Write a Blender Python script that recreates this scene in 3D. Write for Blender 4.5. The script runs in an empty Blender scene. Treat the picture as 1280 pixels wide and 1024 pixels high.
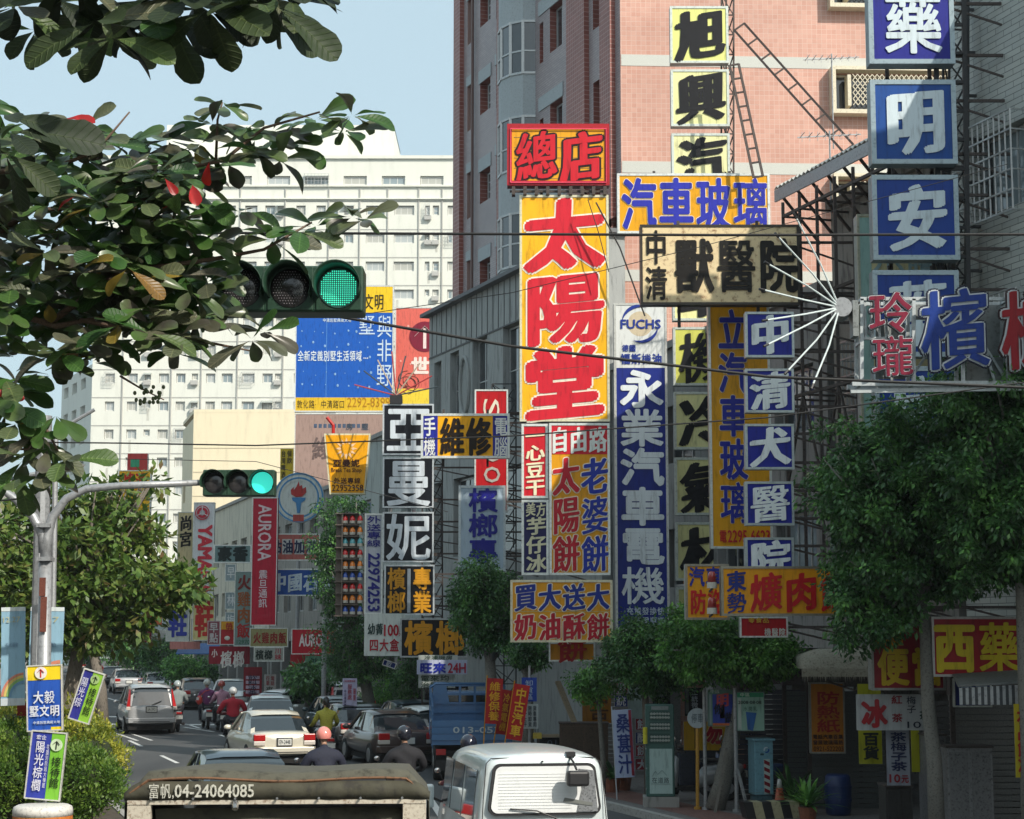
import bpy, math, random
import numpy as np
from mathutils import Vector, Matrix, noise
random.seed(7); np.random.seed(7)
R = math.radians
sc = bpy.context.scene
# ---------------------------------------------------------------- camera
FPX = 2300.0; PITCH = math.atan(283/2300.0); CZ = 3.4
cam = bpy.data.cameras.new('camera'); camo = bpy.data.objects.new('camera', cam)
sc.collection.objects.link(camo); sc.camera = camo
camo.location = (0, 0, CZ); camo.rotation_euler = (math.pi/2+PITCH, 0, 0)
cam.sensor_fit = 'HORIZONTAL'; cam.sensor_width = 36; cam.lens = 36*FPX/1280
cam.clip_start = .1; cam.clip_end = 3000
# ---------------------------------------------------------------- light
SUN_AZ = R(40)      # to the right of straight behind the camera
SUN_EL = R(37)
w = bpy.data.worlds.new('World'); sc.world = w; w.use_nodes = True
nt = w.node_tree; bg = nt.nodes['Background']
sky = nt.nodes.new('ShaderNodeTexSky'); sky.sky_type = 'NISHITA'; sky.sun_disc = False
sky.sun_elevation = SUN_EL; sky.sun_rotation = math.pi-SUN_AZ
sky.air_density = 1.0; sky.dust_density = 4.5; sky.ozone_density = 1.6; sky.altitude = 0
# the day's thin haze whitens the sky evenly
hz = nt.nodes.new('ShaderNodeMix'); hz.data_type = 'RGBA'; hz.inputs[0].default_value = .6
nt.links.new(sky.outputs[0], hz.inputs[6]); hz.inputs[7].default_value = (5.3, 6.9, 7.35, 1)
nt.links.new(hz.outputs[2], bg.inputs[0]); bg.inputs[1].default_value = .145
sun = bpy.data.lights.new('sun', 'SUN'); sun.energy = 4.5; sun.angle = R(.5); sun.color = (1, .93, .82)
suno = bpy.data.objects.new('sun', sun); sc.collection.objects.link(suno)
sdir = Vector((math.sin(SUN_AZ)*math.cos(SUN_EL), -math.cos(SUN_AZ)*math.cos(SUN_EL), math.sin(SUN_EL)))
suno.rotation_euler = sdir.to_track_quat('Z', 'Y').to_euler(); suno.location = (30, -30, 60)
vs = sc.view_settings; vs.view_transform = 'Standard'; vs.look = 'None'; vs.exposure = 0.0; vs.gamma = 1; vs.use_curve_mapping = False
# ---------------------------------------------------------------- projection helper: a pixel and a measured depth give a point
def P(px, py, Y):
    u = (px-640)/FPX; v = (512-py)/FPX
    t = Y/(math.cos(PITCH)-v*math.sin(PITCH))
    return Vector((u*t, Y, CZ+t*(math.sin(PITCH)+v*math.cos(PITCH))))
def G(px, Y, z=0.0):
    d = Y*math.cos(PITCH)+(z-CZ)*math.sin(PITCH)
    return Vector(((px-640)/FPX*d, Y, z))
KX = lambda Y: 13.6-.317*Y            # right kerb
FXL = lambda Y: (17.6-.3*Y)/.95       # right building line
HEAD = R(17.6)
# ---------------------------------------------------------------- materials
MC = {}
def srgb(h):
    h = h.lstrip('#'); c = [int(h[i:i+2], 16)/255 for i in (0, 2, 4)]
    return tuple(x/12.92 if x <= .04045 else ((x+.055)/1.055)**2.4 for x in c)
def mat(name, col, rough=.6, metal=0, var=.12, scale=3.0, bump=0, trans=0, emis=None, coat=0, streak=0, spec=.5, dirt=None):
    if isinstance(col, str): col = srgb(col)
    key = (name,)
    if key in MC: return MC[key]
    m = bpy.data.materials.new(name); m.use_nodes = True; n = m.node_tree.nodes; l = m.node_tree.links
    b = n['Principled BSDF']; b.inputs['Roughness'].default_value = rough; b.inputs['Metallic'].default_value = metal
    b.inputs['Base Color'].default_value = (*col, 1); b.inputs['Specular IOR Level'].default_value = spec
    if coat: b.inputs['Coat Weight'].default_value = coat; b.inputs['Coat Roughness'].default_value = .05
    if var:
        g = n.new('ShaderNodeNewGeometry'); mp = n.new('ShaderNodeMapping'); l.new(g.outputs['Position'], mp.inputs[0])
        mp.inputs['Scale'].default_value = (scale, scale, scale*(.18 if streak else 1))
        t = n.new('ShaderNodeTexNoise'); t.inputs['Detail'].default_value = 6; t.inputs['Roughness'].default_value = .65
        l.new(mp.outputs[0], t.inputs[0])
        r = n.new('ShaderNodeValToRGB'); l.new(t.outputs[0], r.inputs[0])
        r.color_ramp.elements[0].position = .32; r.color_ramp.elements[1].position = .68
        d = dirt or tuple(c*(1-var*2.2) for c in col)
        r.color_ramp.elements[0].color = (*[max(0, c) for c in d], 1)
        r.color_ramp.elements[1].color = (*[min(1, c*(1+var*.5)) for c in col], 1)
        e = r.color_ramp.elements.new(.47); e.color = (*col, 1)
        l.new(r.outputs[0], b.inputs['Base Color'])
        if bump:
            t2 = n.new('ShaderNodeTexNoise'); t2.inputs['Scale'].default_value = 14; t2.inputs['Detail'].default_value = 5
            l.new(g.outputs['Position'], t2.inputs[0])
            bp = n.new('ShaderNodeBump'); bp.inputs['Strength'].default_value = bump; bp.inputs['Distance'].default_value = .02
            l.new(t2.outputs[0], bp.inputs['Height']); l.new(bp.outputs[0], b.inputs['Normal'])
    if emis:
        b.inputs['Emission Color'].default_value = (*col, 1); b.inputs['Emission Strength'].default_value = emis
    MC[key] = m; return m
def tilemat(name, ang, c1, c2, mortar, tw, th, ms=.012, offset=0.0, rough=.45, var=.1):
    """tiles laid in a wall whose horizontal direction makes angle ang with world X"""
    if (name,) in MC: return MC[(name,)]
    m = bpy.data.materials.new(name); m.use_nodes = True; n = m.node_tree.nodes; l = m.node_tree.links
    b = n['Principled BSDF']; b.inputs['Roughness'].default_value = rough
    g = n.new('ShaderNodeNewGeometry'); mp = n.new('ShaderNodeMapping'); mp.vector_type = 'POINT'
    mp.inputs['Rotation'].default_value = (0, 0, -ang); l.new(g.outputs['Position'], mp.inputs[0])
    s = n.new('ShaderNodeSeparateXYZ'); l.new(mp.outputs[0], s.inputs[0]); c = n.new('ShaderNodeCombineXYZ')
    l.new(s.outputs[0], c.inputs[0]); l.new(s.outputs[2], c.inputs[1])
    br = n.new('ShaderNodeTexBrick'); br.offset = offset; br.inputs['Scale'].default_value = 1
    br.inputs['Brick Width'].default_value = tw; br.inputs['Row Height'].default_value = th; br.inputs['Mortar Size'].default_value = ms
    br.inputs['Mortar Smooth'].default_value = .2; br.inputs['Bias'].default_value = 0
    br.inputs['Color1'].default_value = (*srgb(c1), 1); br.inputs['Color2'].default_value = (*srgb(c2), 1); br.inputs['Mortar'].default_value = (*srgb(mortar), 1)
    l.new(c.outputs[0], br.inputs[0])
    t = n.new('ShaderNodeTexNoise'); t.inputs['Scale'].default_value = .5; t.inputs['Detail'].default_value = 6; l.new(mp.outputs[0], t.inputs[0])
    mr = n.new('ShaderNodeMapRange'); mr.inputs[1].default_value = .3; mr.inputs[2].default_value = .7; mr.inputs[3].default_value = 1-var*1.6; mr.inputs[4].default_value = 1+var*.4
    l.new(t.outputs[0], mr.inputs[0])
    mx = n.new('ShaderNodeVectorMath'); mx.operation = 'MULTIPLY'; l.new(br.outputs[0], mx.inputs[0]); l.new(mr.outputs[0], mx.inputs[1])
    l.new(mx.outputs[0], b.inputs['Base Color'])
    bp = n.new('ShaderNodeBump'); bp.inputs['Strength'].default_value = .5; bp.inputs['Distance'].default_value = .01; bp.invert = True
    l.new(br.outputs['Fac'], bp.inputs['Height']); l.new(bp.outputs[0], b.inputs['Normal'])
    MC[(name,)] = m; return m
def leafmat(name, cols, rough=.4, transl=.35, rnd='obj'):
    m = bpy.data.materials.new(name); m.use_nodes = True; n = m.node_tree.nodes; l = m.node_tree.links
    b = n['Principled BSDF']; b.inputs['Roughness'].default_value = rough; b.inputs['Specular IOR Level'].default_value = .45
    r = n.new('ShaderNodeValToRGB'); els = r.color_ramp.elements
    while len(els) < len(cols): els.new(.5)
    for i, c in enumerate(cols):
        els[i].position = i/(len(cols)-1); els[i].color = (*c, 1)
    if rnd == 'obj':
        oi = n.new('ShaderNodeObjectInfo'); l.new(oi.outputs['Random'], r.inputs[0])
    else:
        g = n.new('ShaderNodeNewGeometry'); tn = n.new('ShaderNodeTexNoise'); tn.inputs['Scale'].default_value = 2.2; tn.inputs['Detail'].default_value = 3; l.new(g.outputs['Position'], tn.inputs[0])
        q = n.new('ShaderNodeMapRange'); q.inputs[1].default_value = .38; q.inputs[2].default_value = .62; l.new(tn.outputs[0], q.inputs[0])
        ad = n.new('ShaderNodeMath'); ad.operation = 'MULTIPLY_ADD'; ad.inputs[1].default_value = .55; l.new(q.outputs[0], ad.inputs[0])
        a2 = n.new('ShaderNodeMath'); a2.operation = 'MULTIPLY'; a2.inputs[1].default_value = .45; l.new(g.outputs['Random Per Island'], a2.inputs[0]); l.new(a2.outputs[0], ad.inputs[2]); l.new(ad.outputs[0], r.inputs[0])
    # veins and mottling of the blade itself
    tc = n.new('ShaderNodeTexCoord'); t = n.new('ShaderNodeTexNoise'); t.inputs['Scale'].default_value = 14; t.inputs['Detail'].default_value = 4
    l.new(tc.outputs['Object'], t.inputs[0]); mr = n.new('ShaderNodeMapRange'); mr.inputs[3].default_value = .65; mr.inputs[4].default_value = 1.3
    l.new(t.outputs[0], mr.inputs[0]); mx = n.new('ShaderNodeVectorMath'); mx.operation = 'MULTIPLY'
    l.new(r.outputs[0], mx.inputs[0]); l.new(mr.outputs[0], mx.inputs[1]); l.new(mx.outputs[0], b.inputs['Base Color'])
    if rnd == 'obj':      # pale side veins running out from the midrib
        def M_(op, a, b_):
            q = n.new('ShaderNodeMath'); q.operation = op
            for k, x in enumerate((a, b_)):
                if x is None: continue
                if isinstance(x, (int, float)): q.inputs[k].default_value = x
                else: l.new(x, q.inputs[k])
            return q.outputs[0]
        se = n.new('ShaderNodeSeparateXYZ'); l.new(tc.outputs['Object'], se.inputs[0]); ay = M_('ABSOLUTE', se.outputs[1], None)
        ph = M_('MULTIPLY', M_('SUBTRACT', se.outputs[0], M_('MULTIPLY', ay, .75)), 62); vn = M_('POWER', M_('MULTIPLY_ADD', M_('SINE', ph, None), .5), 10)
        vn.node.inputs[0].links[0].from_node.inputs[2].default_value = .5
        rib = M_('LESS_THAN', ay, .012); vv = M_('MAXIMUM', M_('MULTIPLY', vn, .45), rib)
        v2 = n.new('ShaderNodeMix'); v2.data_type = 'RGBA'; l.new(vv, v2.inputs[0]); l.new(mx.outputs[0], v2.inputs[6])
        br_ = n.new('ShaderNodeVectorMath'); br_.operation = 'MULTIPLY'; l.new(mx.outputs[0], br_.inputs[0]); br_.inputs[1].default_value = (1.9, 1.7, 1.6); l.new(br_.outputs[0], v2.inputs[7])
        l.new(v2.outputs[2], b.inputs['Base Color'])
        bp = n.new('ShaderNodeBump'); bp.inputs['Strength'].default_value = .5; bp.inputs['Distance'].default_value = .004; l.new(vn, bp.inputs['Height']); l.new(bp.outputs[0], b.inputs['Normal'])
    tr = n.new('ShaderNodeBsdfTranslucent'); l.new(mx.outputs[0], tr.inputs[0]); ms = n.new('ShaderNodeMixShader'); ms.inputs[0].default_value = transl
    l.new(b.outputs[0], ms.inputs[1]); l.new(tr.outputs[0], ms.inputs[2]); l.new(ms.outputs[0], n['Material Output'].inputs[0])
    MC[(name,)] = m; return m
def glassmat(name, col, rough=.06):
    return mat(name, col, rough=rough, var=0, spec=.9, coat=.6)
def paint(col, name=None):
    return mat(name or 'sign_'+str(col), tuple(c*.95 for c in srgb(col)), rough=.45, var=.15, scale=2.2, spec=.25, streak=1)
# ---------------------------------------------------------------- object helpers
def props(o, label=None, cat=None, group=None, kind=None):
    if label: o['label'] = label
    if cat: o['category'] = cat
    if group: o['group'] = group
    if kind: o['kind'] = kind
    return o
def root(name, label, cat, loc=(0, 0, 0), rz=0, group=None):
    o = bpy.data.objects.new(name, None); sc.collection.objects.link(o); o.empty_display_size = .2
    o.location = loc; o.rotation_euler = (0, 0, rz); return props(o, label, cat, group)
def copy_tree(o, parent=None, **kw):
    c = o.copy(); sc.collection.objects.link(c)
    if parent is not None: c.parent = parent
    for ch in o.children: copy_tree(ch, c)
    return c
class MB:
    def __init__(s): s.v = []; s.f = []; s.m = []; s.cur = 0
    def add(s, vs, fs):
        o = len(s.v); s.v += [tuple(v) for v in vs]; s.f += [tuple(i+o for i in f) for f in fs]; s.m += [s.cur]*len(fs); return s
    def mat(s, i): s.cur = i; return s
    def box(s, a, b):
        x0, y0, z0 = a; x1, y1, z1 = b
        return s.add([(x0,y0,z0),(x1,y0,z0),(x1,y1,z0),(x0,y1,z0),(x0,y0,z1),(x1,y0,z1),(x1,y1,z1),(x0,y1,z1)],
                     [(0,3,2,1),(4,5,6,7),(0,1,5,4),(1,2,6,5),(2,3,7,6),(3,0,4,7)])
    def obox(s, o, u, n, a, b):   # box in a frame: u horizontal dir, n second dir, z up; a,b are (u,n,z)
        o = Vector(o); u = Vector(u); n = Vector(n)
        pts = [o+u*x+n*y+Vector((0,0,z)) for (x,y,z) in [(a[0],a[1],a[2]),(b[0],a[1],a[2]),(b[0],b[1],a[2]),(a[0],b[1],a[2]),(a[0],a[1],b[2]),(b[0],a[1],b[2]),(b[0],b[1],b[2]),(a[0],b[1],b[2])]]
        return s.add(pts, [(0,3,2,1),(4,5,6,7),(0,1,5,4),(1,2,6,5),(2,3,7,6),(3,0,4,7)])
    def bar(s, p, q, w, h=None):
        p = Vector(p); q = Vector(q); d = (q-p)
        if d.length < 1e-6: return s
        d.normalize(); up = Vector((0,0,1)) if abs(d.z) < .95 else Vector((0,1,0))
        a = d.cross(up).normalized()*(w/2); b = a.cross(d).normalized()*((h or w)/2)
        return s.add([p-a-b,p+a-b,p+a+b,p-a+b,q-a-b,q+a-b,q+a+b,q-a+b], [(0,1,2,3),(4,7,6,5),(0,4,5,1),(1,5,6,2),(2,6,7,3),(3,7,4,0)])
    def tube(s, pts, r, n=8, cap=True):
        pts = [Vector(p) for p in pts]; rs = r if isinstance(r, (list, tuple)) else [r]*len(pts)
        o = len(s.v); prev = None
        for i, p in enumerate(pts):
            d = (pts[min(i+1, len(pts)-1)]-pts[max(i-1, 0)]).normalized()
            if prev is None:
                up = Vector((0,0,1)) if abs(d.z) < .9 else Vector((1,0,0)); a = d.cross(up).normalized()
            else: a = (prev-d*prev.dot(d)).normalized()
            prev = a; b = d.cross(a)
            for k in range(n):
                t = 2*math.pi*k/n; s.v.append(tuple(p+(a*math.cos(t)+b*math.sin(t))*rs[i]))
        for i in range(len(pts)-1):
            for k in range(n):
                k2 = (k+1) % n; s.f.append((o+i*n+k, o+i*n+k2, o+(i+1)*n+k2, o+(i+1)*n+k)); s.m.append(s.cur)
        if cap:
            s.f.append(tuple(o+k for k in range(n))[::-1]); s.m.append(s.cur)
            e = o+(len(pts)-1)*n; s.f.append(tuple(e+k for k in range(n))); s.m.append(s.cur)
        return s
    def prism(s, pts, d):      # polygon pts swept by vector d
        n = len(pts); d = Vector(d); a = [Vector(p) for p in pts]; b = [p+d for p in a]
        return s.add(a+b, [tuple(range(n))[::-1], tuple(range(n, 2*n))]+[(i, (i+1) % n, (i+1) % n+n, i+n) for i in range(n)])
    def ellip(s, c, r, nu=12, nv=8, z0=-1, z1=1):
        o = len(s.v); c = Vector(c)
        for j in range(nv+1):
            ph = math.asin(z0)+(math.asin(z1)-math.asin(z0))*j/nv
            for i in range(nu):
                t = 2*math.pi*i/nu; s.v.append((c.x+r[0]*math.cos(ph)*math.cos(t), c.y+r[1]*math.cos(ph)*math.sin(t), c.z+r[2]*math.sin(ph)))
        for j in range(nv):
            for i in range(nu):
                i2 = (i+1) % nu; s.f.append((o+j*nu+i, o+j*nu+i2, o+(j+1)*nu+i2, o+(j+1)*nu+i)); s.m.append(s.cur)
        return s
    def build(s, name, m, parent=None, smooth=False, world=False, bevel=0, sub=0, link=True):
        v = s.v
        if world and parent is not None:
            M = (Matrix.Translation(parent.location) @ parent.rotation_euler.to_matrix().to_4x4()).inverted()
            v = [tuple(M @ Vector(p)) for p in v]
        me = bpy.data.meshes.new(name); me.from_pydata(v, [], s.f)
        for mm in (m if isinstance(m, (list, tuple)) else [m]): me.materials.append(mm)
        if len(me.materials) > 1: me.polygons.foreach_set('material_index', s.m)
        if smooth: me.shade_smooth()
        me.update()
        o = bpy.data.objects.new(name, me)
        if link: sc.collection.objects.link(o)
        if parent is not None: o.parent = parent
        if bevel:
            b = o.modifiers.new('b', 'BEVEL'); b.width = bevel; b.segments = 2; b.limit_method = 'ANGLE'
        if sub:
            b = o.modifiers.new('s', 'SUBSURF'); b.levels = sub; b.render_levels = sub
        return o
def npmesh(name, verts, faces_n, nper, m, parent=None, smooth=False):
    me = bpy.data.meshes.new(name); nv = len(verts); nf = faces_n.shape[0]
    me.vertices.add(nv); me.vertices.foreach_set('co', np.asarray(verts, dtype=np.float32).ravel())
    me.loops.add(nf*nper); me.loops.foreach_set('vertex_index', faces_n.astype(np.int32).ravel())
    me.polygons.add(nf); me.polygons.foreach_set('loop_start', np.arange(0, nf*nper, nper, dtype=np.int32))
    me.update(calc_edges=True); me.materials.append(m)
    if smooth: me.shade_smooth()
    o = bpy.data.objects.new(name, me); sc.collection.objects.link(o)
    if parent is not None: o.parent = parent
    return o
# ---------------------------------------------------------------- lettering
GC = {}
def glyph(ch, bold):
    k = (ch, bold)
    if k in GC: return GC[k]
    cu = bpy.data.curves.new('t', 'FONT'); cu.body = ch; cu.size = 1; cu.offset = bold; cu.resolution_u = 2
    ob = bpy.data.objects.new('t', cu); me = bpy.data.meshes.new_from_object(ob)
    v = np.array([(p.co.x, p.co.y) for p in me.vertices] or [(0, 0)]); f = [tuple(p.vertices) for p in me.polygons]
    bpy.data.objects.remove(ob); bpy.data.curves.remove(cu); bpy.data.meshes.remove(me)
    GC[k] = (v, f); return v, f
def cells(txt, rect, d, pad=.06):
    """characters and the cells (x0,z0,x1,z1) they fill; rect in local metres"""
    x0, z0, x1, z1 = rect; n = len(txt); out = []
    for i, c in enumerate(txt):
        if d == 'v': h = (z1-z0)/n; out.append((c, (x0, z1-h*(i+1), x1, z1-h*i)))
        else: w_ = (x1-x0)/n; out.append((c, (x0+w_*i, z0, x0+w_*(i+1), z1)))
    return [t for t in out if t[0] not in ' 　']
def letter_mb(txt, rect, d='h', bold=.01, y=-.008, nib=0, slant=0, ring=0, latin=False, rot=0, pad=.03):
    mb = MB()
    items = [(txt, rect)] if latin else cells(txt, rect, d)
    for c, (x0, z0, x1, z1) in items:
        v, f = glyph(c, 0); weight = bold if latin else bold*min(1.2, max(.38, 72/max(1, len(v)))); nb_ = nib if latin else nib*min(1.1, max(.4, 80/max(1, len(v))))
        if len(v) < 3: continue
        if latin:
            mn = v.min(0); mx = v.max(0)
            if rot: v = np.stack([v[:, 1], -v[:, 0]], 1); mn = v.min(0); mx = v.max(0)
            u = (v-mn)/(mx-mn); X = x0+u[:, 0]*(x1-x0); Z = z0+u[:, 1]*(z1-z0)
            s = min((x1-x0)/(mx[0]-mn[0]), (z1-z0)/(mx[1]-mn[1]))
        else:
            u = v-np.array([.5, .38])
            if slant: u = np.stack([u[:, 0], u[:, 1]+slant*u[:, 0]], 1)
            k = 1-2*pad
            X = (x0+x1)/2+u[:, 0]*(x1-x0)*k; Z = (z0+z1)/2+u[:, 1]*(z1-z0)*k/.95; s = min(x1-x0, z1-z0)
        rr = weight+(ring or 0); n_ = 12 if rr > .045 else 8
        offs = [(0, 0)] if rr+nb_ < .004 else [(s*(rr*math.cos(t*2*math.pi/n_)+nb_*.88*math.cos(t*2*math.pi/n_)), s*(rr*math.sin(t*2*math.pi/n_)+nb_*.48*math.cos(t*2*math.pi/n_))) for t in range(n_)]+[(0, 0)]
        for i, (a, b) in enumerate(offs):
            yy = y-i*.0004
            mb.add([(X[j]+a, yy, Z[j]+b) for j in range(len(X))], f)
    return mb
LAB = {}
def sign(name, label, cat, rect, Y, face, texts=(), frame='#d8dcd8', fw=3, th=.28, bands=(), group=None, yaw=0, side='#9aa09e', posts=0, back=True, facemat=None):
    """a box sign. rect, text and band rectangles are in photograph pixels at depth Y"""
    x0, y0, x1, y1 = rect; cx = (x0+x1)/2; cy = (y0+y1)/2
    base = P(cx, y1, Y); L = lambda px: P(px, cy, Y).x-P(cx, cy, Y).x; H = lambda py: P(cx, py, Y).z-base.z
    r = root(name, label, cat, base, yaw, group)
    W0, W1, HT = L(x0), L(x1), H(y0); k = (W1-W0)/(x1-x0); f = fw*k
    MB().box((W0+.004, .012, .004), (W1-.004, th, HT-.004)).build('cabinet', mat('cab_'+side, side, .5, .2, .15, 2), r)
    MB().box((W0+f*.5, -.004, f*.5), (W1-f*.5, .010, HT-f*.5)).build('face_panel', facemat or paint(face), r)
    if fw:
        fm = MB(); p = .022
        fm.box((W0, -p, 0), (W0+f, .03, HT)); fm.box((W1-f, -p, 0), (W1, .03, HT))
        fm.box((W0+f, -p, 0), (W1-f, .03, f)); fm.box((W0+f, -p, HT-f), (W1-f, .03, HT))
        fm.build('frame', mat('frm_'+frame, frame, .35, .3, .15, 3), r)
    for (bx0, by0, bx1, by1, bc) in bands:
        MB().box((L(bx0), -.010, H(by1)), (L(bx1), -.0042, H(by0))).build('colour_panel', paint(bc), r)
    for i, t in enumerate(texts):
        s, (tx0, ty0, tx1, ty1), col = t[:3]; o = t[3] if len(t) > 3 else {}
        rc = (L(tx0), H(ty1), L(tx1), H(ty0)); a = dict(o); oc = a.pop('out', None); rg = a.pop('ring', .03)
        bold = a.pop('bold', .014)
        if oc:
            b = dict(a); letter_mb(s, rc, bold=bold, y=-.012, ring=rg, **b).build('lettering_outline', paint(oc), r)
        letter_mb(s, rc, bold=bold, y=-.026, **a).build('lettering', paint(col), r)
    xr = r.location.x+W1; gap = FXL(Y)-xr
    if cat in ('sign', 'light box') and 28 < Y < 64 and base.z > 3 and .25 < gap < 6.5 and not (40 < Y < 43.2) and not (37.9 < Y < 50 and base.z > 9.6) and not (Y > 60 and base.z > 10):
        for q in ((.18, .82) if HT > .6 else (.5,)):
            zz = HT*q
            if base.z+zz > (15 if Y < 33 else 12 if Y < 37.6 else 10.4): continue
            MB().bar((W1-.25, th+.035, zz), (W1+gap-.02, th+.035, zz), .05).build('mounting_arm', STEEL, r)
            MB().bar((W1-.2, th+.035, zz), (W1+gap-.02, th+.035, zz-min(.8, gap*.4)), .035).build('mounting_brace', STEEL, r)
    if posts:   # rear steel carrying the box
        sb = MB()
        for px in ((x0+x1)/2-(x1-x0)*.25, (x0+x1)/2+(x1-x0)*.25):
            sb.box((L(px)-.03, th, -posts), (L(px)+.03, th+.06, HT+.15))
        sb.build('mounting_post', STEEL, r)
    return r
STEEL = mat('rusty_steel', (.075, .06, .055), .7, .3, .3, 6)
GALV = mat('galvanised_steel', (.34, .35, .36), .5, .45, .18, 4)
BLACK = mat('black_plastic', (.015, .015, .017), .5, 0, .1)
# ================================================================ SETTING: ground
def roadmat():
    m = mat('asphalt', (.058, .06, .064), .85, 0, 0); n = m.node_tree.nodes; l = m.node_tree.links; b = n['Principled BSDF']
    g = n.new('ShaderNodeNewGeometry'); t = n.new('ShaderNodeTexNoise'); t.inputs['Scale'].default_value = .35; t.inputs['Detail'].default_value = 8
    mp = n.new('ShaderNodeMapping'); mp.inputs['Rotation'].default_value = (0, 0, -HEAD); mp.inputs['Scale'].default_value = (1.6, .25, 1)
    l.new(g.outputs['Position'], mp.inputs[0]); l.new(mp.outputs[0], t.inputs[0])
    t2 = n.new('ShaderNodeTexNoise'); t2.inputs['Scale'].default_value = 30; t2.inputs['Detail'].default_value = 3; l.new(g.outputs['Position'], t2.inputs[0])
    a = n.new('ShaderNodeMath'); a.operation = 'MULTIPLY_ADD'; a.inputs[1].default_value = .35; l.new(t2.outputs[0], a.inputs[0]); l.new(t.outputs[0], a.inputs[2])
    r = n.new('ShaderNodeValToRGB'); r.color_ramp.elements[0].position = .4; r.color_ramp.elements[1].position = .95
    r.color_ramp.elements[0].color = (.034, .036, .040, 1); r.color_ramp.elements[1].color = (.095, .096, .096, 1)
    l.new(a.outputs[0], r.inputs[0]); l.new(r.outputs[0], b.inputs['Base Color'])
    bp = n.new('ShaderNodeBump'); bp.inputs['Strength'].default_value = .3; bp.inputs['Distance'].default_value = .01
    l.new(t2.outputs[0], bp.inputs['Height']); l.new(bp.outputs[0], b.inputs['Normal'])
    return m
ASPH = roadmat()
CONC = mat('concrete', (.27, .265, .25), .8, 0, .22, 1.5, bump=.2, streak=1)
KERB = mat('kerb_stone', (.33, .32, .30), .8, 0, .2, 3)
PAVE = mat('pavement_blocks', (.15, .14, .135), .85, 0, .25, 2.5, bump=.2)
PAVER = mat('red_pavement_blocks', (.17, .085, .07), .85, 0, .25, 4, bump=.2)
SOIL = mat('median_soil', (.07, .055, .04), .95, 0, .3, 2)
def struct(o): return props(o, kind='structure')
mb = MB(); mb.add([(-900, -60, -.02), (700, -60, -.02), (700, 1500, -.02), (-900, 1500, -.02)], [(0, 1, 2, 3)])
struct(mb.build('ground', mat('bare_ground', (.12, .115, .1), .95, 0, .25, .3)))
def strip(name, xl, xr, y0, y1, z, m, n=1):
    b = MB()
    ys = [y0+(y1-y0)*i/n for i in range(n+1)]
    for i in range(n):
        a, c = ys[i], ys[i+1]; b.add([(xl(a), a, z), (xr(a), a, z), (xr(c), c, z), (xl(c), c, z)], [(0, 1, 2, 3)])
    return struct(b.build(name, m))
LX = lambda Y: 3.9-.317*Y          # left kerb (median edge)
strip('road', lambda y: LX(y), lambda y: KX(y), 4, 330, 0, ASPH)
strip('opposite_road', lambda y: LX(y)-14, lambda y: LX(y)-3.6, -10, 330, 0, ASPH)
b = MB(); a0, a1 = 4, 330
def slab(b, x0f, x1f, y0, y1, z0, z1):
    b.add([(x0f(y0), y0, z0), (x1f(y0), y0, z0), (x1f(y1), y1, z0), (x0f(y1), y1, z0), (x0f(y0), y0, z1), (x1f(y0), y0, z1), (x1f(y1), y1, z1), (x0f(y1), y1, z1)],
          [(0,3,2,1),(4,5,6,7),(0,1,5,4),(1,2,6,5),(2,3,7,6),(3,0,4,7)])
slab(b, lambda y: KX(y)+.16, lambda y: KX(y)+16, 4, 330, -.02, .13); struct(b.build('pavement', PAVE))
b = MB(); slab(b, lambda y: KX(y), lambda y: KX(y)+.157, 4, 330, -.02, .14); struct(b.build('kerb', KERB))
b = MB(); slab(b, lambda y: LX(y)-3.6, lambda y: LX(y)-.16, 28, 330, -.02, .13); struct(b.build('planted_median', SOIL))
b = MB(); slab(b, lambda y: LX(y)-.157, lambda y: LX(y), 28, 330, -.02, .15); struct(b.build('median_kerb', KERB))
strip('pavement_strip', lambda y: KX(y)+.5, lambda y: KX(y)+1.5, 31, 41, .134, PAVER)
WHT = mat('road_paint', (.62, .62, .6), .7, 0, .25, 5, dirt=(.3, .3, .3))
def mark(x0, y0, x1, y1, w, name='lane_marking'):
    d = Vector((x1-x0, y1-y0, 0)).normalized(); n = Vector((-d.y, d.x, 0))*(w/2)
    a = Vector((x0, y0, .004)); c = Vector((x1, y1, .004))
    struct(MB().add([a-n, c-n, c+n, a+n], [(0, 1, 2, 3)]).build(name, WHT))
LN = lambda Y: 7.45-.327*Y
for i in range(22):
    y = 27.5+i*7.6
    mark(LN(y), y, LN(y+3.2), y+3.2, .12)
L2 = lambda Y: 10.55-.32*Y
for i in range(20):
    y = 31+i*7.6
    mark(L2(y), y, L2(y+3.2), y+3.2, .12)
a = G(130, 68.5); c = G(172, 61); mark(a.x, a.y, c.x, c.y, .11); mark(a.x+.45, a.y+.1, c.x+.45, c.y+.1, .11)
a = G(110, 81); c = G(131, 72.5); mark(a.x, a.y, c.x, c.y, .14)
for i in range(11):        # crossing bars
    p = G(112+i*27, 72.5-i*.1); mark(p.x, p.y-.35, p.x+.02, p.y+.35, .75, 'crossing_marking')
for i in range(4):
    p = G(104+i*14, 79); mark(p.x, p.y-.5, p.x+.02, p.y+.5, .45, 'crossing_marking')
a = G(230, 70); c = G(268, 66.5); mark(a.x, a.y, c.x, c.y, .12)
a = G(535, 40); c = G(575, 31); mark(a.x, a.y, c.x, c.y, .15, 'edge_line')
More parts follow.
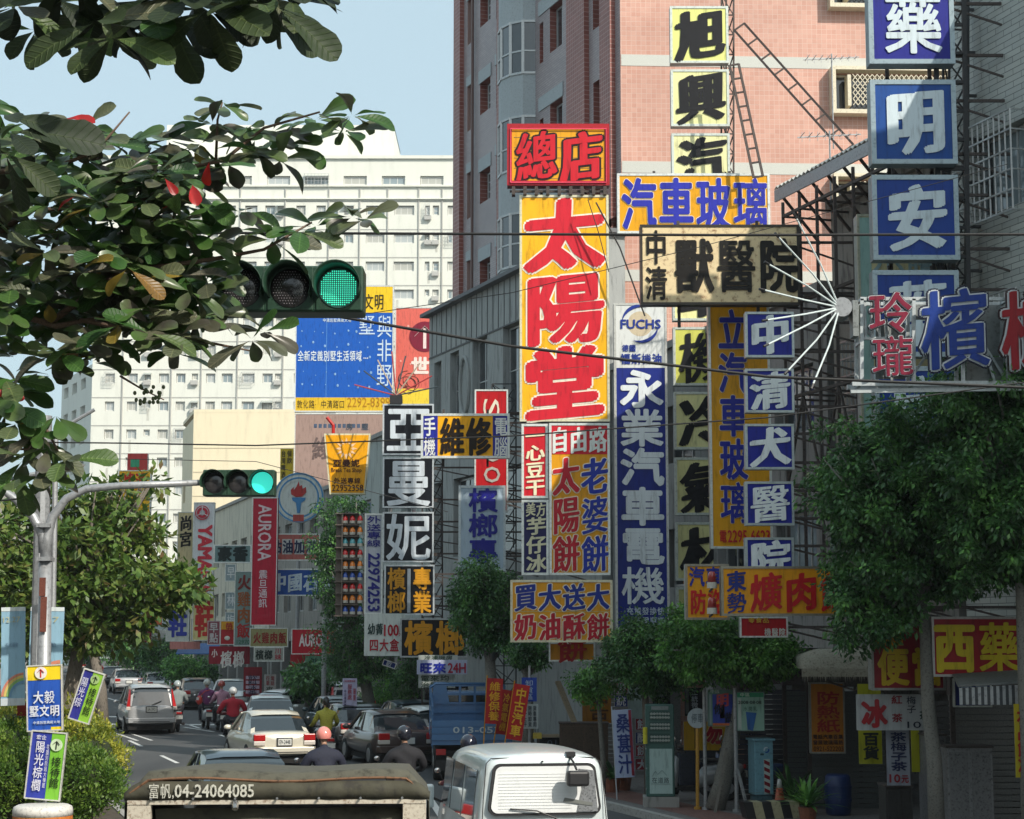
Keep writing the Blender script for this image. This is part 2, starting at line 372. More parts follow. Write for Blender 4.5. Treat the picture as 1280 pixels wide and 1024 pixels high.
# ================================================================ buildings
def wallgrid(mb, A, B, z0, z1, ops, depth, mi=0, ri=1):
    A = Vector((A[0], A[1], 0)); B = Vector((B[0], B[1], 0)); u = (B-A); L = u.length; u.normalize(); n = Vector((-u.y, u.x, 0))
    us = sorted({0, L}|{x for o in ops for x in (o[0], o[2]) if 0 < x < L}); zs = sorted({z0, z1}|{x for o in ops for x in (o[1], o[3]) if z0 < x < z1})
    mb.mat(mi)
    pt = lambda x, z, d=0: A+u*x+n*d+Vector((0, 0, z))
    for j in range(len(zs)-1):
        run = None
        for i in range(len(us)-1):
            cx, cz = (us[i]+us[i+1])/2, (zs[j]+zs[j+1])/2
            if any(o[0] < cx < o[2] and o[1] < cz < o[3] for o in ops):
                if run is not None: mb.add([pt(run, zs[j]), pt(us[i], zs[j]), pt(us[i], zs[j+1]), pt(run, zs[j+1])], [(0,1,2,3)]); run = None
            elif run is None: run = us[i]
        if run is not None: mb.add([pt(run, zs[j]), pt(L, zs[j]), pt(L, zs[j+1]), pt(run, zs[j+1])], [(0,1,2,3)])
    mb.mat(ri)
    for o in ops:
        a, c, d_, e = o[:4]
        q = lambda x, z, d=0: pt(min(max(x, 0), L), min(max(z, z0), z1), d)
        for (s, t) in (((a, c), (d_, c)), ((d_, c), (d_, e)), ((d_, e), (a, e)), ((a, e), (a, c))):
            mb.add([q(*s), q(*t), q(t[0], t[1], depth), q(s[0], s[1], depth)], [(0,1,2,3)])
    mb.mat(0)
WM = {}
GLASS_D = glassmat('dark_window_glass', (.02, .025, .03)); GLASS_L = glassmat('pale_window_glass', (.2, .25, .27), .12)
ALU = mat('aluminium_frame', (.45, .46, .46), .4, .5, .1, 3); WHITEF = mat('white_window_frame', (.6, .6, .57), .5, 0, .1, 3)
DARKV = mat('room_shade_black', (.012, .012, .013), .9, 0, .3, 2)
CURT = mat('curtain_cloth', (.30, .29, .26), .8, 0, .25, 4, streak=1)
def winmesh(w, h, nv, nh, fm, gm, t=.06, extra=None):
    k = (round(w, 2), round(h, 2), nv, nh, fm.name, gm.name, t)
    if k not in WM:
        f = MB(); f.box((0, 0, 0), (w, .05, t)); f.box((0, 0, h-t), (w, .05, h)); f.box((0, 0, t), (t, .05, h-t)); f.box((w-t, 0, t), (w, .05, h-t))
        for i in range(1, nv): x = w*i/nv; f.box((x-t*.35, .005, t), (x+t*.35, .045, h-t))
        for i in range(1, nh): z = h*i/nh; f.box((t, .007, z-t*.3), (w-t, .043, z+t*.3))
        a = f.build('window', fm, link=False)
        g = MB().box((t*.5, .028, t*.5), (w-t*.5, .034, h-t*.5)).build('pane', gm, link=False)
        WM[k] = (a.data, g.data)
    return WM[k]
def window(parent, A, B, u0, z0, w, h, nv=2, nh=1, fm=None, gm=None, inset=.12, t=.06):
    A = Vector((A[0], A[1], 0)); u = (Vector((B[0], B[1], 0))-A).normalized(); n = Vector((-u.y, u.x, 0))
    a, g = winmesh(w, h, nv, nh, fm or ALU, gm or GLASS_D, t)
    o = bpy.data.objects.new('window', a); sc.collection.objects.link(o); o.parent = parent
    o.location = A+u*u0+n*inset+Vector((0, 0, z0))-parent.location; o.rotation_euler = (0, 0, math.atan2(u.y, u.x))
    p = bpy.data.objects.new('pane', g); sc.collection.objects.link(p); p.parent = o
    return o
# ---- pink tiled tower on the corner
NC = (3.07, 50.5); FC = (-2.0, 63.5); ang = math.atan2(50.5-63.5, 5.07); UF = Vector((5.07, -13, 0)).normalized(); NF = Vector((-UF.y, UF.x, 0))
PINK = tilemat('pink_wall_tiles', R(3), '#cb9c8b', '#c18e7d', '#d3b6a8', .14, .14, .007)
GRYT = tilemat('grey_wall_tiles', ang, '#ab9e9f', '#9d9193', '#7d7577', .24, .075, .008, offset=.5)
REDT = tilemat('brown_red_tiles', ang, '#94584e', '#84483f', '#b09088', .14, .14, .010)
CREAMST = mat('pale_stone_band', (.52, .53, .49), .7, 0, .2, 30)
GREYST = mat('grey_lintel_stone', (.36, .40, .42), .7, 0, .12, 4)
PODM = mat('podium_concrete', (.29, .305, .30), .75, 0, .2, 1.2, bump=.15, streak=1)
tw = root('tiled_tower', 'tall pink tiled tower with grey street side behind the yellow signs', 'building', (3, 55, 0))
PB = (24, 51.6)
PU = Vector((PB[0]-NC[0], PB[1]-NC[1], 0)).normalized(); PN = Vector((-PU.y, PU.x, 0))
fops = []
for k in range(-3, 4):
    z = 18.15+3.1*k; fops.append((5.95, z, 9.4, z+1.15))
    fops.append((12.5, z, 15, z+1.15))
mb = MB(); wallgrid(mb, NC, PB, 0, 34, fops, .35); mb.add([(PB[0], PB[1], 0), (24, 75, 0), (24, 75, 34), (PB[0], PB[1], 34), (-2, 75, 0), (-2, 75, 34)], [(0,1,2,3),(1,4,5,2)])
mb.build('wall', [PINK, PINK], tw, world=True)
sops = []; wn = []
for k in range(0, 7):
    z = 14.85+3.1*k
    sops += [(2.5, z, 3.5, z+1.1), (1.22, z+1.35-1.6, 1.58, z+1.35), (4.05, z-.2, 4.4, z+1.3), (8.75, z+.3, 9.75, z+1.75), (12.05, z, 12.5, z+1.5), (7.9, z+.2, 8.2, z+1.5)]
    wn += [(2.72, z+.04, .76, .98, 1, 3), (8.8, z+.34, .9, 1.36, 2, 1), (12.08, z+.03, .38, 1.4, 1, 1)]
sops = [o for o in sops if o[1] > 14.5]
mb = MB(); wallgrid(mb, FC, NC, 14.3, 34, sops, .28)
mb.add([(FC[0], FC[1], 0), (-2, 75, 0), (-2, 75, 34), (FC[0], FC[1], 34)], [(0,1,2,3)])
mb.build('wall', [GRYT, REDT], tw, world=True)
mb = MB(); wallgrid(mb, FC, NC, 0, 14.28, [], .28); mb.build('wall', [PODM, PODM], tw, world=True)
mb = MB(); mb.obox((FC[0], FC[1], 0), UF, NF, (-.1, .2, 33), (14.2, 12, 34.2)); mb.build('roof', CONC, tw, world=True)
for (x, z, w_, h_, nv, nh) in wn: window(tw, FC, NC, x, z, w_, h_, nv, nh, inset=.2, t=.05)
dk = MB()     # near-black sheet behind the openings, painted as unlit rooms
dk.obox((FC[0], FC[1], 0), UF, NF, (.3, .285, 14.4), (13.6, .3, 33.5)); dk.build('room_backing', DARKV, tw, world=True)
for (x0, x1) in ((.2, .86), (4.5, 5.4), (10.4, 11.75), (12.85, 13.6)):
    MB().obox((FC[0], FC[1], 0), UF, NF, (x0, -.16, 14.32), (x1, .01, 34)).build('pilaster', REDT, tw, world=True)
for k in range(0, 7):
    z = 14.85+3.1*k
    for a_, b_ in (((2.4, -.03, z+1.1), (3.6, .004, z+1.55)), ((1.15, -.025, z+1.36), (1.66, .005, z+1.7)), ((3.98, -.03, z+1.31), (4.48, .004, z+1.68)), ((7.85, -.03, z+1.76), (9.8, .004, z+2.2))):
        MB().obox((FC[0], FC[1], 0), UF, NF, a_, b_).build('lintel', GREYST, tw, world=True)
    # rounded bay
    o = Vector((FC[0], FC[1], 0)); pr = []
    for i in range(7):
        t = math.pi*i/6; pr.append(o+UF*(6.5-1.05*math.cos(t))-NF*(.75*math.sin(t)))
    fl = MB(); gl = MB(); fr = MB()
    fl.prism([p+Vector((0,0,z-.9)) for p in pr], (0, 0, .9)); hd_ = MB().prism([p+Vector((0,0,z+1.75)) for p in pr], (0, 0, .45)); hd_.build('bay_head', GREYST, tw, world=True)
    for i in range(6):
        a, c = pr[i], pr[i+1]
        gl.add([a*.999+o*.001+Vector((0,0,z)), c+Vector((0,0,z)), c+Vector((0,0,z+1.75)), a+Vector((0,0,z+1.75))], [(0,1,2,3)])
        fr.bar(a+Vector((0,0,z)), a+Vector((0,0,z+1.75)), .09); fr.bar(a+Vector((0,0,z+.03)), c+Vector((0,0,z+.03)), .07); fr.bar(a+Vector((0,0,z+.75)), c+Vector((0,0,z+.75)), .05); fr.bar(a+Vector((0,0,z+1.72)), c+Vector((0,0,z+1.72)), .07)
    by = fl.build('bay_window', GREYST, tw, world=True); props(by, kind='stuff') if False else None
    g_ = MB(); g_.v = [tuple(Vector(v)-tw.location) for v in gl.v]; g_.f = gl.f; g_.m = gl.m; g_.build('pane', GLASS_D, by)
    g_ = MB(); g_.v = [tuple(Vector(v)-tw.location) for v in fr.v]; g_.f = fr.f; g_.m = fr.m; g_.build('frame', ALU, by)
# drain pipe
o = Vector((FC[0], FC[1], 0)); q = o+UF*1.98-NF*.09
MB().tube([q+Vector((0,0,14.4)), q+Vector((0,0,33))], .05, 8).build('drain_pipe', mat('brown_pipe', (.13, .07, .06), .5, 0, .1), tw, world=True)
# podium in front of the street side
mb = MB(); pops = [(.55, 10.6, 1.3, 12.8), (2.2, 10.3, 3.1, 12.9), (4.4, 10.2, 5.8, 13.0), (7.2, 10.2, 8.8, 13), (10.5, 10.2, 12, 13), (.55, 6, 1.5, 8.6), (2.6, 6, 4.6, 8.6), (6, 6, 9, 8.6)]
off = -NF*.75; PA = (FC[0]+off.x-UF.x*.55, FC[1]+off.y-UF.y*.55); PBb = (NC[0]+off.x+UF.x*.2, NC[1]+off.y+UF.y*.2)
wallgrid(mb, PA, PBb, 3.6, 14.5, pops, .3); c1 = Vector((PA[0], PA[1], 0)); c2 = c1+NF*6
mb.add([c1+Vector((0,0,3.6)), c2+Vector((0,0,3.6)), c2+Vector((0,0,14.5)), c1+Vector((0,0,14.5))], [(0,1,2,3)])
e1 = Vector((PBb[0], PBb[1], 0)); e2 = e1+NF*.75
mb.add([e1+Vector((0,0,3.6)), e2+Vector((0,0,3.6)), e2+Vector((0,0,14.5)), e1+Vector((0,0,14.5))], [(0,1,2,3)])
mb.add([c1+Vector((0,0,3.6)), c2+Vector((0,0,3.6)), e1+Vector((0,0,3.6))], [(0,1,2)])
mb.build('podium', [PODM, PODM], tw, world=True)
for (x0, za, x1, zb) in pops: window(tw, PA, PBb, x0+.03, za+.03, x1-x0-.06, zb-za-.06, 2, 2, inset=.2)
L = (Vector(PBb)-Vector(PA)).length
cp = MB(); cp.obox((PA[0], PA[1], 0), UF, NF, (-.25, -.28, 14.5), (L+.2, .85, 14.62))
o = Vector((PA[0], PA[1], 0)); s0, s1 = -.2, L+.15
cp.add([o+UF*s0-NF*.2+Vector((0,0,14.621)), o+UF*s1-NF*.2+Vector((0,0,14.621)), o+UF*s1+NF*.74+Vector((0,0,15.15)), o+UF*s0+NF*.74+Vector((0,0,15.15)), o+UF*s0+NF*.74+Vector((0,0,14.62))], [(0,1,2,3),(0,3,4)])
cp.build('cornice', mat('cornice_dark', (.13, .135, .145), .7, 0, .15, 2), tw, world=True)
for i in range(28):   # board joints of the podium
    MB().obox(o, UF, NF, (.3+i*.5, -.018, 13.06), (.33+i*.5, -.001, 14.49)).build('joint_strip', mat('joint_dark', (.11, .115, .12), .8, 0, .1), tw, world=True)
MB().obox(o, UF, NF, (0, -.03, 13.0), (L, -.001, 13.05)).build('joint_strip', mat('joint_dark', (.11, .115, .12), .8, 0, .1), tw, world=True)
# medallion
mq = o+UF*3.75-NF*.04+Vector((0, 0, 11.6)); m_ = MB()
pts = [mq+UF*(.42*math.cos(t*math.pi/12))+Vector((0, 0, .95*math.sin(t*math.pi/12))) for t in range(25)]
m_.tube(pts, .07, 6, False); m_.build('oval_moulding', PODM, tw, world=True)
# pink front: stone bands and caged windows
for k in range(-2, 5):
    z = 19.42+3.1*k
    MB().obox((NC[0], NC[1], 0), PU, PN, (.02, -.012, z), (20.9, .003, z+.33)).build('stone_band', CREAMST, tw, world=True)
CRM = mat('cream_grille_frame', (.62, .56, .42), .5, 0, .15, 4)
for k in range(-3, 4):
    z = 18.15+3.1*k
    for u0 in (5.95, 12.5):
        wo = window(tw, NC, PB, u0+.02, z+.02, (3.41 if u0 < 6 else 2.46), 1.11, 3, 1, fm=CRM, inset=.12)
        if u0 > 6: continue
        g = MB(); N0 = Vector((NC[0], NC[1], 0)); F_ = lambda u, zz, d: N0+PU*u+PN*d+Vector((0, 0, zz))-tw.location
        W_ = 3.45; d = -.38
        for (a, c, e, f_) in ((0, -.12, W_, 0), (0, 1.15, W_, 1.25), (0, 0, .12, 1.15), (W_-.12, 0, W_, 1.15), (.45, .1, .55, 1.0)):
            g.add([F_(u0+a, z+c, d), F_(u0+e, z+c, d), F_(u0+e, z+f_, d), F_(u0+a, z+f_, d), F_(u0+a, z+c, -.002), F_(u0+e, z+c, -.002), F_(u0+e, z+f_, -.002), F_(u0+a, z+f_, -.002)], [(0,1,2,3),(0,1,5,4),(3,2,6,7),(0,3,7,4),(1,2,6,5)])
        g.build('window_cage', CRM, tw)
        h = MB()
        for i in range(20):
            x = .6+i*.14
            for s_ in (-1, 1):
                for j in range(5):
                    za = .12+j*.18; xa, xb = (x, x+.14) if s_*(-1)**(i+j) > 0 else (x+.14, x)
                    h.bar(F_(u0+xa, z+za, d+.02), F_(u0+xb, z+za+.18, d+.02), .022)
        h.build('lattice_grille', CRM, tw)
# ---- generic row building with arcade
def rowb(name, label, Y0, Y1, h, wallm, floors, bay=3.0, endm=None, win=None, back=11, grille=False, z00=3.6, parapet=True, skipwin=False, glass=None, inset0=0):
    A = (FXL(Y1)+inset0, Y1); B = (FXL(Y0)+inset0, Y0)
    rt = root(name, label, 'building', ((A[0]+B[0])/2+3, (Y0+Y1)/2, 0))
    a = Vector((A[0], A[1], 0)); bb = Vector((B[0], B[1], 0)); u = (bb-a).normalized(); n = Vector((-u.y, u.x, 0)); Ln = (bb-a).length
    ops = []; nb = max(1, int(Ln/bay)); bw = Ln/nb
    for k in range(floors):
        for i in range(nb):
            za = z00+1.0+k*3.1
            if za+1.5 < h-.3: ops.append((bw*i+bw*.2, za, bw*i+bw*.8, za+1.45))
    mb = MB(); wallgrid(mb, A, B, z00, h, ops, .3)
    bx = MB()
    c = [a, bb, bb+n*back, a+n*back]
    Z = lambda p, z: p+Vector((0, 0, z))
    mb.mat(0); mb.add([Z(c[1], z00), Z(c[2], z00), Z(c[2], h), Z(c[1], h)], [(0,1,2,3)]); mb.add([Z(c[3], z00), Z(c[0], z00), Z(c[0], h), Z(c[3], h)], [(0,1,2,3)]); mb.add([Z(c[2], z00), Z(c[3], z00), Z(c[3], h), Z(c[2], h)], [(0,1,2,3)])
    mb.build('wall', [wallm, wallm], rt, world=True)
    MB().obox(a, u, n, (.3, .31, z00+.2), (Ln-.3, .33, h-.4)).build('room_backing', DARKV, rt, world=True)  # near-black sheet painting the unlit rooms behind the windows
    MB().obox(a, u, n, (-.02, -.12 if parapet else .0, h), (Ln+.02, back, h+.18)).build('roof', endm or CONC, rt, world=True)
    MB().obox(a, u, n, (0, 0.01, z00-.45), (Ln, back, z00-.003)).build('arcade_ceiling', CONC, rt, world=True)
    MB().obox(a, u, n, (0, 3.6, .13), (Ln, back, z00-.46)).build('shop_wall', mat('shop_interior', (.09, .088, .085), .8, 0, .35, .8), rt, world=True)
    for i in range(nb+1):
        x = min(max(bw*i, .25), Ln-.25)
        MB().obox(a, u, n, (x-.24, .02, .13), (x+.24, .5, z00-.46)).build('arcade_column', mat('column_tiles', (.2, .2, .19), .6, 0, .25, 6), rt, world=True)
    for j, o in enumerate(ops):
        if skipwin: continue
        window(rt, A, B, o[0]+.02, o[1]+.02, o[2]-o[0]-.04, o[3]-o[1]-.04, 3, 1, inset=.2, gm=glass or (GLASS_L if j % 3 == 0 else GLASS_D))
        if grille:
            g = MB(); x0, z0, x1, z1 = o
            F_ = lambda x, z, d: a+u*x+n*d+Vector((0, 0, z))-rt.location
            k_ = int((x1-x0)/.16)
            for i in range(k_+1):
                x = x0-.05+(x1-x0+.1)*i/k_; g.bar(F_(x, z0-.2, -.35), F_(x, z1+.1, -.35), .025)
            for i in range(6):
                z = z0-.2+(z1-z0+.3)*i/5; g.bar(F_(x0-.05, z, -.35), F_(x1+.05, z, -.35), .03)
                g.bar(F_(x0-.05, z, -.35), F_(x0-.05, z, 0), .025); g.bar(F_(x1+.05, z, -.35), F_(x1+.05, z, 0), .025)
            g.build('window_grille', ALU, rt)
    return rt, a, u, n, Ln
WTILE = tilemat('white_wall_tiles', math.atan2(-13, 4.1), '#b9bcb6', '#a8aca8', '#6c706e', .5, .11, .008, offset=.5)
b1 = rowb('tiled_shophouse', 'white tiled shophouse at the right edge behind the steel ladder frame', 16, 33, 15.6, WTILE, 5, 2.8, grille=True)
rt_, a_, u_, n_, L_ = b1
MB().obox(a_, u_, n_, (10.2, .6, 15.79), (16.4, 6, 18.9)).build('unseen_shade_block', CONC, rt_, world=True)  # unseen rooftop block added to shade the neon sign
MB().obox(a_, u_, n_, (10.0, .4, 18.9), (16.6, 6.2, 19.1)).build('unseen_shade_slab', CONC, rt_, world=True)
MB().tube([a_+u_*8.6+n_*2+Vector((0, 0, 15.8)), a_+u_*8.6+n_*2+Vector((0, 0, 17.4))], .7, 18).build('added_tank', mat('steel_tank', (.5, .5, .5), .3, .7, .1), rt_, world=True)  # unseen tank added along with the shading block
WEATH = mat('weathered_render', (.25, .235, .21), .85, 0, .3, 1.1, bump=.2, streak=1, dirt=(.09, .085, .08))
b2 = rowb('weathered_shophouse', 'weathered shophouse with sloping sheet metal roof behind the fan of rods', 33.25, 37.6, 12.2, WEATH, 3, 2.6, grille=True)
b3 = rowb('low_shophouse', 'low grey shophouse behind the blue vertical motor oil sign', 37.9, 50.0, 10.6, mat('grey_render', (.23, .23, .225), .85, 0, .3, 1.2, streak=1), 2, 2.7)
b4 = rowb('mint_shophouse', 'shophouse with faded walls beyond the tiled tower', 66, 84, 11.6, mat('mint_render', (.33, .36, .34), .85, 0, .25, .8, streak=1), 3, 3.2)
b5 = rowb('concrete_shophouse', 'bare concrete shophouse behind the petrol station signs', 84.4, 100, 10.2, WEATH, 2, 3.2)
b6 = rowb('cream_shophouse', 'stained cream shophouse behind the red banner', 100.4, 124, 11.4, mat('stained_cream', (.50, .47, .38), .85, 0, .25, .5, streak=1, dirt=(.25, .24, .2)), 3, 3.4)
b7 = rowb('far_shophouse', 'low far shophouse at the end of the right hand row', 124.4, 175, 8.5, mat('far_render', (.35, .34, .31), .85, 0, .25, .5, streak=1), 2, 4)
# sheet metal roof on b2
rt, a, u, n, Ln = b2
def corr(name, a, u, n, L, d0, z0, d1, z1, m, parent, pitch=.18, amp=.025, th=.02):
    k = int(L/pitch*2); vs = []; fs = []
    for i in range(k+1):
        x = L*i/k; dz = amp*(1 if i % 2 else -1)
        for (d, z) in ((d0, z0), (d1, z1)): vs.append(a+u*x+n*d+Vector((0, 0, z+dz)))
    for i in range(k): fs.append((2*i, 2*i+2, 2*i+3, 2*i+1))
    o = MB().add(vs, fs).build(name, m, parent, world=True)
    md = o.modifiers.new('s', 'SOLIDIFY'); md.thickness = th; return o
SHEET = mat('pale_sheet_metal', (.62, .62, .58), .5, .2, .15, 1.5)
corr('metal_roof', a-u*.6, u, n, Ln+.9, -1.0, 12.75, 3.4, 15.0, SHEET, rt)
MB().obox(a, u, n, (-.6, -1.0, 12.45), (Ln+.3, -.96, 12.70)).build('gutter', GALV, rt, world=True)
mb = MB()
for i in range(9):
    x = -.5+(Ln+.8)*i/8; mb.bar(a+u*x-n*.95+Vector((0,0,12.6)), a+u*x+n*3.2+Vector((0,0,14.8)), .07); mb.bar(a+u*x-n*.9+Vector((0,0,12.6)), a+u*x+Vector((0,0,11.6)), .05)
mb.build('roof_truss', STEEL, rt, world=True)
# side sheet cladding hanging frames on the weathered house
for q in range(3):
    mb = MB(); d = -1.1-q*.3
    for i in range(7):
        x = Ln*i/6; mb.bar(a+u*x+n*d+Vector((0,0,4.2)), a+u*x+n*d+Vector((0,0,12.3)), .06)
    for z in (4.6, 6.4, 8.2, 10.1, 12.0):
        mb.bar(a+n*d+Vector((0,0,z)), a+u*Ln+n*d+Vector((0,0,z)), .06)
        for i in range(7): x = Ln*i/6; mb.bar(a+u*x+n*d+Vector((0,0,z)), a+u*x+Vector((0,0,z)), .04)
    for i in range(0, 6):
        mb.bar(a+u*Ln*i/6+n*d+Vector((0,0,6.4+(i % 2)*1.8)), a+u*Ln*(i+1)/6+n*d+Vector((0,0,8.2-(i % 2)*1.8)), .04)
    if q == 0: mb.build('steel_scaffold', STEEL, rt, world=True)
# aerials on roof
def aerial(px, py, Y, h, label):
    p = P(px, py, Y); r_ = root('roof_aerial', label, 'aerial', p)
    MB().tube([(0,0,0), (0,0,h)], .02, 6).build('mast', GALV, r_)
    m_ = MB(); m_.bar((-.7,0,h-.15), (.7,.1,h-.05), .025)
    for i in range(8): x = -.6+i*.17; m_.bar((x, -.35+.02*i, h-.13), (x, .35-.02*i, h-.07), .012); m_.bar((x,0,h-.25+.01*i), (x,0,h-.02), .01)
    m_.build('elements', GALV, r_)
aerial(1039, 262, 39, 1.75, 'thin television aerial standing at the eave of the metal roof')
aerial(1042, 186, 44, 2.4, 'rusty roof aerial leaning above the metal roof')
# ladder beams crossing in front of the pink wall
def truss(name, label, p0, p1, w=.28, n=12, m=None, cat='truss', r=.04, tri=True, group=None, off=None):
    p0 = Vector(p0); p1 = Vector(p1); d = (p1-p0); rt = root(name, label, cat, p0 if p0.z < p1.z else p1, group=group)
    s = off or d.normalized().cross(Vector((0, 1, 0))).normalized()*w
    b_ = Vector((0, w, 0)) if tri else Vector((0, 0, 0))
    m_ = MB(); q0 = rt.location
    for o_ in ((Vector((0,0,0)), s, s*.5+b_) if tri else (Vector((0,0,0)), s)): m_.bar(p0+o_-q0, p1+o_-q0, r*1.4)
    props(m_.build('chord', m or STEEL, rt), kind='stuff'); m_ = MB()
    for i in range(n+1):
        a_ = p0+d*i/n-q0
        if not tri: MB().bar(a_, a_+s, r).build('rung', m or STEEL, rt); continue
        m_.bar(a_, a_+s, r)
        if i < n and tri:
            c_ = p0+d*(i+1)/n-q0; m_.bar(a_, c_+s, r*.8); m_.bar(a_+s*.5+b_, c_, r*.8); m_.bar(a_+s*.5+b_, c_+s, r*.8)
    if tri: props(m_.build('lattice_bars', m or STEEL, rt), kind='stuff')
    return rt
truss('brace_ladder', 'rusty ladder brace slanting down to the right across the pink wall', P(918, 38, 43.5), P(1054, 190, 42.5), .3, 8, tri=False, cat='brace')
truss('brace_ladder', 'narrow rusty ladder brace steeper than the other, right of the pale boxes', P(912, 82, 42.6), P(942, 222, 42.2), .22, 8, tri=False, cat='brace')
truss('ladder_frame', 'dark steel ladder frame standing right of the blue pharmacy boxes', P(1212, 470, 31.3), P(1204, -40, 31.3), .5, 14, m=mat('dark_steel', (.03, .032, .035), .6, .3, .15), tri=False, cat='frame', r=.055)
truss('ladder_frame', 'second dark steel ladder frame at the right edge, further back', P(1238, 620, 32.2), P(1238, -40, 32.2), .42, 12, m=mat('dark_steel', (.03, .032, .035), .6, .3, .15), tri=False, cat='frame', r=.05)
# ---- white apartment block far behind
WB = mat('white_apartment_wall', (.66, .67, .61), .8, 0, .05, .25, streak=1)
wbk = root('apartment_block', 'huge white apartment block filling the background left of the tower', 'building', P(340, 795, 205))
s_ = 200/FPX; xw = lambda px: G(px, 200).x; zw = lambda py: P(400, py, 200).z
A = (xw(105), 200); B = (xw(640), 200); cols = [(122,134),(150,163),(172,180),(190,203),(212,224),(232,240),(250,262),(270,284),(296,312),(322,335),(338,346),(362,374),(388,400),(408,416),(424,436),(452,476),(488,514),(528,534),(538,546),(557,569),(590,602),(615,630)]
ops = []; wl = []
for r_ in range(17):
    yt = 257+35*r_
    for (c0, c1) in cols:
        hh = 12 if c1-c0 > 9 else 8
        if (c1-c0) <= 9 and r_ % 2 == 0 and c0 > 400: hh = 12
        ops.append((xw(c0)-A[0], zw(yt+hh), xw(c1)-A[0], zw(yt))); wl.append((c0, c1, yt, hh))
for c in range(8):
    c0 = 175+c*49.5; ops.append((xw(c0)-A[0], zw(231), xw(c0+30)-A[0], zw(220))); wl.append((c0, c0+30, 220, 11))
mb = MB(); wallgrid(mb, A, B, 0, zw(197), ops, .5)
LS = (G(67, 214).x, 214); sop = []
Ls = (Vector(A)-Vector(LS)).length
for r_ in range(17):
    yt = 257+35*r_
    for q in range(3): sop.append((1.2+q*4.4, zw(yt+14), 3.6+q*4.4, zw(yt)))
wallgrid(mb, LS, A, 0, zw(455), [o for o in sop if o[3] < zw(455)], .5)
wallgrid(mb, (xw(175), 208), (xw(481), 208), zw(197), zw(148)+1.5, [], .1)
mb.add([(xw(481), 208, 30), (xw(481), 220, 30), (xw(481), 220, zw(148)+1.5), (xw(481), 208, zw(148)+1.5)], [(0,1,2,3)])
mb.add([(A[0], 200, 0), (A[0], 225, 0), (A[0], 225, zw(197)), (A[0], 200, zw(197))], [(0,1,2,3)])
mb.add([(B[0], 200, 0), (B[0], 225, 0), (B[0], 225, zw(197)), (B[0], 200, zw(197))], [(0,1,2,3)])
mb.add([(A[0], 225, 0), (B[0], 225, 0), (B[0], 225, zw(197)), (A[0], 225, zw(197))], [(0,1,2,3)])
mb.build('wall', [WB, WB], wbk, world=True)
MB().box((A[0], 200.1, zw(197)-.3), (B[0], 225, zw(197))).build('roof', WB, wbk, world=True)
MB().box((xw(175), 208.1, zw(148)+1.2), (xw(481), 220, zw(148)+1.5)).build('penthouse_roof', WB, wbk, world=True)
MB().box((A[0]+.5, 200.55, 1), (B[0]-.5, 200.6, zw(200))).build('room_backing', mat('room_shade_grey', (.3, .32, .32), .8, 0, .3, .3), wbk, world=True)  # grey sheet painting the dimness of the rooms behind the windows
MB().obox((LS[0], LS[1], 0), (Vector((A[0]-LS[0], A[1]-LS[1], 0))).normalized(), Vector((-(A[1]-LS[1]), A[0]-LS[0], 0)).normalized(), (.2, .55, 1), (Ls-.2, .6, zw(460))).build('room_backing', mat('room_shade_grey', (.3, .32, .32), .8, 0, .3, .3), wbk, world=True)
for yy, t_ in ((233, .18), (249, .12), (197, .35)):
    MB().box((A[0], 199.7, zw(yy)-t_/2), (B[0], 199.99, zw(yy)+t_/2)).build('ledge', WB, wbk, world=True)
for r_ in range(17):
    MB().box((A[0], 199.96, zw(252+35*r_)-.05), (B[0], 199.995, zw(252+35*r_)+.05)).build('floor_band', mat('joint_grey', (.38, .38, .36), .8, 0, .1), wbk, world=True)
for c in (144, 206, 244, 290, 348, 404, 444, 480, 520, 550):
    MB().box((xw(c)-.06, 199.85, 2), (xw(c)+.06, 199.99, zw(236))).build('drain_pipe', mat('joint_grey', (.38, .38, .36), .8, 0, .1), wbk, world=True)
PG = [glassmat('curtained_glass_a', (.38, .41, .41), .3), glassmat('curtained_glass_b', (.22, .27, .29), .25), glassmat('curtained_glass_c', (.40, .40, .36), .3)]
acm = MB(); acm.box((0, 0, 0), (.8, .35, .5)).box((.05, -.02, .05), (.75, -.001, .45)); ac0 = acm.build('air_conditioner', mat('ac_box', (.42, .42, .40), .6, 0, .2, 5), link=False)
m_ = MB()
for q in range(8): m_.box((q*2/7-.015, 0, 0), (q*2/7+.015, .03, 1.25))
for z in (0, .4, .8, 1.22): m_.box((0, -.01, z), (2, .02, z+.03)); m_.box((0, .02, z), (.03, .5, z+.03)); m_.box((1.97, .02, z), (2, .5, z+.03))
wcage = m_.build('window_cage', ALU, link=False)
canp = MB().prism([(0, 0, 0), (2, 0, 0), (2, -.6, -.25), (0, -.6, -.25)], (0, 0, .04)).build('sun_canopy', mat('canopy_tin', (.40, .43, .40), .6, .2, .2, 2), link=False)
stain = MB().box((0, 0, 0), (.25, .008, 1.3)).build('rain_stain', mat('stain_grey', (.5, .5, .45), .9, 0, .2, 2, streak=1), link=False)
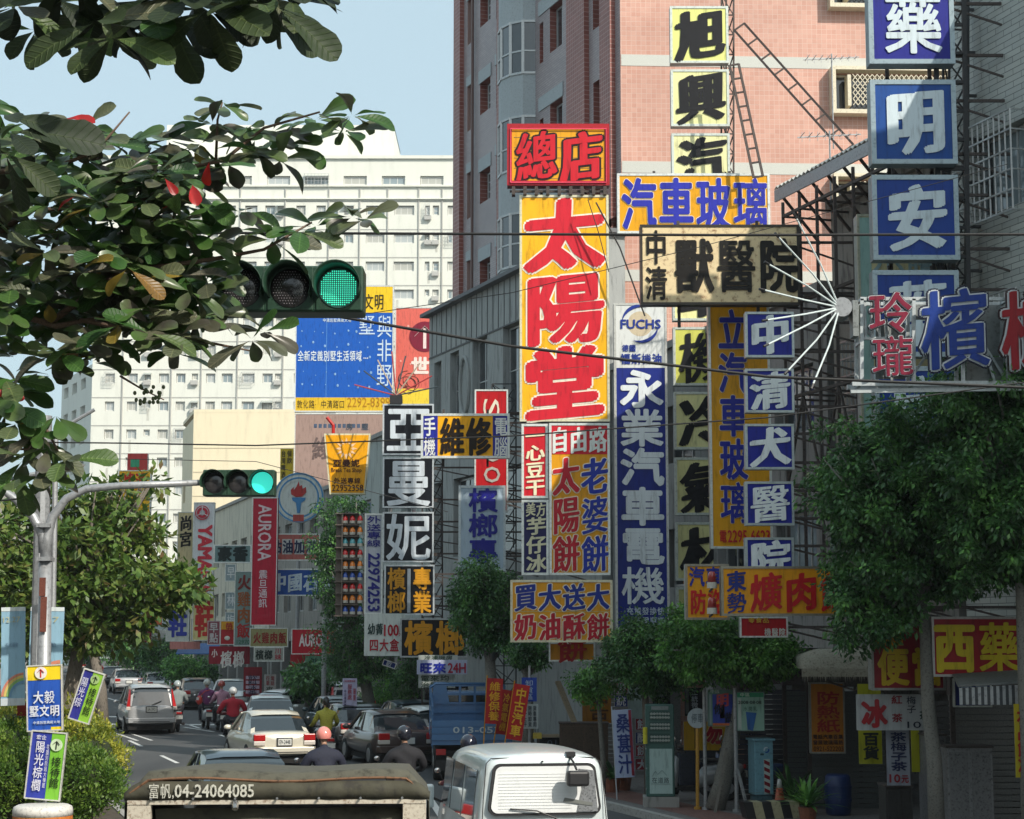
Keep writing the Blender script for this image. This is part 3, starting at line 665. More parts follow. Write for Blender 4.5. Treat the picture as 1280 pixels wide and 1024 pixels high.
for i, (c0, c1, yt, hh) in enumerate(wl):
    if c0 > 575 and yt > 260: continue
    k = (c1-c0)
    if (i*37+i//9) % 11 == 3:
        c_o = bpy.data.objects.new('window_cage', wcage.data); sc.collection.objects.link(c_o); c_o.parent = wbk; c_o.location = Vector((xw(c0)-.05, 199.45, zw(yt+hh)-.1))-wbk.location; c_o.scale = ((c1-c0)*s_/2+.04, 1, 1)
    if (i*29+i//7) % 13 == 5:
        c_o = bpy.data.objects.new('sun_canopy', canp.data); sc.collection.objects.link(c_o); c_o.parent = wbk; c_o.location = Vector((xw(c0)-.1, 199.98, zw(yt)+.05))-wbk.location; c_o.scale = ((c1-c0)*s_/2+.08, 1, 1)
    if (i*17+i//5) % 19 == 4:
        c_o = bpy.data.objects.new('rain_stain', stain.data); sc.collection.objects.link(c_o); c_o.parent = wbk; c_o.location = Vector((xw(c0)+.3, 199.985, zw(yt+hh)-1.4))-wbk.location
    window(wbk, A, B, xw(c0)-A[0]+.04, zw(yt+hh)+.04, (c1-c0)*s_-.08, hh*s_-.08, 3 if k > 18 else 2 if k > 9 else 1, 1 if k > 9 else 2, fm=WHITEF, gm=PG[(i*7+i//5+i//11) % 3], inset=.25, t=.1)
    if k <= 9 and (i*13 % 5) < 3:
        o_ = bpy.data.objects.new('air_conditioner', ac0.data); sc.collection.objects.link(o_); o_.parent = wbk; o_.location = Vector((xw(c0)-.1, 199.55, zw(yt+hh)-.6))-wbk.location
MB().box((0, 0, 0), (xw(420)-xw(360), .5, 4.8)).build('stair_tower', WB, wbk).location = Vector((xw(360), 207, zw(200)))-wbk.location
# beige windowless block in front of it
bg_ = root('beige_block', 'blank cream rendered block behind the far traffic light', 'building', P(300, 795, 131))
CREAM = mat('cream_render', (.72, .64, .46), .8, 0, .06, .4, streak=1)
X0, X1 = G(235, 130).x, G(372, 130).x; zt = P(300, 516, 130).z
mb = MB(); wallgrid(mb, (X0, 130), (X1, 130), 0, zt, [], .2); wallgrid(mb, (G(222, 138).x, 138), (X0, 130), 0, zt-.4, [(1, zt-6, 3, zt-4.6), (1, zt-10, 3, zt-8.6)], .3)
mb.add([(X1, 130, 0), (X1, 145, 0), (X1, 145, zt), (X1, 130, zt), (G(222, 138).x, 138, 0), (G(222, 138).x, 145, 0), (G(222, 138).x, 145, zt-.4), (G(222, 138).x, 138, zt-.4)], [(0,1,2,3),(4,5,6,7)])
mb.build('wall', [CREAM, CREAM], bg_, world=True)
MB().prism([(X0, 130, zt-.01), (X1, 130, zt-.01), (X1, 145, zt-.01), (G(222, 138).x, 145, zt-.01), (G(222, 138).x, 138, zt-.01)], (0, 0, .25)).build('roof', CREAM, bg_, world=True)
mb = MB()
for i in range(6):
    z = P(300, 560+i*30, 130).z; mb.box((X0+.05, 129.97, z-.03), (X1-.05, 129.995, z+.03))
mb.build('render_joint', mat('cream_joint', (.58, .52, .38), .8, 0, .1), bg_, world=True)
# left side far buildings, seen between the trunks
for (pa, pb, Y, h, c, lab) in ((-40, 22, 150, 12, (.5, .5, .48), 'grey block seen at the left edge beyond the median trees'), (88, 150, 170, 6.5, (.62, .62, .6), 'low white building glimpsed between the median tree trunks'), (-160, -45, 120, 14, (.35, .33, .3), 'dim building beyond the left edge of the view')):
    r_ = root('distant_building', lab, 'building', G((pa+pb)/2, Y))
    A_ = (G(pa, Y).x, Y); B_ = (G(pb, Y).x, Y); W_ = B_[0]-A_[0]; mb = MB()
    op = [(1+i*2.4, 1.2+k*3, 2.4+i*2.4, 2.6+k*3) for i in range(int((W_-1)/2.4)) for k in range(int(h/3))]
    mb2 = MB(); m_ = mat('wall_'+lab[:9], c, .8, 0, .15, .5, streak=1); wallgrid(mb2, A_, B_, 0, h, op, .3)
    mb2.mat(0); mb2.add([(A_[0], Y, 0), (A_[0], Y+12, 0), (A_[0], Y+12, h), (A_[0], Y, h), (B_[0], Y, 0), (B_[0], Y+12, 0), (B_[0], Y+12, h), (B_[0], Y, h)], [(0,1,2,3),(4,5,6,7)])
    mb2.build('wall', [m_, m_], r_, world=True); MB().box((A_[0]-.2, Y-.2, h), (B_[0]+.2, Y+12, h+.3)).build('roof', CONC, r_, world=True)
    for o in op: window(r_, A_, B_, o[0], o[1], 1.4, 1.4, 2, 1, inset=.2)

# unseen row at left and blocks behind the camera, added to block sky light
def plainb(label, x0, x1, y0, y1, h, c, faces):
    r = root('unseen_building', label, 'building', ((x0+x1)/2, (y0+y1)/2, 0)); m_ = mat('render_'+str(c), c, .85, 0, .2, .6, streak=1); mb = MB(); wn_ = []
    for (A_, B_) in faces:
        L_ = (Vector(B_)-Vector(A_)).length; op = [(1+i*3.2, 1.5+k*3.3, 3+i*3.2, 3+k*3.3) for i in range(int((L_-1)/3.2)) for k in range(int((h-1)/3.3))]
        wallgrid(mb, A_, B_, 0, h, op, .3); wn_ += [(A_, B_, o) for o in op]
    mb.build('wall', [m_, m_], r, world=True); MB().prism([(x0, y0, h), (x1, y0, h), (x1, y1, h), (x0, y1, h)], (0, 0, .3)).build('roof', CONC, r, world=True)
    for (A_, B_, o) in wn_: window(r, A_, B_, o[0], o[1], 1.5, 1.5, 2, 1, inset=.2)
    return r
for i in range(7):
    ya = -14+i*14; xr_ = LX(ya+14)-18; h = (17, 21, 15, 18, 15, 13, 11)[i]; xl = xr_-12
    plainb(['first','second','third','fourth','fifth','sixth','seventh'][i]+' unseen building of the row added across the road, left of the view', xl, xr_, ya, ya+13.6, h, ((.38, .35, .3), (.3, .3, .29), (.42, .36, .33))[i % 3],
           [((xr_, ya), (xr_, ya+13.6)), ((xl, ya), (xr_, ya)), ((xr_, ya+13.6), (xl, ya+13.6)), ((xl, ya+13.6), (xl, ya))][:3])
plainb('unseen block added behind the viewpoint, on the left', -34, -3, -44, -30, 17, (.36, .33, .3), [((-3, -30), (-34, -30)), ((-34, -44), (-3, -44))])
plainb('unseen low building added behind the viewpoint, on the right', 14.5, 30, -18, 0, 9, (.36, .34, .31), [((14.5, 0), (14.5, -18)), ((30, 0), (14.5, 0))])
plainb('low shophouse just before the tiled one, right of the viewpoint', 14.2, 26, .5, 14, 11, (.3, .29, .27), [((14.2, 14), (14.2, .5)), ((26, 14), (14.2, 14)), ((14.2, .5), (26, .5))])

# thin air: one closed box round the whole street
hz_ = MB().box((-330, -70, -1.2), (120, 380, 75)).build('haze', mat('haze_air', (1, 1, 1), 1, 0, 0)); props(hz_, kind='stuff')
hm_ = bpy.data.materials['haze_air']; n = hm_.node_tree.nodes; n.remove(n['Principled BSDF']); pv = n.new('ShaderNodeVolumePrincipled'); pv.inputs['Color'].default_value = (.86, .93, 1, 1); pv.inputs['Density'].default_value = .0003; pv.inputs['Anisotropy'].default_value = .2
hm_.node_tree.links.new(pv.outputs[0], n['Material Output'].inputs['Volume'])
# ================================================================ signs
YEL = '#e8a818'; RED = '#c81e2c'; DBLUE = '#1c2a86'; CREY = '#e2dc9a'; WHI = '#dfe3df'
BR = dict(nib=.022, slant=.10, bold=.018); HV = dict(bold=.028); KB = dict(bold=.02, nib=.016)
def o_(base_, **k): r = dict(base_); r.update(k); return r
def frametruss(px, y0, y1, Y, w=.35, label='', m=None):
    return truss('lattice_mast', label, P(px, y1, Y), P(px, y0, Y), w, max(6, int(abs(P(px, y0, Y).z-P(px, y1, Y).z)/.5)), m=m, cat='mast', r=.03)
# --- sun cake shop tower
r = sign('neon_sign', 'red framed yellow neon board topping the tall yellow sun cake sign', 'sign', (634, 155, 762, 232), 42.5, '#e2a01c',
     [('總店', (643, 163, 755, 228), RED, o_(BR, out='#26191a', ring=.045, nib=.03))], frame='#a81824', fw=6, th=.35, side='#6a1a20')
cx, cy = 698, 193; k = 42.5/FPX
for i in range(5):
    mb = MB(); z = .16+i*.25; mb.box((-1.05, -.012, z), (1.05, -.005, z+.012)); mb.build('board_joint', mat('joint_line', (.25, .16, .06), .6, 0, .1), r)
mb = MB()
mb.tube([(-1.13, -.05, .06), (1.13, -.05, .06), (1.13, -.05, 1.36), (-1.13, -.05, 1.36), (-1.13, -.05, .06)], .018, 6); mb.build('neon_tube', mat('pink_neon_tube', '#e8506a', .3, 0, 0), r)
m_ = MB()
for i in range(9): m_.box((-1.1+i*.27, -.02, -.22), (-1.02+i*.27, .25, -.02))
m_.bar((-1.15, .1, -.12), (1.15, .1, -.12), .05); m_.build('mounting_bracket', STEEL, r)
sign('tall_sign', 'tall sunlit yellow sign with three huge red characters 太陽堂', 'sign', (650, 244, 762, 527), 42.6, '#f2b41c',
     [('太陽堂', (653, 247, 759, 526), '#cf2233', o_(BR, d='v', out='#f4ead8', ring=.022, nib=.026, pad=.03, bold=.03))], frame='#d8d2b4', th=.34, side='#4a4a48', posts=.1)
sign('shop_sign', 'narrow red sign 一心豆干 left of the white lettered red panel', 'sign', (652, 530, 685, 623), 42.5, RED, [('一心豆干', (656, 534, 682, 620), '#eee6c4', o_(BR, d='v'))], th=.3)
sign('shop_sign', 'narrow navy sign 芋仔冰 under the narrow red sign', 'sign', (652, 625, 686, 719), 42.5, '#232356', [('美方', (657, 628, 683, 646), '#d8d4b4', o_(BR)), ('芋仔冰', (657, 646, 684, 716), '#d8d4b4', o_(BR, d='v'))], th=.3)
sign('shop_sign', 'orange yellow sign listing sun cakes in red and blue under a red 自由路 panel', 'sign', (687, 529, 763, 719), 42.4, '#e09c14',
     [('自由路', (688, 533, 760, 567), WHI, o_(BR)), ('太陽餅', (690, 571, 726, 717), '#bb2030', o_(BR, d='v', out='#efe4cc', ring=.035)), ('老婆餅', (726, 571, 762, 717), '#2337a0', o_(BR, d='v', out='#efe4cc', ring=.035))],
     bands=[(688, 532, 762, 568, '#cc2230')], th=.32)
sign('shop_sign', 'wide orange sign 買大送大 above the pavement, lowest of the cake shop signs', 'sign', (638, 725, 766, 803), 41, '#df9a16',
     [('買大送大', (642, 729, 763, 764), '#22358f', o_(BR, out='#efe4cc', ring=.04)), ('奶油酥餅', (642, 766, 763, 801), '#b81c30', o_(BR, out='#efe4cc', ring=.04))], bands=[(640, 764, 764, 765, '#c9b070')], th=.3, frame='#cfc8ac')
sign('shop_sign', 'dim orange sign with a red character half hidden under 買大送大', 'sign', (686, 803, 744, 827), 42.3, '#c9861a', [('餅', (696, 794, 735, 829), '#a82020', o_(BR))], th=.25, fw=2)
# --- auto glass
sign('shop_sign', 'yellow sign with blue 汽車玻璃 below the pale 旭興汽 boxes', 'sign', (772, 217, 963, 292), 42.8, '#e3a212',
     [('汽車玻璃', (776, 221, 962, 290), '#2b32a8', dict(bold=.03, out='#efe0c0', ring=.02))], th=.34, posts=.3)
for i, (c, y0, y1, fc) in enumerate((('旭', 8, 79, '#dde08a'), ('興', 87, 158, '#e3e3a6'), ('汽', 167, 240, '#e4e2ac'), ('車', 325, 401, '#ece9a8'), ('機', 409, 482, '#cfd066'), ('冷', 490, 562, '#e6e2a4'), ('氣', 572, 644, '#e2dd9c'), ('材', 653, 726, '#dfda9a'), ('行', 734, 806, '#c8c480'))):
    dx = i*1.0
    sign('light_box', ['topmost sunlit pale yellow light box','second sunlit pale yellow light box from the top','third sunlit pale box just above the yellow auto glass sign','pale light box just under the dark framed clinic board','brighter yellow light box in the middle of the tall column','pale box second below the clinic board','pale box level with the second small blue box','pale box touching the foot of the tall yellow sign','lowest pale box behind the orange sign'][i]+', black character '+c, 'light box', (838+dx, y0, 911+dx, y1), 43.6, fc,
         [(c, (843+dx, y0+3, 908+dx, y1-3), '#17171b', o_(BR, nib=.04, slant=.14))], th=.26, frame='#c9d0c8', side='#8d9494', group='pale light boxes of the tall column')
frametruss(917, -30, 760, 43.9, .3, 'rusty lattice mast carrying the pale yellow light boxes')
sign('tall_sign', 'tall yellow sign with blue column 立汽車玻璃 behind the blue clinic boxes', 'sign', (889, 380, 966, 686), 37.5, '#e6a412',
     [('立汽車玻璃', (900, 386, 938, 656), '#272f9c', dict(bold=.03, out='#efe0c0', ring=.02, d='v')), ('2295-6623', (910, 663, 962, 678), RED, dict(latin=True, bold=.02)), ('電', (899, 662, 909, 679), RED, dict(bold=.02))], th=.3, side='#98948a')
# --- veterinary clinic board
VETB = mat('vet_board', '#dcc79c', .6, 0, .2, 1.6, dirt=srgb('#8f6a48'))
sign('shop_sign', 'stained cream board 中清獸醫院 framed in dark steel', 'sign', (801, 281, 1000, 381), 36, '#cdb484',
     [('中清', (806, 287, 836, 377), '#1a1512', dict(d='v', bold=.02)), ('獸醫院', (842, 297, 1000, 368), '#17130f', dict(bold=.038))], frame='#3a332c', fw=3, th=.3, side='#3c3a36', facemat=VETB, posts=.4)
for c, y0, y1 in (('中', 390, 447), ('清', 461, 516), ('犬', 530, 587), ('醫', 602, 657), ('院', 672, 726)):
    sign('light_box', {'中':'topmost','清':'second','犬':'middle','醫':'fourth','院':'lowest'}[c]+' small deep blue clinic light box, white character '+c, 'light box', (932, y0, 993, y1), 33.2, '#1b2690', [(c, (936, y0+3, 990, y1-3), '#e2eaec', o_(BR, nib=.034))],
         th=.24, frame='#aab4b4', side='#8a9294', group='small blue clinic light boxes')
# --- motor oil column
r = sign('tall_sign', 'tall blue and silver motor oil sign with 永業汽車電機 beside the cake shop tower', 'sign', (770, 379, 837, 788), 43, '#1e2e84',
     [('FUCHS', (779, 400, 829, 411), '#253a90', dict(latin=True, bold=.03)), ('德國', (780, 431, 798, 440), '#253a90', HV), ('福斯機油', (778, 442, 831, 456), '#253a90', HV),
      ('永業汽車電機', (775, 462, 834, 757), '#dfe6ea', dict(d='v', bold=.03)), ('充電發換快', (783, 759, 831, 769), '#c4d0dc', dict(bold=.02)), ('冷氣電瓶機', (783, 771, 831, 781), '#c4d0dc', dict(bold=.02))],
     bands=[(772, 382, 835, 460, '#dadedd')], frame='#c4c5c0', th=.34, side='#77777a')
k = 43/FPX
def arcband(parent, c, rr, a0, a1, w0, m, name='emblem', n=20, y=-.03, w1=None):
    vs = []; fs = []
    for i in range(n+1):
        t = a0+(a1-a0)*i/n; ww = w0*math.sin(math.pi*i/n) if w1 is None else w0
        for s in (-1, 1): vs.append((c[0]+(rr+s*ww/2)*math.cos(t), y, c[1]+(rr+s*ww/2)*math.sin(t)))
    for i in range(n): fs.append((2*i, 2*i+2, 2*i+3, 2*i+1))
    return MB().add(vs, fs).build(name, m, parent)
cz = P(803, 405, 43).z-r.location.z
for a0 in (R(65), R(245)):
    arcband(r, (0.0, cz), .43, a0, a0+R(105), .08, paint('#253a90'), 'emblem')
vs = [(.30*math.cos(t*math.pi/12), -.011, cz+.30*math.sin(t*math.pi/12)) for t in range(24)]
MB().add(vs, [tuple(range(24))[::-1]]).build('emblem', paint('#cdbfa4'), r)
# --- pharmacy boxes far right
for i, (c, x0, y0, x1, y1, fc) in enumerate((('藥', 1087, -22, 1194, 80, '#191f86'), ('明', 1090, 100, 1197, 205, '#154a94'), ('安', 1092, 219, 1200, 325, '#153f92'), ('藥', 1093, 338, 1201, 446, '#143c8e'), ('房', 1095, 458, 1203, 566, '#143c8e'))):
    mbs = dict(bold=.03) if i == 0 else o_(BR, nib=.036, slant=.06)
    cc = '藥' if i == 0 else c
    sign('light_box', ['navy light box with thin inner line and white character 藥 at the top edge', 'sky lit blue light box second from the top with brush character 明', 'third blue light box down with white brush character 安 at wire height', 'blue light box half hidden by the neon frame with character 藥', 'lowest blue light box 房 behind the tree top'][i], 'light box',
         (x0, y0, x1, y1), 31, fc, [(cc, (x0+16, y0+10, x1-12, y1-10), '#cfdde4', mbs)], frame='#8fa0a8', fw=6, th=.32, side='#7f8c92', group='blue pharmacy light boxes', posts=.35)
sign('tall_sign', 'cream and pale green tall sign standing behind the blue pharmacy boxes', 'sign', (1078, 268, 1182, 560), 32.6, '#dcd0a0', [('小晴', (1095, 322, 1180, 345), '#9ab4b8', HV)], bands=[(1080, 272, 1095, 556, '#9fc4bc')], frame='#b8b8a4', th=.35)
frametruss(1207, -30, 560, 31.9, .4, 'dark lattice mast right of the blue pharmacy boxes', mat('dark_steel', (.03, .032, .035), .6, .3, .15))
# --- neon betel sign
nb = root('neon_display', 'white steel neon frame with maroon, blue and red characters and a fan of rods', 'sign', P(1180, 500, 26))
def NL(px, py, y=0): p = P(px, py, 26)-nb.location; return Vector((p.x, y, p.z))
WST = mat('white_painted_steel', (.42, .46, .47), .5, .2, .15, 4)
m_ = MB()
for y_ in (.05, .45):
    m_.bar(NL(1076, 373, y_), NL(1330, 373, y_), .05); m_.bar(NL(1066, 479, y_), NL(1330, 479, y_), .07)
    for px in (1078, 1143, 1205, 1262, 1325): m_.bar(NL(px, 373, y_), NL(px, 479, y_), .05)
for px in (1078, 1143, 1205, 1262, 1325):
    m_.bar(NL(px, 373, .05), NL(px, 373, .45), .04); m_.bar(NL(px, 479, .05), NL(px, 479, .45), .04); m_.bar(NL(px, 426, .05), NL(px, 426, .45), .04)
for (a_, b_) in (((1078, 400), (1143, 470)), ((1143, 470), (1205, 380)), ((1205, 380), (1262, 470)), ((1262, 470), (1325, 380)), ((1110, 373), (1120, 479)), ((1228, 400), (1250, 479))): m_.bar(NL(*a_, .25), NL(*b_, .25), .035)
m_.build('steel_frame', WST, nb)
MB().bar(NL(1065, 488, .1), NL(1330, 484, .1), .06).build('bottom_rail', WST, nb)
mb = MB()
for (a_, b_, c_, d_) in ((1100, 400, 1138, 470), (1150, 376, 1200, 395), (1208, 376, 1258, 440), (1215, 442, 1262, 476)):
    mb.add([NL(a_, b_, .3), NL(c_, b_, .34), NL(c_, d_, .36), NL(a_, d_, .31)], [(0, 3, 2, 1)])
o = mb.build('back_panel', mat('dull_sheet', (.2, .22, .22), .6, .2, .2, 3), nb); sm = o.modifiers.new('s', 'SOLIDIFY'); sm.thickness = .02
def chan(c, rect, col, edge, out=.055, dep=.14, **kw):
    x0, y0, x1, y1 = rect; a_ = NL(x0, y1); b_ = NL(x1, y0); rc = (a_.x, a_.z, b_.x, b_.z)
    o = letter_mb(c, rc, y=-.10, **dict(kw, ring=out)).build('letter_shell', paint(edge), nb); sm = o.modifiers.new('s', 'SOLIDIFY'); sm.thickness = .034; sm.offset = 0
    o['label'] = 'outline shell of the neon character '+c
    q = letter_mb(c, rc, y=-.125, **dict(kw, ring=out*.55)).build('letter_tube', paint('#b9c0c4'), o)
    q = letter_mb(c, rc, y=-.145, **kw).build('letter_face', paint(col), o)
chan('玲', (1082, 366, 1139, 420), '#7c1834', '#2a1c24', nib=.012, bold=.008, out=.035, slant=.05); chan('瓏', (1086, 420, 1141, 474), '#7c1834', '#2a1c24', nib=.008, bold=.006, out=.035, slant=.05)
chan('檳', (1146, 360, 1236, 466), '#0f3484', '#0c1430', nib=.016, bold=.01, slant=.08, out=.042); chan('榔', (1246, 360, 1336, 466), '#8c0e1c', '#280a10', nib=.016, bold=.01, slant=.08, out=.042)
hub = NL(1055, 386, -.05)
m_ = MB().tube([hub+Vector((-.05, -.1, 0)), hub+Vector((0, .35, 0))], .14, 14); m_.build('fan_hub', GALV, nb); MB().obox(hub, (1,0,0), (0,1,0), (.12, .02, -.40), (.2, .3, .12)).build('transformer_box', mat('dull_sheet', (.2, .22, .22), .6, .2, .2, 3), nb)
for i, (px, py) in enumerate(((989, 283), (966, 308), (953, 343), (950, 371), (952, 409), (952, 440), (979, 469), (1008, 487))):
    t = NL(px, py, -.5-.1*(i % 3)); m_ = MB().tube([hub+Vector((-.08, -.05, 0)), hub.lerp(t, .5)+Vector((0, 0, .012*(i % 3-1))), t], .013, 7); o = m_.build('neon_rod', mat('white_rod', (.62, .70, .70), .4, 0, .08), nb)
    d = (t-hub).normalized(); MB().tube([t, t+d*.09], .02, 6).build('rod_tip', BLACK, o)
mb = MB()
for i in range(4): mb.box((hub.x+.3+i*.1, .05, hub.z-.42), (hub.x+.33+i*.1, .1, hub.z+.13))
mb.box((hub.x+.26, .04, hub.z-.44), (hub.x+.66, .11, hub.z-.40)); mb.box((hub.x+.26, .04, hub.z+.13), (hub.x+.66, .11, hub.z+.17)); mb.build('side_cage', WST, nb)
# --- pork rice, ground level right
sign('shop_sign', 'long orange sign 東勢爌肉飯 partly covered by the big tree', 'sign', (902, 708, 1070, 770), 31, '#e59c10',
     [('東勢', (908, 713, 934, 767), '#1d2f7e', o_(BR, d='v')), ('爌肉飯', (936, 715, 1068, 765), '#c01820', o_(BR))], th=.3, frame='#8e8878', side='#55504a')
sign('shop_sign', 'orange sign with blue 汽車 and red 防 behind the two rotating lamps', 'sign', (857, 705, 912, 775), 33.5, '#dd9a16', [('汽車', (861, 708, 903, 734), '#25308e', HV), ('防盜', (862, 736, 906, 769), '#c02020', HV)], th=.25, frame='#8a8476')
sign('shop_sign', 'red and white sign peeking out under the long orange sign', 'sign', (925, 771, 985, 797), 33, '#a81c24', [('零食品', (935, 772, 962, 779), '#d8b040', dict(bold=.01)), ('機醫院', (955, 785, 982, 796), '#d8d8d0', HV)], th=.2, fw=2)
sign('shop_sign', 'red sign with yellow 便當 behind the tree trunk', 'sign', (1090, 780, 1182, 863), 29.5, '#8e1420', [('便當', (1096, 808, 1180, 858), '#c8a81c', dict(bold=.035))], bands=[(1093, 782, 1130, 807, '#d89018')], th=.3, frame='#8d8c88', side='#8d8c88')
sign('shop_sign', 'dark red sign with yellow 西藥 right of the tree trunk', 'sign', (1166, 771, 1279, 846), 28.5, '#9c1420', [('西藥', (1166, 776, 1278, 842), '#cdb41e', dict(bold=.032, nib=.01))], th=.3, frame='#a9a4a0')
sign('poster_board', 'brown orange board 防熱紙 hanging under the fringed awning', 'sign', (1013, 853, 1057, 942), 35, '#b8741a', [('防熱紙', (1020, 864, 1052, 916), '#9c2818', dict(d='v', bold=.03)), ('電話汽車百葉', (1016, 918, 1054, 924), '#3c2418', HV), ('窗簾玻璃隔熱', (1016, 925, 1054, 931), '#3c2418', HV), ('0921-522203', (1017, 933, 1054, 939), '#3c2418', dict(latin=True, bold=.01))], th=.15, fw=2, frame='#8b8a80')
def banner(name, label, rect, Y, face, texts, bands=(), tilt=0, yaw=0, pole=False, cat='banner', fw=0, frame='#cccccc', group=None):
    r = sign(name, label, cat, rect, Y, face, texts, bands=bands, fw=fw, frame=frame, th=.03, yaw=yaw, group=group, side='#b0b0a8')
    if tilt: r.rotation_euler = (0, R(tilt), yaw)
    return r
banner('cloth_banner', 'white cloth banner with big red 冰 and tea names behind the trunk', (1071, 868, 1160, 913), 29.8, '#a9adae', [('冰', (1076, 874, 1110, 910), '#9c1a24', dict(bold=.04)), ('紅　茶', (1114, 869, 1129, 903), '#8c2430', dict(d='v', bold=.02)), ('梅子', (1133, 870, 1146, 892), '#2a3040', dict(d='v', bold=.01)), ('茶', (1149, 888, 1160, 900), '#203a30', HV), ('10', (1134, 902, 1151, 910), '#202838', dict(latin=True, bold=.01))])
banner('menu_board', 'white hanging menu strip 茶梅子茶 10元 over the steel cabinet', (1109, 913, 1138, 982), 30.2, '#9095a0', [('茶梅子茶', (1113, 915, 1135, 964), '#232c50', dict(d='v', bold=.028)), ('10', (1112, 968, 1125, 978), '#8c1c28', dict(latin=True, bold=.03)), ('元', (1126, 968, 1136, 979), '#8c1c28', HV)])
banner('menu_board', 'yellow hanging strip with dark characters left of the white menu strip', (1074, 855, 1103, 955), 31.5, '#a8a820', [('百貨', (1078, 915, 1100, 950), '#1c2420', dict(d='v', bold=.03))])
banner('menu_board', 'narrow yellow strip right of the white menu strip', (1140, 905, 1150, 965), 31.5, '#b4b424', [])
sign('wall_board', 'blue board with white characters behind the striped awning', 'sign', (1192, 848, 1240, 884), 29.5, '#1a2c78', [('藥局', (1199, 849, 1236, 870), '#9fb0c8', HV)], th=.1, fw=2)
banner('menu_board', 'yellow and red vertical board at the lower right edge', (1270, 880, 1296, 972), 27, '#a09018', [('水晶餃冰', (1272, 884, 1292, 968), '#8c1c18', dict(d='v', bold=.03))])
# --- phone repair, betel shop, frozen tea column
sign('shop_sign', 'yellow and blue sign 手機維修電腦 crossing in front of the red sign', 'sign', (526, 517, 637, 573), 50, '#f2ae10',
     [('手機', (529, 521, 545, 571), '#e4e6e6', dict(d='v', bold=.026)), ('維修', (549, 521, 615, 571), '#211408', dict(bold=.042)), ('電腦', (617, 521, 635, 571), '#e4e6e6', dict(d='v', bold=.022))],
     bands=[(527, 519, 547, 572, '#232a96'), (616, 519, 635, 572, '#232a96')], th=.3, posts=.2)
sign('tall_sign', 'red sign with white sideways letters behind the phone repair sign', 'sign', (593, 487, 635, 640), 53, '#b8161e', [('S', (604, 499, 624, 524), '#e8dcc8', dict(latin=True, rot=1, bold=.0)), ('O', (607, 560, 625, 577), '#b8b0a8', dict(latin=True, rot=1)), ('O', (605, 584, 625, 603), '#b8b0a8', dict(latin=True, rot=1)), ('L', (607, 535, 624, 556), '#d8d0c0', dict(latin=True, rot=1))], th=.3, fw=2, side='#601018')
frametruss(645, 480, 900, 53.5, .7, 'dark lattice mast left of the yellow cake signs', mat('dark_steel', (.03, .032, .035), .6, .3, .15))
sign('tall_sign', 'pale blue sign with navy 檳榔專 rising behind the round tree', 'sign', (573, 607, 632, 714), 50.5, '#a9bccb', [('檳榔專', (584, 610, 624, 704), '#23248a', dict(d='v', bold=.034))], th=.3, frame='#b8c2c6', side='#6d7880')
for c, y0, y1 in (('亞', 505, 569), ('曼', 572, 635), ('妮', 640, 703)):
    sign('light_box', {'亞':'upper','曼':'middle','妮':'lower'}[c]+' black light box of the column, thick silver character '+c, 'light box', (478, y0, 542, y1), 54, '#14161f', [(c, (481, y0+2, 540, y1-2), '#cdd6de', dict(bold=.016, pad=.01))], th=.3, frame='#c2c8cc', fw=2, side='#404448', group='black tea shop light boxes')
sign('light_box', 'black light box with two columns 檳榔 and 專業 in gold', 'light box', (480, 706, 543, 769), 54, '#15151a', [('檳榔', (483, 709, 508, 767), '#cf9220', dict(d='v', bold=.026)), ('專業', (515, 709, 540, 767), '#cf9220', dict(d='v', bold=.03))], bands=[(509, 711, 513, 766, '#b4bcc4')], th=.3, frame='#c2c8cc', fw=2, side='#404448')
sign('shop_sign', 'wide black sign with large gold 檳榔 below the black column', 'sign', (500, 773, 584, 822), 53, '#111216', [('檳榔', (504, 775, 582, 820), '#d09018', dict(bold=.034))], th=.3, frame='#a9aeb0', fw=2, side='#404448')
sign('tall_sign', 'narrow silver sign with a blue sideways phone number beside the lamp rack', 'sign', (455, 642, 478, 768), 54.2, '#b3b8c2', [('外送專線', (457, 645, 476, 684), '#23247c', dict(d='v', bold=.02)), ('22974253', (460, 692, 474, 764), '#23247c', dict(latin=True, rot=1, bold=.03))], th=.2, fw=2)
frametruss(553, 560, 900, 54.8, .6, 'lattice mast between the black column and the pale blue sign')
# fan of thin rods over the black column
r = root('rod_fan', 'small fan of thin neon rods on top of the black character column', 'ornament', P(495, 505, 54)); m_ = MB().box((-.18, -.1, 0), (.18, .2, .25)); m_.build('fan_hub', BLACK, r)
for i, (px, py) in enumerate(((443, 481), (455, 464), (472, 450), (490, 440), (507, 445), (525, 455), (540, 470), (548, 484))):
    e = P(px, py, 54)-r.location; e.y = -.1*(i % 2); MB().tube([(0, 0, .25), e], .022, 5).build('neon_rod', mat(('red_rod', 'dark_rod', 'cream_rod')[i % 3], ((.4, .05, .05), (.05, .07, .08), (.5, .4, .3))[i % 3], .5, 0, 0), r)
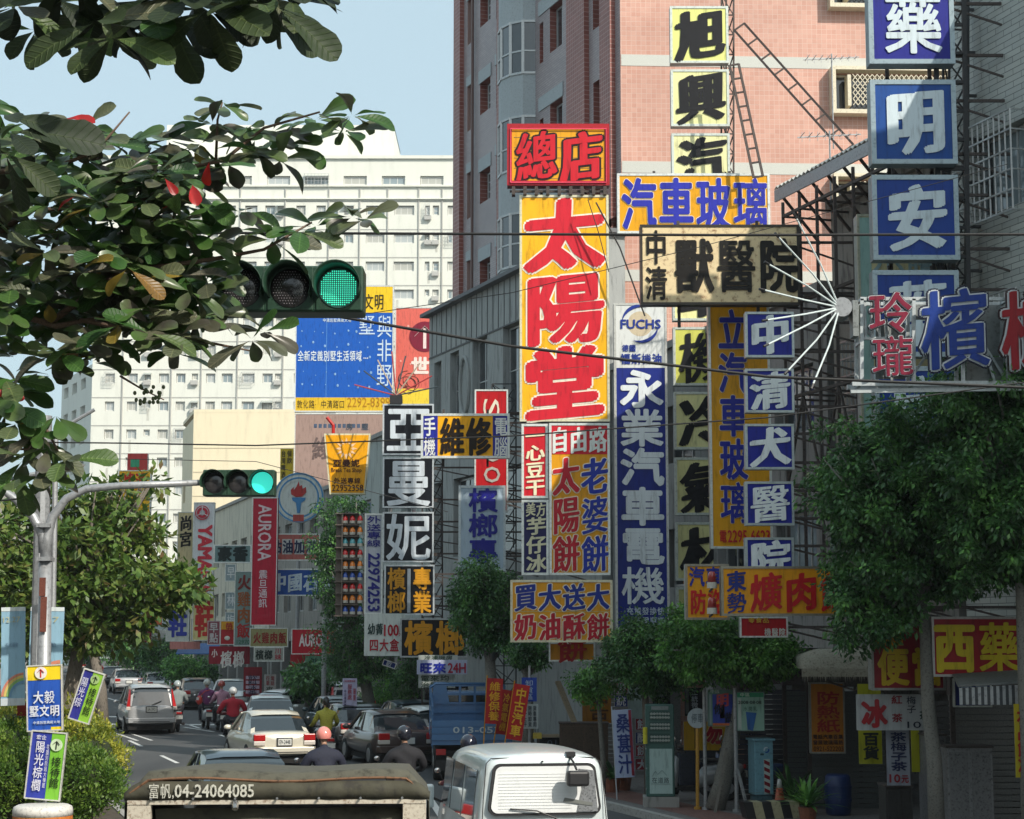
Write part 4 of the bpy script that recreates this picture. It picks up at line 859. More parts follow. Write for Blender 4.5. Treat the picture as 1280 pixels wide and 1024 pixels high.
# cup shaped sign
r = root('cup_sign', 'yellow cup shaped tea shop sign with a red straw', 'sign', P(434, 618, 56)); 
def CL(px, py, y=0): p = P(px, py, 56)-r.location; return Vector((p.x, y, p.z))
MB().prism([CL(412, 618), CL(456, 618), CL(463, 542), CL(405, 542)], (0, .3, 0)).build('cup_body', paint('#d8d2b0'), r)
MB().prism([CL(414, 616, -.008), CL(454.5, 616, -.008), CL(461, 544, -.008), CL(407, 544, -.008)], (0, .006, 0)).build('face_panel', paint('#eea60c'), r)
MB().tube([CL(416, 541, .15), CL(416, 531, .15), CL(408, 521, .15)], .05, 8).build('straw', paint('#b82018'), r)
for t in range(12):
    a_ = t*math.pi/6; c_ = CL(433, 561); q = []
    for da, rr in ((-.22, .2), (0, .34), (.22, .2), (0, .15)): q.append((c_.x+rr*math.cos(a_+da), -.02, c_.z+rr*math.sin(a_+da)))
    MB().add(q, [(0, 1, 2, 3)]).build('flower_emblem', paint('#efc9a0'), r)
for s, rc, kw in (('亞曼妮', (416, 574, 450, 584), dict(bold=.03)), ('Break Tea Shop', (414, 585, 452, 592), dict(latin=True)), ('外送專線', (417, 597, 451, 605), dict(bold=.02)), ('22952358', (415, 606, 454, 614), dict(latin=True, bold=.01))):
    a_ = CL(rc[0], rc[3]); b_ = CL(rc[2], rc[1]); letter_mb(s, (a_.x, a_.z, b_.x, b_.z), y=-.02, **kw).build('lettering', paint('#4a2410'), r)
# rotating lamp rack
r = root('beacon_rack', 'rack of red, amber and blue rotating lamps left of the silver phone sign', 'lamp rack', P(441, 770, 54.3))
def BL(px, py, y=0): p = P(px, py, 54.3)-r.location; return Vector((p.x, y, p.z))
m_ = MB()
for px in (427, 455): a_ = BL(px, 770); m_.box((a_.x-.02, -.1, 0), (a_.x+.02, .25, BL(0, 642).z))
for i in range(10): z = BL(0, 770-14.2*i).z; m_.box((BL(427, 0).x, -.12, z-.012), (BL(455, 0).x, .25, z+.012))
m_.box((BL(427, 0).x, .24, 0), (BL(455, 0).x, .26, BL(0, 642).z)); m_.build('rack_frame', mat('rack_steel', (.16, .13, .11), .5, .4, .2, 8), r)
BC = {'r': mat('red_lamp', (.6, .02, .02), .15, 0, 0, coat=.5), 'a': mat('amber_lamp', (.75, .22, .02), .15, 0, 0, coat=.5), 'b': mat('blue_lamp', (.03, .09, .4), .15, 0, 0, coat=.5), 't': mat('teal_lamp', (.1, .4, .45), .15, 0, 0, coat=.5)}
for i, row in enumerate('bar bar tar'.replace(' ', '')):
    c_ = 'rat rab rab'.replace(' ', '')[i]
    for j, px in enumerate((431.5, 440.5, 450)):
        p = BL(px, 768-14.2*(8-i)); b_ = MB().tube([p+Vector((0, 0, 0)), p+Vector((0, 0, .08))], .085, 10).build('lamp_base', mat('lamp_base', (.5, .48, .42), .5, 0, .1), r)
        h = MB().ellip((p.x, p.y, p.z+.08), (.085, .085, .16), 10, 6, z0=0).build('beacon_lamp', BC[c_ if j < 2 else c_], b_, smooth=True)
# banners near
banner('cloth_banner', 'white cloth banner 幼菁100元 四大盒 tied below the black column', (455, 767, 506, 820), 53.2, '#c8d0cc', [('幼菁', (459, 779, 479, 794), '#203c38', BR), ('100', (480, 781, 498, 795), '#a82030', dict(latin=True, bold=.03)), ('元', (498, 789, 503, 796), '#a82030', {}), ('四大盒', (461, 798, 499, 815), '#a82030', dict(bold=.02))])
banner('cloth_banner', 'white banner with blue 旺來 and red 24H above the dark car', (521, 825, 584, 843), 50.4, '#b6bcd4', [('旺來', (524, 828, 558, 842), '#1d2a94', dict(bold=.035)), ('24H', (560, 829, 582, 841), '#a81838', dict(latin=True, bold=.02))])
banner('cloth_banner', 'white banner with green characters directly under the 24H banner', (523, 843, 569, 860), 50.6, '#b9bfba', [('電來均', (525, 844, 562, 852), '#1e4030', dict(bold=.01)), ('治電可', (525, 852, 562, 860), '#1e4030', dict(bold=.01))])
banner('cloth_banner', 'strip of white banner just above the 24H banner', (523, 819, 572, 825.5), 50.7, '#b9bfba', [('冷凍機房', (530, 819, 566, 825), '#1e4030', dict(bold=.01))])
banner('direction_plate', 'small tilted blue plate hanging under the white cloth banner', (477, 826, 494, 834), 54, '#1c3280', [('歡', (481, 826, 489, 834), '#c8d0dc', {})], tilt=18, fw=1, cat='plate')
banner('notice_board', 'white notice on a stand in front of the silver minivan', (428, 848, 446, 886), 55, '#b3b0cc', [('服務處', (434, 855, 440, 875), '#9c2034', dict(d='v', bold=.01)), ('嚴重', (441, 860, 445, 876), '#9c2034', dict(d='v')), ('本店專營維修', (430, 850, 444, 853), '#a82438', {}), ('中古車買賣', (430, 862, 433, 884), '#3c2c60', dict(d='v'))], cat='notice')
# --- petrol station and far right-row signs
r = root('round_sign', 'round petrol station emblem with red flame over a blue torch', 'sign', P(373, 655, 85)); zc = P(373, 622, 85).z-r.location.z; rr = 31.5*85/FPX
MB().tube([(0, 0, zc), (0, .3, zc)], rr, 40).build('disc_body', paint('#c2c8c4'), r)
for k_, (a_, c_) in enumerate(((.97, '#4a86b4'), (.86, '#c8ccc6'), (.80, '#4a86b4'), (.72, '#c8ccc6'))):
    arcband(r, (0, zc), rr*a_-.02, 0, 2*math.pi, rr*.065, paint(c_), 'emblem_ring', 48, -.02-.003*k_, w1=1)
s = rr
fl = [(-.12, .02), (-.3, .12), (-.32, .3), (-.2, .42), (-.2, .3), (-.1, .42), (.0, .66), (.03, .45), (.12, .5), (.15, .35), (.28, .42), (.3, .2), (.14, .04)]
MB().add([(x*s, -.03, zc+z*s) for x, z in fl], [tuple(range(len(fl)))]).build('flame_emblem', paint('#a82c28'), r)
MB().add([(x*s, -.03, zc+z*s) for x, z in [(-.28, .0), (.28, .0), (.24, -.12), (.1, -.22), (.06, -.62), (-.06, -.62), (-.1, -.22), (-.24, -.12)]], [tuple(range(8))]).build('torch_emblem', paint('#3f7cae'), r)
MB().box((-.25, -.03, zc-s*.95), (.25, -.02, zc-s*.68)).build('plate', paint('#a8443c'), r)
MB().tube([(0, .15, -P(373, 655, 85).z+.1), (0, .15, zc-rr)], .09, 8).build('post', GALV, r)
sign('shop_sign', 'faded red sign with white arrows and 站油加 below the round emblem', 'sign', (335, 667, 400, 701), 80, '#b4645c',
     [('站油加滿', (338, 675, 396, 692), '#232f50', dict(bold=.03))], bands=[(337+i*15.5, 674, 349+i*15.5, 693, '#c6c9c6') for i in range(4)], th=.3, fw=1.5)
sign('shop_sign', 'blue sign with white 中國石油 half hidden by the dark tree', 'sign', (335, 711, 400, 745), 79, '#1c4fa0', [('中國石油', (339, 716, 418, 740), '#c2d2dc', o_(BR))], th=.3, fw=1.5)
sign('tall_sign', 'tall red sign with sideways white brand letters and 震旦通訊', 'sign', (313, 622, 345, 782), 78, '#b21834', [('AURORA', (321, 631, 337, 701), '#d8c4c8', dict(latin=True, rot=1, bold=.02)), ('震旦通訊', (322, 712, 334, 760), '#dccad0', dict(d='v', bold=.01))], th=.4, fw=1, side='#701020')
sign('shop_sign', 'red shop sign with white brand letters at street level beside the trunk', 'sign', (364, 786, 420, 818), 74, '#b41a2c', [('AURORA', (374, 793, 416, 808), '#dcd2d0', dict(latin=True, bold=.04))], th=.5, fw=1, side='#801420')
sign('shop_sign', 'grey green sign with dark 豪香 left of the tall red sign', 'sign', (267, 681, 314, 704), 84, '#6f8c8c', [('豪香', (271, 683, 310, 702), '#182828', dict(bold=.045))], th=.3, fw=1.5)
sign('tall_sign', 'grey green vertical sign 火雞肉飯 in red and orange', 'sign', (292, 714, 316, 808), 82, '#7d9490', [('火', (295, 718, 313, 738), '#7a2420', KB), ('雞', (295, 739, 313, 759), '#a05a30', KB), ('肉', (295, 759, 313, 779), '#a05a30', KB), ('飯', (295, 779, 313, 798), '#b02c2c', KB), ('12970', (296, 800, 312, 805), '#3c7458', dict(latin=True))], th=.3, fw=1)
sign('shop_sign', 'olive sign 火雞肉飯 written sideways beside the red shop sign', 'sign', (312, 785, 360, 809), 77, '#8f8c60', [('火雞肉飯', (316, 790, 358, 805), '#8c2420', KB)], th=.3, fw=1)
sign('shop_sign', 'dull white sign 檳榔 under the olive sign', 'sign', (317, 809, 355, 827), 76, '#9aa098', [('檳榔', (319, 812, 341, 825), '#20302c', KB), ('川妹', (343, 810, 352, 825), '#a03040', dict(d='v'))], th=.3, fw=1)
sign('shop_sign', 'red framed vertical sign 早點', 'sign', (259, 776, 275, 806), 85, '#8c4450', [('早點', (261, 778, 273, 804), '#c9c4c4', dict(d='v', bold=.02))], th=.3, fw=1, frame='#c0b4b4')
r = sign('shop_sign', 'red and yellow sign with a small white egg beside 早點', 'sign', (275, 776, 293, 806), 85, '#b0242c', [('勞', (281, 778, 291, 790), '#b03020', KB)], bands=[(276, 777, 292, 787, '#d49a20')], th=.3, fw=.8)
MB().ellip((0.0, -.03, .3), (.13, .03, .1), 12, 6).build('egg_emblem', paint('#dcd8cc'), r)
sign('shop_sign', 'red awning board with white 小檳榔', 'sign', (261, 808, 312, 830), 83, '#8e1a2c', [('小', (264, 811, 272, 822), '#d8ccc8', KB), ('檳榔', (275, 813, 306, 835), '#e0dad4', BR)], th=.2, fw=0)
banner('stall_board', 'dark red board with white ovals standing by the white car', (304, 834, 327, 871), 79, '#7c1a26', [('飲料冰茶', (309, 844, 322, 869), '#28304a', dict(d='v'))], bands=[(307, 845+i*6, 324, 849+i*6, '#b8a8b8') for i in range(4)], cat='board')
banner('notice_board', 'small white two column notice right of the dark red board', (330, 843, 345, 867), 78, '#a8a8a4', [('行車', (332, 845, 337, 857), '#8a2830', dict(d='v')), ('電話', (338, 845, 343, 857), '#8a2830', dict(d='v')), ('來', (332, 858, 342, 866), '#304038', {})], cat='notice')
sign('tall_sign', 'white sign with vertical red brand letters and round tuning emblem', 'sign', (240, 628, 266, 747), 90, '#cfd3d6', [('YAMAHA', (247, 657, 263, 743), '#c83040', dict(latin=True, rot=1, bold=.05))], th=.3, fw=.8)
r = root('emblem_disc', 'small red round emblem mounted at the top of the white brand sign', 'emblem', P(253, 641, 89.9))
arcband(r, (0, 0), .33, 0, 2*math.pi, .05, paint('#b8283c'), 'emblem_ring', 30, -.03, w1=1); arcband(r, (0, 0), .2, 0, 2*math.pi, .13, paint('#b8283c'), 'emblem_ring', 30, -.032, w1=1)
for i in range(3):
    a_ = math.pi/2+i*2*math.pi/3; MB().bar((0, -.04, 0), (.33*math.cos(a_), -.04, .33*math.sin(a_)), .035).build('fork_emblem', paint('#d4d8da'), r)
sign('tall_sign', 'beige sign with black brush 尚宮 beside the white brand sign', 'sign', (220, 640, 240, 752), 91, '#c9ba90', [('尚宮', (222, 644, 239, 684), '#1c1814', o_(BR, d='v'))], th=.3, fw=.8)
sign('shop_sign', 'white sign with a thick blue 鞋', 'sign', (207, 748, 236, 802), 92, '#c8ccc4', [('鞋', (209, 750, 234, 798), '#3440a0', dict(bold=.04, nib=.01))], th=.3, fw=1)
sign('shop_sign', 'cream yellow sign with a thick red 鞋', 'sign', (240, 747, 268, 801), 91, '#dccf90', [('鞋', (242, 750, 267, 798), '#c83028', dict(bold=.04, nib=.01))], th=.3, fw=1)
sign('shop_sign', 'pale billboard with an orange shoe shape near the far left trees', 'sign', (158, 762, 208, 788), 96, '#b8c4c4', [], bands=[(176, 768, 202, 781, '#c8663c'), (186, 764, 200, 769, '#c8663c')], th=.3, fw=.8)
sign('shop_sign', 'small dark red far sign under the pale billboard', 'sign', (160, 789, 189, 803), 98, '#7c2430', [('冰飲紅茶', (163, 791, 187, 801), '#b8a0a0', dict(bold=.0))], th=.3, fw=0)
sign('shop_sign', 'yellow and red sign sticking out above the median tree', 'sign', (146, 588, 187, 672), 88, '#e8b41c', [('啤酒', (150, 590, 183, 612), '#c02820', BR)], bands=[(148, 613, 184, 616, '#8c7830')], th=.3, fw=1)
sign('shop_sign', 'red and green sign panel above the yellow far sign', 'sign', (159, 567, 184, 588), 88, '#b8403c', [], bands=[(163, 574, 174, 584, '#3c9c74')], th=.3, fw=0)
for i, y in enumerate((705, 740, 765)):
    sign('small_box_sign', 'small pale blue box with a white character, '+('highest', 'middle', 'lowest')[i]+' of three behind 火雞肉飯', 'sign', (281, y, 295, y+22), 90, '#8fa0a4', [('早林梅'[i], (283, y+3, 294, y+18), '#d8dcdc', {})], th=.2, fw=1, group='small pale boxes behind the turkey rice sign')
sign('shop_sign', 'green board over the dark shop front behind the leaning trunk', 'sign', (381, 820, 452, 838), 70, '#4f7c64', [('外送茶水', (386, 822, 440, 832), '#203830', {})], bands=[(382, 832, 451, 837, '#4c8c58')], th=.2, fw=0)
# --- big billboards on the roofs
r = sign('billboard', 'large blue roof billboard with yellow bands and white drops', 'billboard', (368, 357, 491, 515), 104, '#1758b4',
     [('文明', (453, 367, 479, 388), '#3c3410', {}), ('墅', (446, 393, 469, 420), '#c2d4e4', dict(bold=0)), ('與非野', (469, 393, 490, 484), '#c2d4e4', dict(d='v', bold=0)),
      ('全新定義別墅生活領域', (371, 438, 452, 452), '#dce6ec', dict(bold=.01)), ('…', (453, 438, 460, 450), '#dce6ec', dict(bold=.03)), ('敦化路·中清路口', (371, 500, 431, 511), '#3c3410', dict(bold=0)), ('2292-8399', (434, 497, 487, 509), '#b07c14', dict(latin=True, bold=0)), ('中清別墅典藏大地', (402, 398, 438, 403), '#c2d4e4', {})],
     bands=[(369, 358, 490, 391, '#e8c020'), (369, 497, 490, 514, '#dcb428'), (407, 392, 407.6, 497, '#5a90cc')], th=.4, fw=1.5)
random.seed(3)
def drops(r_, rect, Y, n, m, base):
    for i in range(n):
        px = rect[0]+(i % 7+.5+random.uniform(-.2, .2))*(rect[2]-rect[0])/7; py = rect[1]+(i//7+.5+random.uniform(-.2, .2))*(rect[3]-rect[1])/(n/7)
        p = P(px, py, Y)-base; sz = random.uniform(.35, 1); MB().ellip((p.x, -.016, p.z), (.07*sz, .01, .09*sz), 8, 4).build('water_drop', m, r_)
drops(r, (372, 405, 468, 492), 104, 35, paint('#7fa4cc'), r.location)
r = sign('billboard', 'salmon red roof billboard with a white arrow in a maroon disc and 世紀', 'billboard', (493, 384, 575, 515), 106, '#d8685c', [('世紀', (513, 446, 561, 469), '#ecdcd4', dict(bold=.04)), ('至中清', (538, 473, 562, 479), '#ecdcd4', {})], bands=[(495, 486, 573, 514, '#e8cc40')], th=.4, fw=1.5, side='#8a6a50')
c_ = P(531, 421, 106)-r.location
MB().tube([(c_.x, -.03, c_.z), (c_.x, -.02, c_.z)], .9, 28).build('disc_emblem', paint('#7c1c34'), r)
m_ = MB().box((c_.x-.09, -.05, c_.z-.7), (c_.x+.09, -.04, c_.z+.5)); m_.bar((c_.x, -.045, c_.z+.62), (c_.x-.6, -.045, c_.z), .17, .01); m_.bar((c_.x, -.047, c_.z+.62), (c_.x+.6, -.047, c_.z), .17, .01); m_.build('arrow_emblem', paint('#ead8d4'), r)
drops(r, (498, 388, 560, 484), 106, 14, paint('#e8a89c'), r.location)
for i in range(9):
    p = P(512, 478, 106)-r.location; t = i*.7; arcband(r, (p.x+.2*math.cos(t*2), p.z+.2*math.sin(t)), .35+.06*(i % 4), t, t+3.6, .03, paint('#5c3a30'), 'flower_drawing', 10, -.03, w1=1)
r = sign('billboard', 'faded brownish pink billboard behind the cup shaped sign', 'billboard', (367, 517, 479, 642), 98, '#a48a80', [('綠園道', (388, 545, 470, 575), '#6e5c58', o_(BR)), ('·　·　房　屋', (392, 529, 460, 538), '#4c5460', {}), ('268', (440, 608, 468, 620), '#5c5050', dict(latin=True, bold=0)), ('電視', (462, 560, 476, 580), '#6e5c58', dict(d='v'))], bands=[(391+i*6, 530, 395+i*6, 535, '#4c5c74') for i in range(11)], th=.4, fw=1)
sign('tall_sign', 'narrow yellow and black vertical sign at the corner of the pink billboard', 'sign', (350, 561, 366, 600), 95, '#b8a020', [('台灣啤酒', (351, 563, 357, 598), '#2c2810', dict(d='v', bold=.02)), ('餐飲', (358, 563, 365, 580), '#2c2810', dict(d='v'))], th=.3, fw=0)
# --- advertising stuck on the median
for (lab, x0, y0, x1, y1, Yb, tl) in (('left', 1, 759, 31, 882, 27, -1.5), ('right', 34, 759, 76, 878, 27, .5)):
    BAN = mat('sky_banner', '#7fa8c4', .5, 0, .25, 1.2, dirt=srgb('#a8c0c8'))
    r = banner('street_banner', 'pale blue street banner with a pastel rainbow, on the '+lab+' of the pole', (x0, y0, x1, y1), Yb, '#8fb4c8', [('12.27', (x0+3, y0+12, x1-6, y0+19), '#b8b48c', dict(latin=True, bold=0)), ('文化活動', (x0+6, y0+44, x1-8, y0+50), '#7490a8', {})], bands=[(x0, y1-9, x1, y1, '#c4ccd0'), (x0, y0, x1, y0+5, '#d4dcdc')], tilt=tl)
    r2 = None; W_ = (x1-x0)*Yb/FPX
    for q, c in enumerate(('#d08870', '#d8c070', '#88b470', '#7098b8')): arcband(r, (W_*.52, .12), W_*(.95-.11*q), R(95), R(178), W_*.1, paint(c), 'rainbow_print', 16, -.012-.001*q, w1=1)
BLB = '#2a56b0'
def post_ad(label, rect, Y, tilt, bands, texts, fc, arrow=None, acol=None, disc=None):
    r = banner('placard', label, rect, Y, fc, texts, bands=bands, tilt=tilt, fw=1.6, frame='#d4d4cc', cat='placard')
    if arrow:
        q = P(arrow[0], arrow[1], Y)-r.location; a_ = arrow[2]*Y/FPX
        MB().tube([(q.x, -.032, q.z), (q.x, -.029, q.z)], a_*1.25, 20).build('disc_emblem', paint(disc), r)
        m_ = MB().box((q.x-a_*.12, -.040, q.z-a_*.9), (q.x+a_*.12, -.037, q.z+a_*.7)); m_.bar((q.x, -.039, q.z+a_*.8), (q.x-a_*.7, -.039, q.z+a_*.1), a_*.26, .003); m_.bar((q.x, -.042, q.z+a_*.8), (q.x+a_*.7, -.042, q.z+a_*.1), a_*.26, .003); m_.build('arrow_emblem', paint(acol), r)
post_ad('blue placard with yellow top and red arrow reading 大毅墅文明', (34, 831, 79, 914), 22.4, -2.5, [(35.5, 832.5, 77.5, 850, '#e8cc28'), (64, 909, 77.5, 913, '#e8cc28')], [('大毅', (42, 863, 70, 880), '#d8dce4', dict(bold=.02)), ('墅文明', (37, 881, 76, 896), '#d8dce4', dict(bold=.02)), ('中清別墅典藏大地', (42, 901, 76, 905), '#c8d0dc', {})], BLB, (55, 841, 6), '#cc2c20', '#e4e0dc')
post_ad('violet and green placard 陽光棕櫚 pointing ahead, below the yellow topped one', (30, 914, 75, 1000), 22.2, 5, [(56, 915.5, 73.5, 998.5, '#78b83c')], [('陽光棕櫚', (37, 926, 50, 990), '#d8d8e4', dict(d='v', bold=.01)), ('宏企', (37, 919, 50, 925), '#d8d8e4', {}), ('接待館', (59, 944, 72, 984), '#26361c', dict(d='v', bold=.01)), ('花園別院超大棟距', (51, 930, 55, 985), '#d8d8e4', dict(d='v', bold=0))], '#34409a', (65.5, 930, 6), '#1c2420', '#c8dcb8')
post_ad('violet and green placard tilted strongly, behind the blue one', (84, 836, 112, 902), 24, 17, [(97, 837.5, 110.5, 900.5, '#88b83c')], [('陽光棕', (86, 846, 95, 885), '#c8c8dc', dict(d='v', bold=.01)), ('接待館', (99, 856, 109, 892), '#26361c', dict(d='v', bold=.01))], '#34368a', (103.5, 846, 4.5), '#1c2420', '#a0bc7c')
sign('small_box_sign', 'dark red placard low behind the street banners', 'placard', (21, 879, 34, 895), 27.6, '#8c3028', [], th=.03, fw=0)
# --- pavement level, middle right
sign('traffic_sign', 'blue loading zone sign 卸貨區 on a post', 'sign', (652, 847, 671, 877), 41, '#1d3c90', [('卸貨區', (656, 850, 667, 875), '#a8b8cc', dict(d='v', bold=.0))], th=.03, fw=0)
sign('traffic_sign', 'white loading hours plate under the blue sign', 'sign', (652, 880, 673, 911), 41, '#a0a8a8', [('週一上午', (654, 882, 659, 909), '#28303c', dict(d='v')), ('限時卸貨', (660, 882, 665, 909), '#28303c', dict(d='v')), ('貨車專用', (666, 882, 671, 909), '#28303c', dict(d='v'))], th=.03, fw=0)
def post(name, label, px, Y, z1, r_=.03, m=None, pxt=None, cat='post', z0=.13):
    p = G(px, Y, z0); rt = root(name, label, cat, p); MB().tube([(0, 0, 0), ((pxt-px)*Y/FPX if pxt else 0, 0, z1-z0)], r_, 10).build('pole', m or GALV, rt)
    MB().tube([(0, 0, 0), (0, 0, .05)], r_*2, 10).build('base_plate', m or GALV, rt); return rt
post('sign_post', 'grey post carrying the loading zone signs', 662, 41.1, 2.75)
def flag(label, px0, py0, px1, py1, Y, tilt, fc, tcol, txt, pc, bands=()):
    r = banner('flag_banner', label, (px0, py0, px1, py1), Y, fc, [(txt, (px0+3, py0+4, px1-2, py1-4), tcol, dict(d='v', bold=.02))], tilt=tilt, bands=bands)
    p = r.location; MB().tube([(-(px1-px0)/2*Y/FPX, .04, -(p.z-.15)), (-(px1-px0)/2*Y/FPX, .04, (py1-py0)*Y/FPX+.03)], .015, 6).build('flag_pole', paint(pc), r); return r
flag('red flag banner with yellow 維修 nearest the blue truck', 606, 848, 626, 905, 41.5, 3, '#a01c1c', '#d49a20', '維修保養', '#c89018')
flag('red flag banner with yellow characters between two others', 619, 862, 633, 918, 42, 9, '#96201c', '#c88c20', '冷氣電機', '#c89018')
flag('red flag banner with yellow 中古 nearest the loading zone sign', 632, 855, 652, 925, 40.6, 9, '#ac1e1e', '#d8a428', '中古汽車', '#c89018')
flag('white feather flag with blue characters beside the green cabinet', 770, 887, 794, 972, 37.5, -3, '#a4b0cc', '#1f3478', '桑葚汁', '#b0b4b8', bands=[(790, 888, 793.5, 970, '#8c2438')])
for i, (x0, y0, tx, fc) in enumerate(((768, 852, '傳', '#8c2030'), (768, 869, '統', '#23306c'), (768, 886, '老', '#8c2030'), (794, 898, '餅', '#8c2030'), (794, 915, '酥', '#23306c'), (794, 931, '餅', '#8c2030'), (794, 948, '大', '#8c2030'), (768, 904, '婆', '#23306c'), (768, 921, '餅', '#8c2030'), (768, 938, '花', '#23306c'), (768, 955, '送', '#8c2030'))):
    sign('shop_plate', ('red' if fc[1] == '8' else 'blue')+' square plate 「'+tx+'」 on the cake shop front, '+('left' if x0 < 780 else 'right')+' column, row '+['one','two','three','four','five','six','seven','eight'][int((y0-852)/17)], 'plate', (x0, y0, x0+17, y0+15), 40.6, fc, [(tx, (x0+2, y0+1, x0+15, y0+14), '#b4b4bc', HV)], th=.05, fw=.7, group='square plates on the cake shop front', frame='#8c8c94')
sign('wall_board', 'blank pale board above the green cabinet', 'board', (785, 855, 806, 898), 40.9, '#8b9a96', [], th=.06, fw=0)
sign('wall_board', 'black poster with white column of characters left of the round sign', 'poster', (816, 866, 838, 886), 39.5, '#0c0d12', [('二統', (822, 868, 832, 885), '#9ca4ac', dict(d='v', bold=.02))], th=.05, fw=0)
sign('wall_board', 'black poster with white bottle shapes and 二統微信 by the posts', 'poster', (856, 860, 879, 895), 39.2, '#0c0d12', [('二統微信', (864, 862, 873, 893), '#a4acb4', dict(d='v', bold=.02))], bands=[(857, 861, 861, 893, '#5a625e')], th=.05, fw=0)
sign('wall_board', 'yellow board with red character and blue star parts behind the leaning tree', 'sign', (855, 902, 908, 938), 39, '#c79c18', [('勿', (882, 908, 904, 930), '#a01c28', dict(bold=.05, out='#d8c890', ring=.04))], bands=[(868, 905, 870, 936, '#8c7030')], th=.1, fw=0)
sign('wall_board', 'dark blue shop sign with pale character behind the light posters', 'sign', (925, 915, 958, 935), 38, '#1c2c5c', [('休', (931, 917, 944, 931), '#7c90b0', HV)], th=.1, fw=0)
sign('wall_board', 'dark blue lettered beam over the dim shop, left of the flag', 'sign', (672, 922, 740, 934), 43, '#12171f', [('018 903', (684, 925, 731, 933), '#4a5a6c', dict(latin=True, bold=0))], th=.1, fw=0)
sign('wall_board', 'orange board with a dark character in the dim shop', 'sign', (728, 858, 764, 904), 44, '#96641a', [('中古', (736, 868, 762, 900), '#503014', dict(d='v', bold=.03))], th=.1, fw=0)
sign('bus_stop_poster', 'blue and orange poster with film style lettering on a grey post', 'poster', (885, 862, 917, 908), 35.4, '#5b8274', [('明', (895, 866, 912, 884), '#c0484c', BR), ('你', (892, 879, 904, 893), '#101430', BR), ('做', (905, 890, 915, 904), '#101430', BR), ('中區', (888, 862, 900, 867), '#b8c8bc', {})],
     bands=[(887, 868, 889.5, 906, '#8ca09c'), (891, 868, 916, 904, '#2a3f9c'), (891, 904, 916, 907, '#c86830'), (900, 880, 906, 898, '#c86030')], th=.1, fw=.8, frame='#5a6c68')
r = sign('bus_stop_poster', 'pale green poster with a blue tilted tube next to the film poster', 'poster', (921, 865, 956, 914), 35, '#8fb4a4', [('2008·08·08', (923, 876, 952, 880), '#20302c', dict(latin=True)), ('中區', (925, 866, 938, 871), '#c8dccc', {}), ('水潤乳', (929, 883, 947, 889), '#50786c', {})],
     bands=[(922, 866, 955, 871.5, '#2f8c64'), (923, 873, 927, 912, '#b8c4bc')], th=.1, fw=.8, frame='#5a6c68')
p = P(939, 902, 35)-r.location; MB().prism([(p.x-.07, -.016, p.z-.15), (p.x+.03, -.016, p.z-.17), (p.x+.1, -.016, p.z+.16), (p.x-.10, -.016, p.z+.18)], (0, .004, 0)).build('tube_print', paint('#2c60a0'), r)
# ================================================================ vegetation
BARK = mat('bark', (.16, .14, .115), .9, 0, .35, 9, bump=.6, streak=1)
BARKL = mat('pale_bark', (.17, .165, .145), .9, 0, .3, 7, bump=.5)
FICUS = leafmat('ficus_leaves', [(0.0199, 0.0578, 0.0199), (0.0424, 0.1166, 0.0339), (0.0792, 0.1979, 0.0565), (0.2016, 0.4477, 0.0984)], .35, .3, 'isl')
FICUSL = leafmat('light_ficus_leaves', [(0.0374, 0.1027, 0.0262), (0.072, 0.192, 0.0432), (0.132, 0.3228, 0.0645), (0.3001, 0.6003, 0.1201)], .45, .35, 'isl')
ALMOND = leafmat('almond_crown_leaves', [(.045, .10, .02), (.075, .15, .028), (.11, .19, .035), (.17, .22, .05), (.20, .13, .06)], .45, .3, 'isl')
HEDGE = leafmat('golden_hedge_leaves', [(0.1015, 0.1595, 0.0217), (0.203, 0.261, 0.029), (0.435, 0.435, 0.058), (0.6525, 0.58, 0.1015)], .5, .35, 'isl')
HEDGEG = leafmat('green_hedge_leaves', [(0.045, 0.105, 0.018), (0.09, 0.18, 0.027), (0.15, 0.255, 0.0375), (0.24, 0.33, 0.06)], .5, .35, 'isl')
def leafcloud(centers, radii, per, size, droop=.5, aspect=.5, outward=None, seed=0):
    """leaf-sized folded blades round clump centres -> verts (n*5?,3), quads"""
    rg = np.random.default_rng(seed); C = np.repeat(np.asarray(centers), per, 0); Rr = np.repeat(np.asarray(radii), per, 0); n = len(C)
    d = rg.normal(size=(n, 3)); d /= np.linalg.norm(d, axis=1, keepdims=True); rad = rg.random((n, 1))**.45
    p = C+d*rad*Rr
    ax = d*1.0+rg.normal(size=(n, 3))*.55; ax[:, 2] -= droop; ax /= np.linalg.norm(ax, axis=1, keepdims=True)
    up = np.array([0, 0, 1.])+rg.normal(size=(n, 3))*.5; sd = np.cross(ax, up); sd /= np.linalg.norm(sd, axis=1, keepdims=True)+1e-9
    nr = np.cross(sd, ax); L = size*rg.uniform(.65, 1.25, (n, 1)); W = L*aspect*.5
    v = np.stack([p, p+ax*L*.5+sd*W-nr*W*.25, p+ax*L-nr*L*.08, p+ax*L*.5-sd*W-nr*W*.25], 1).reshape(-1, 3)
    f = np.arange(n*4).reshape(-1, 4); return v, f
def crown_centers(shape, n, seed):
    """shape: list of (center, radii) lobes; clumps lie on and in the lobes' shells"""
    rg = np.random.default_rng(seed); out = []; vol = np.array([r[0]*r[1]+r[0]*r[2] for c, r in shape]); vol = vol/vol.sum()
    for (c, r), q in zip(shape, vol):
        k = max(3, int(n*q)); d = rg.normal(size=(k, 3)); d /= np.linalg.norm(d, axis=1, keepdims=True)
        rad = rg.uniform(.5, 1.05, (k, 1)); rad[::9] *= 1.18; rad *= np.array([[.78+.5*(.5+noise.noise(Vector(x)*1.9+Vector((seed, 0, 0))))] for x in d]); out.append(np.array(c)+d*rad*np.array(r))
    return np.concatenate(out)
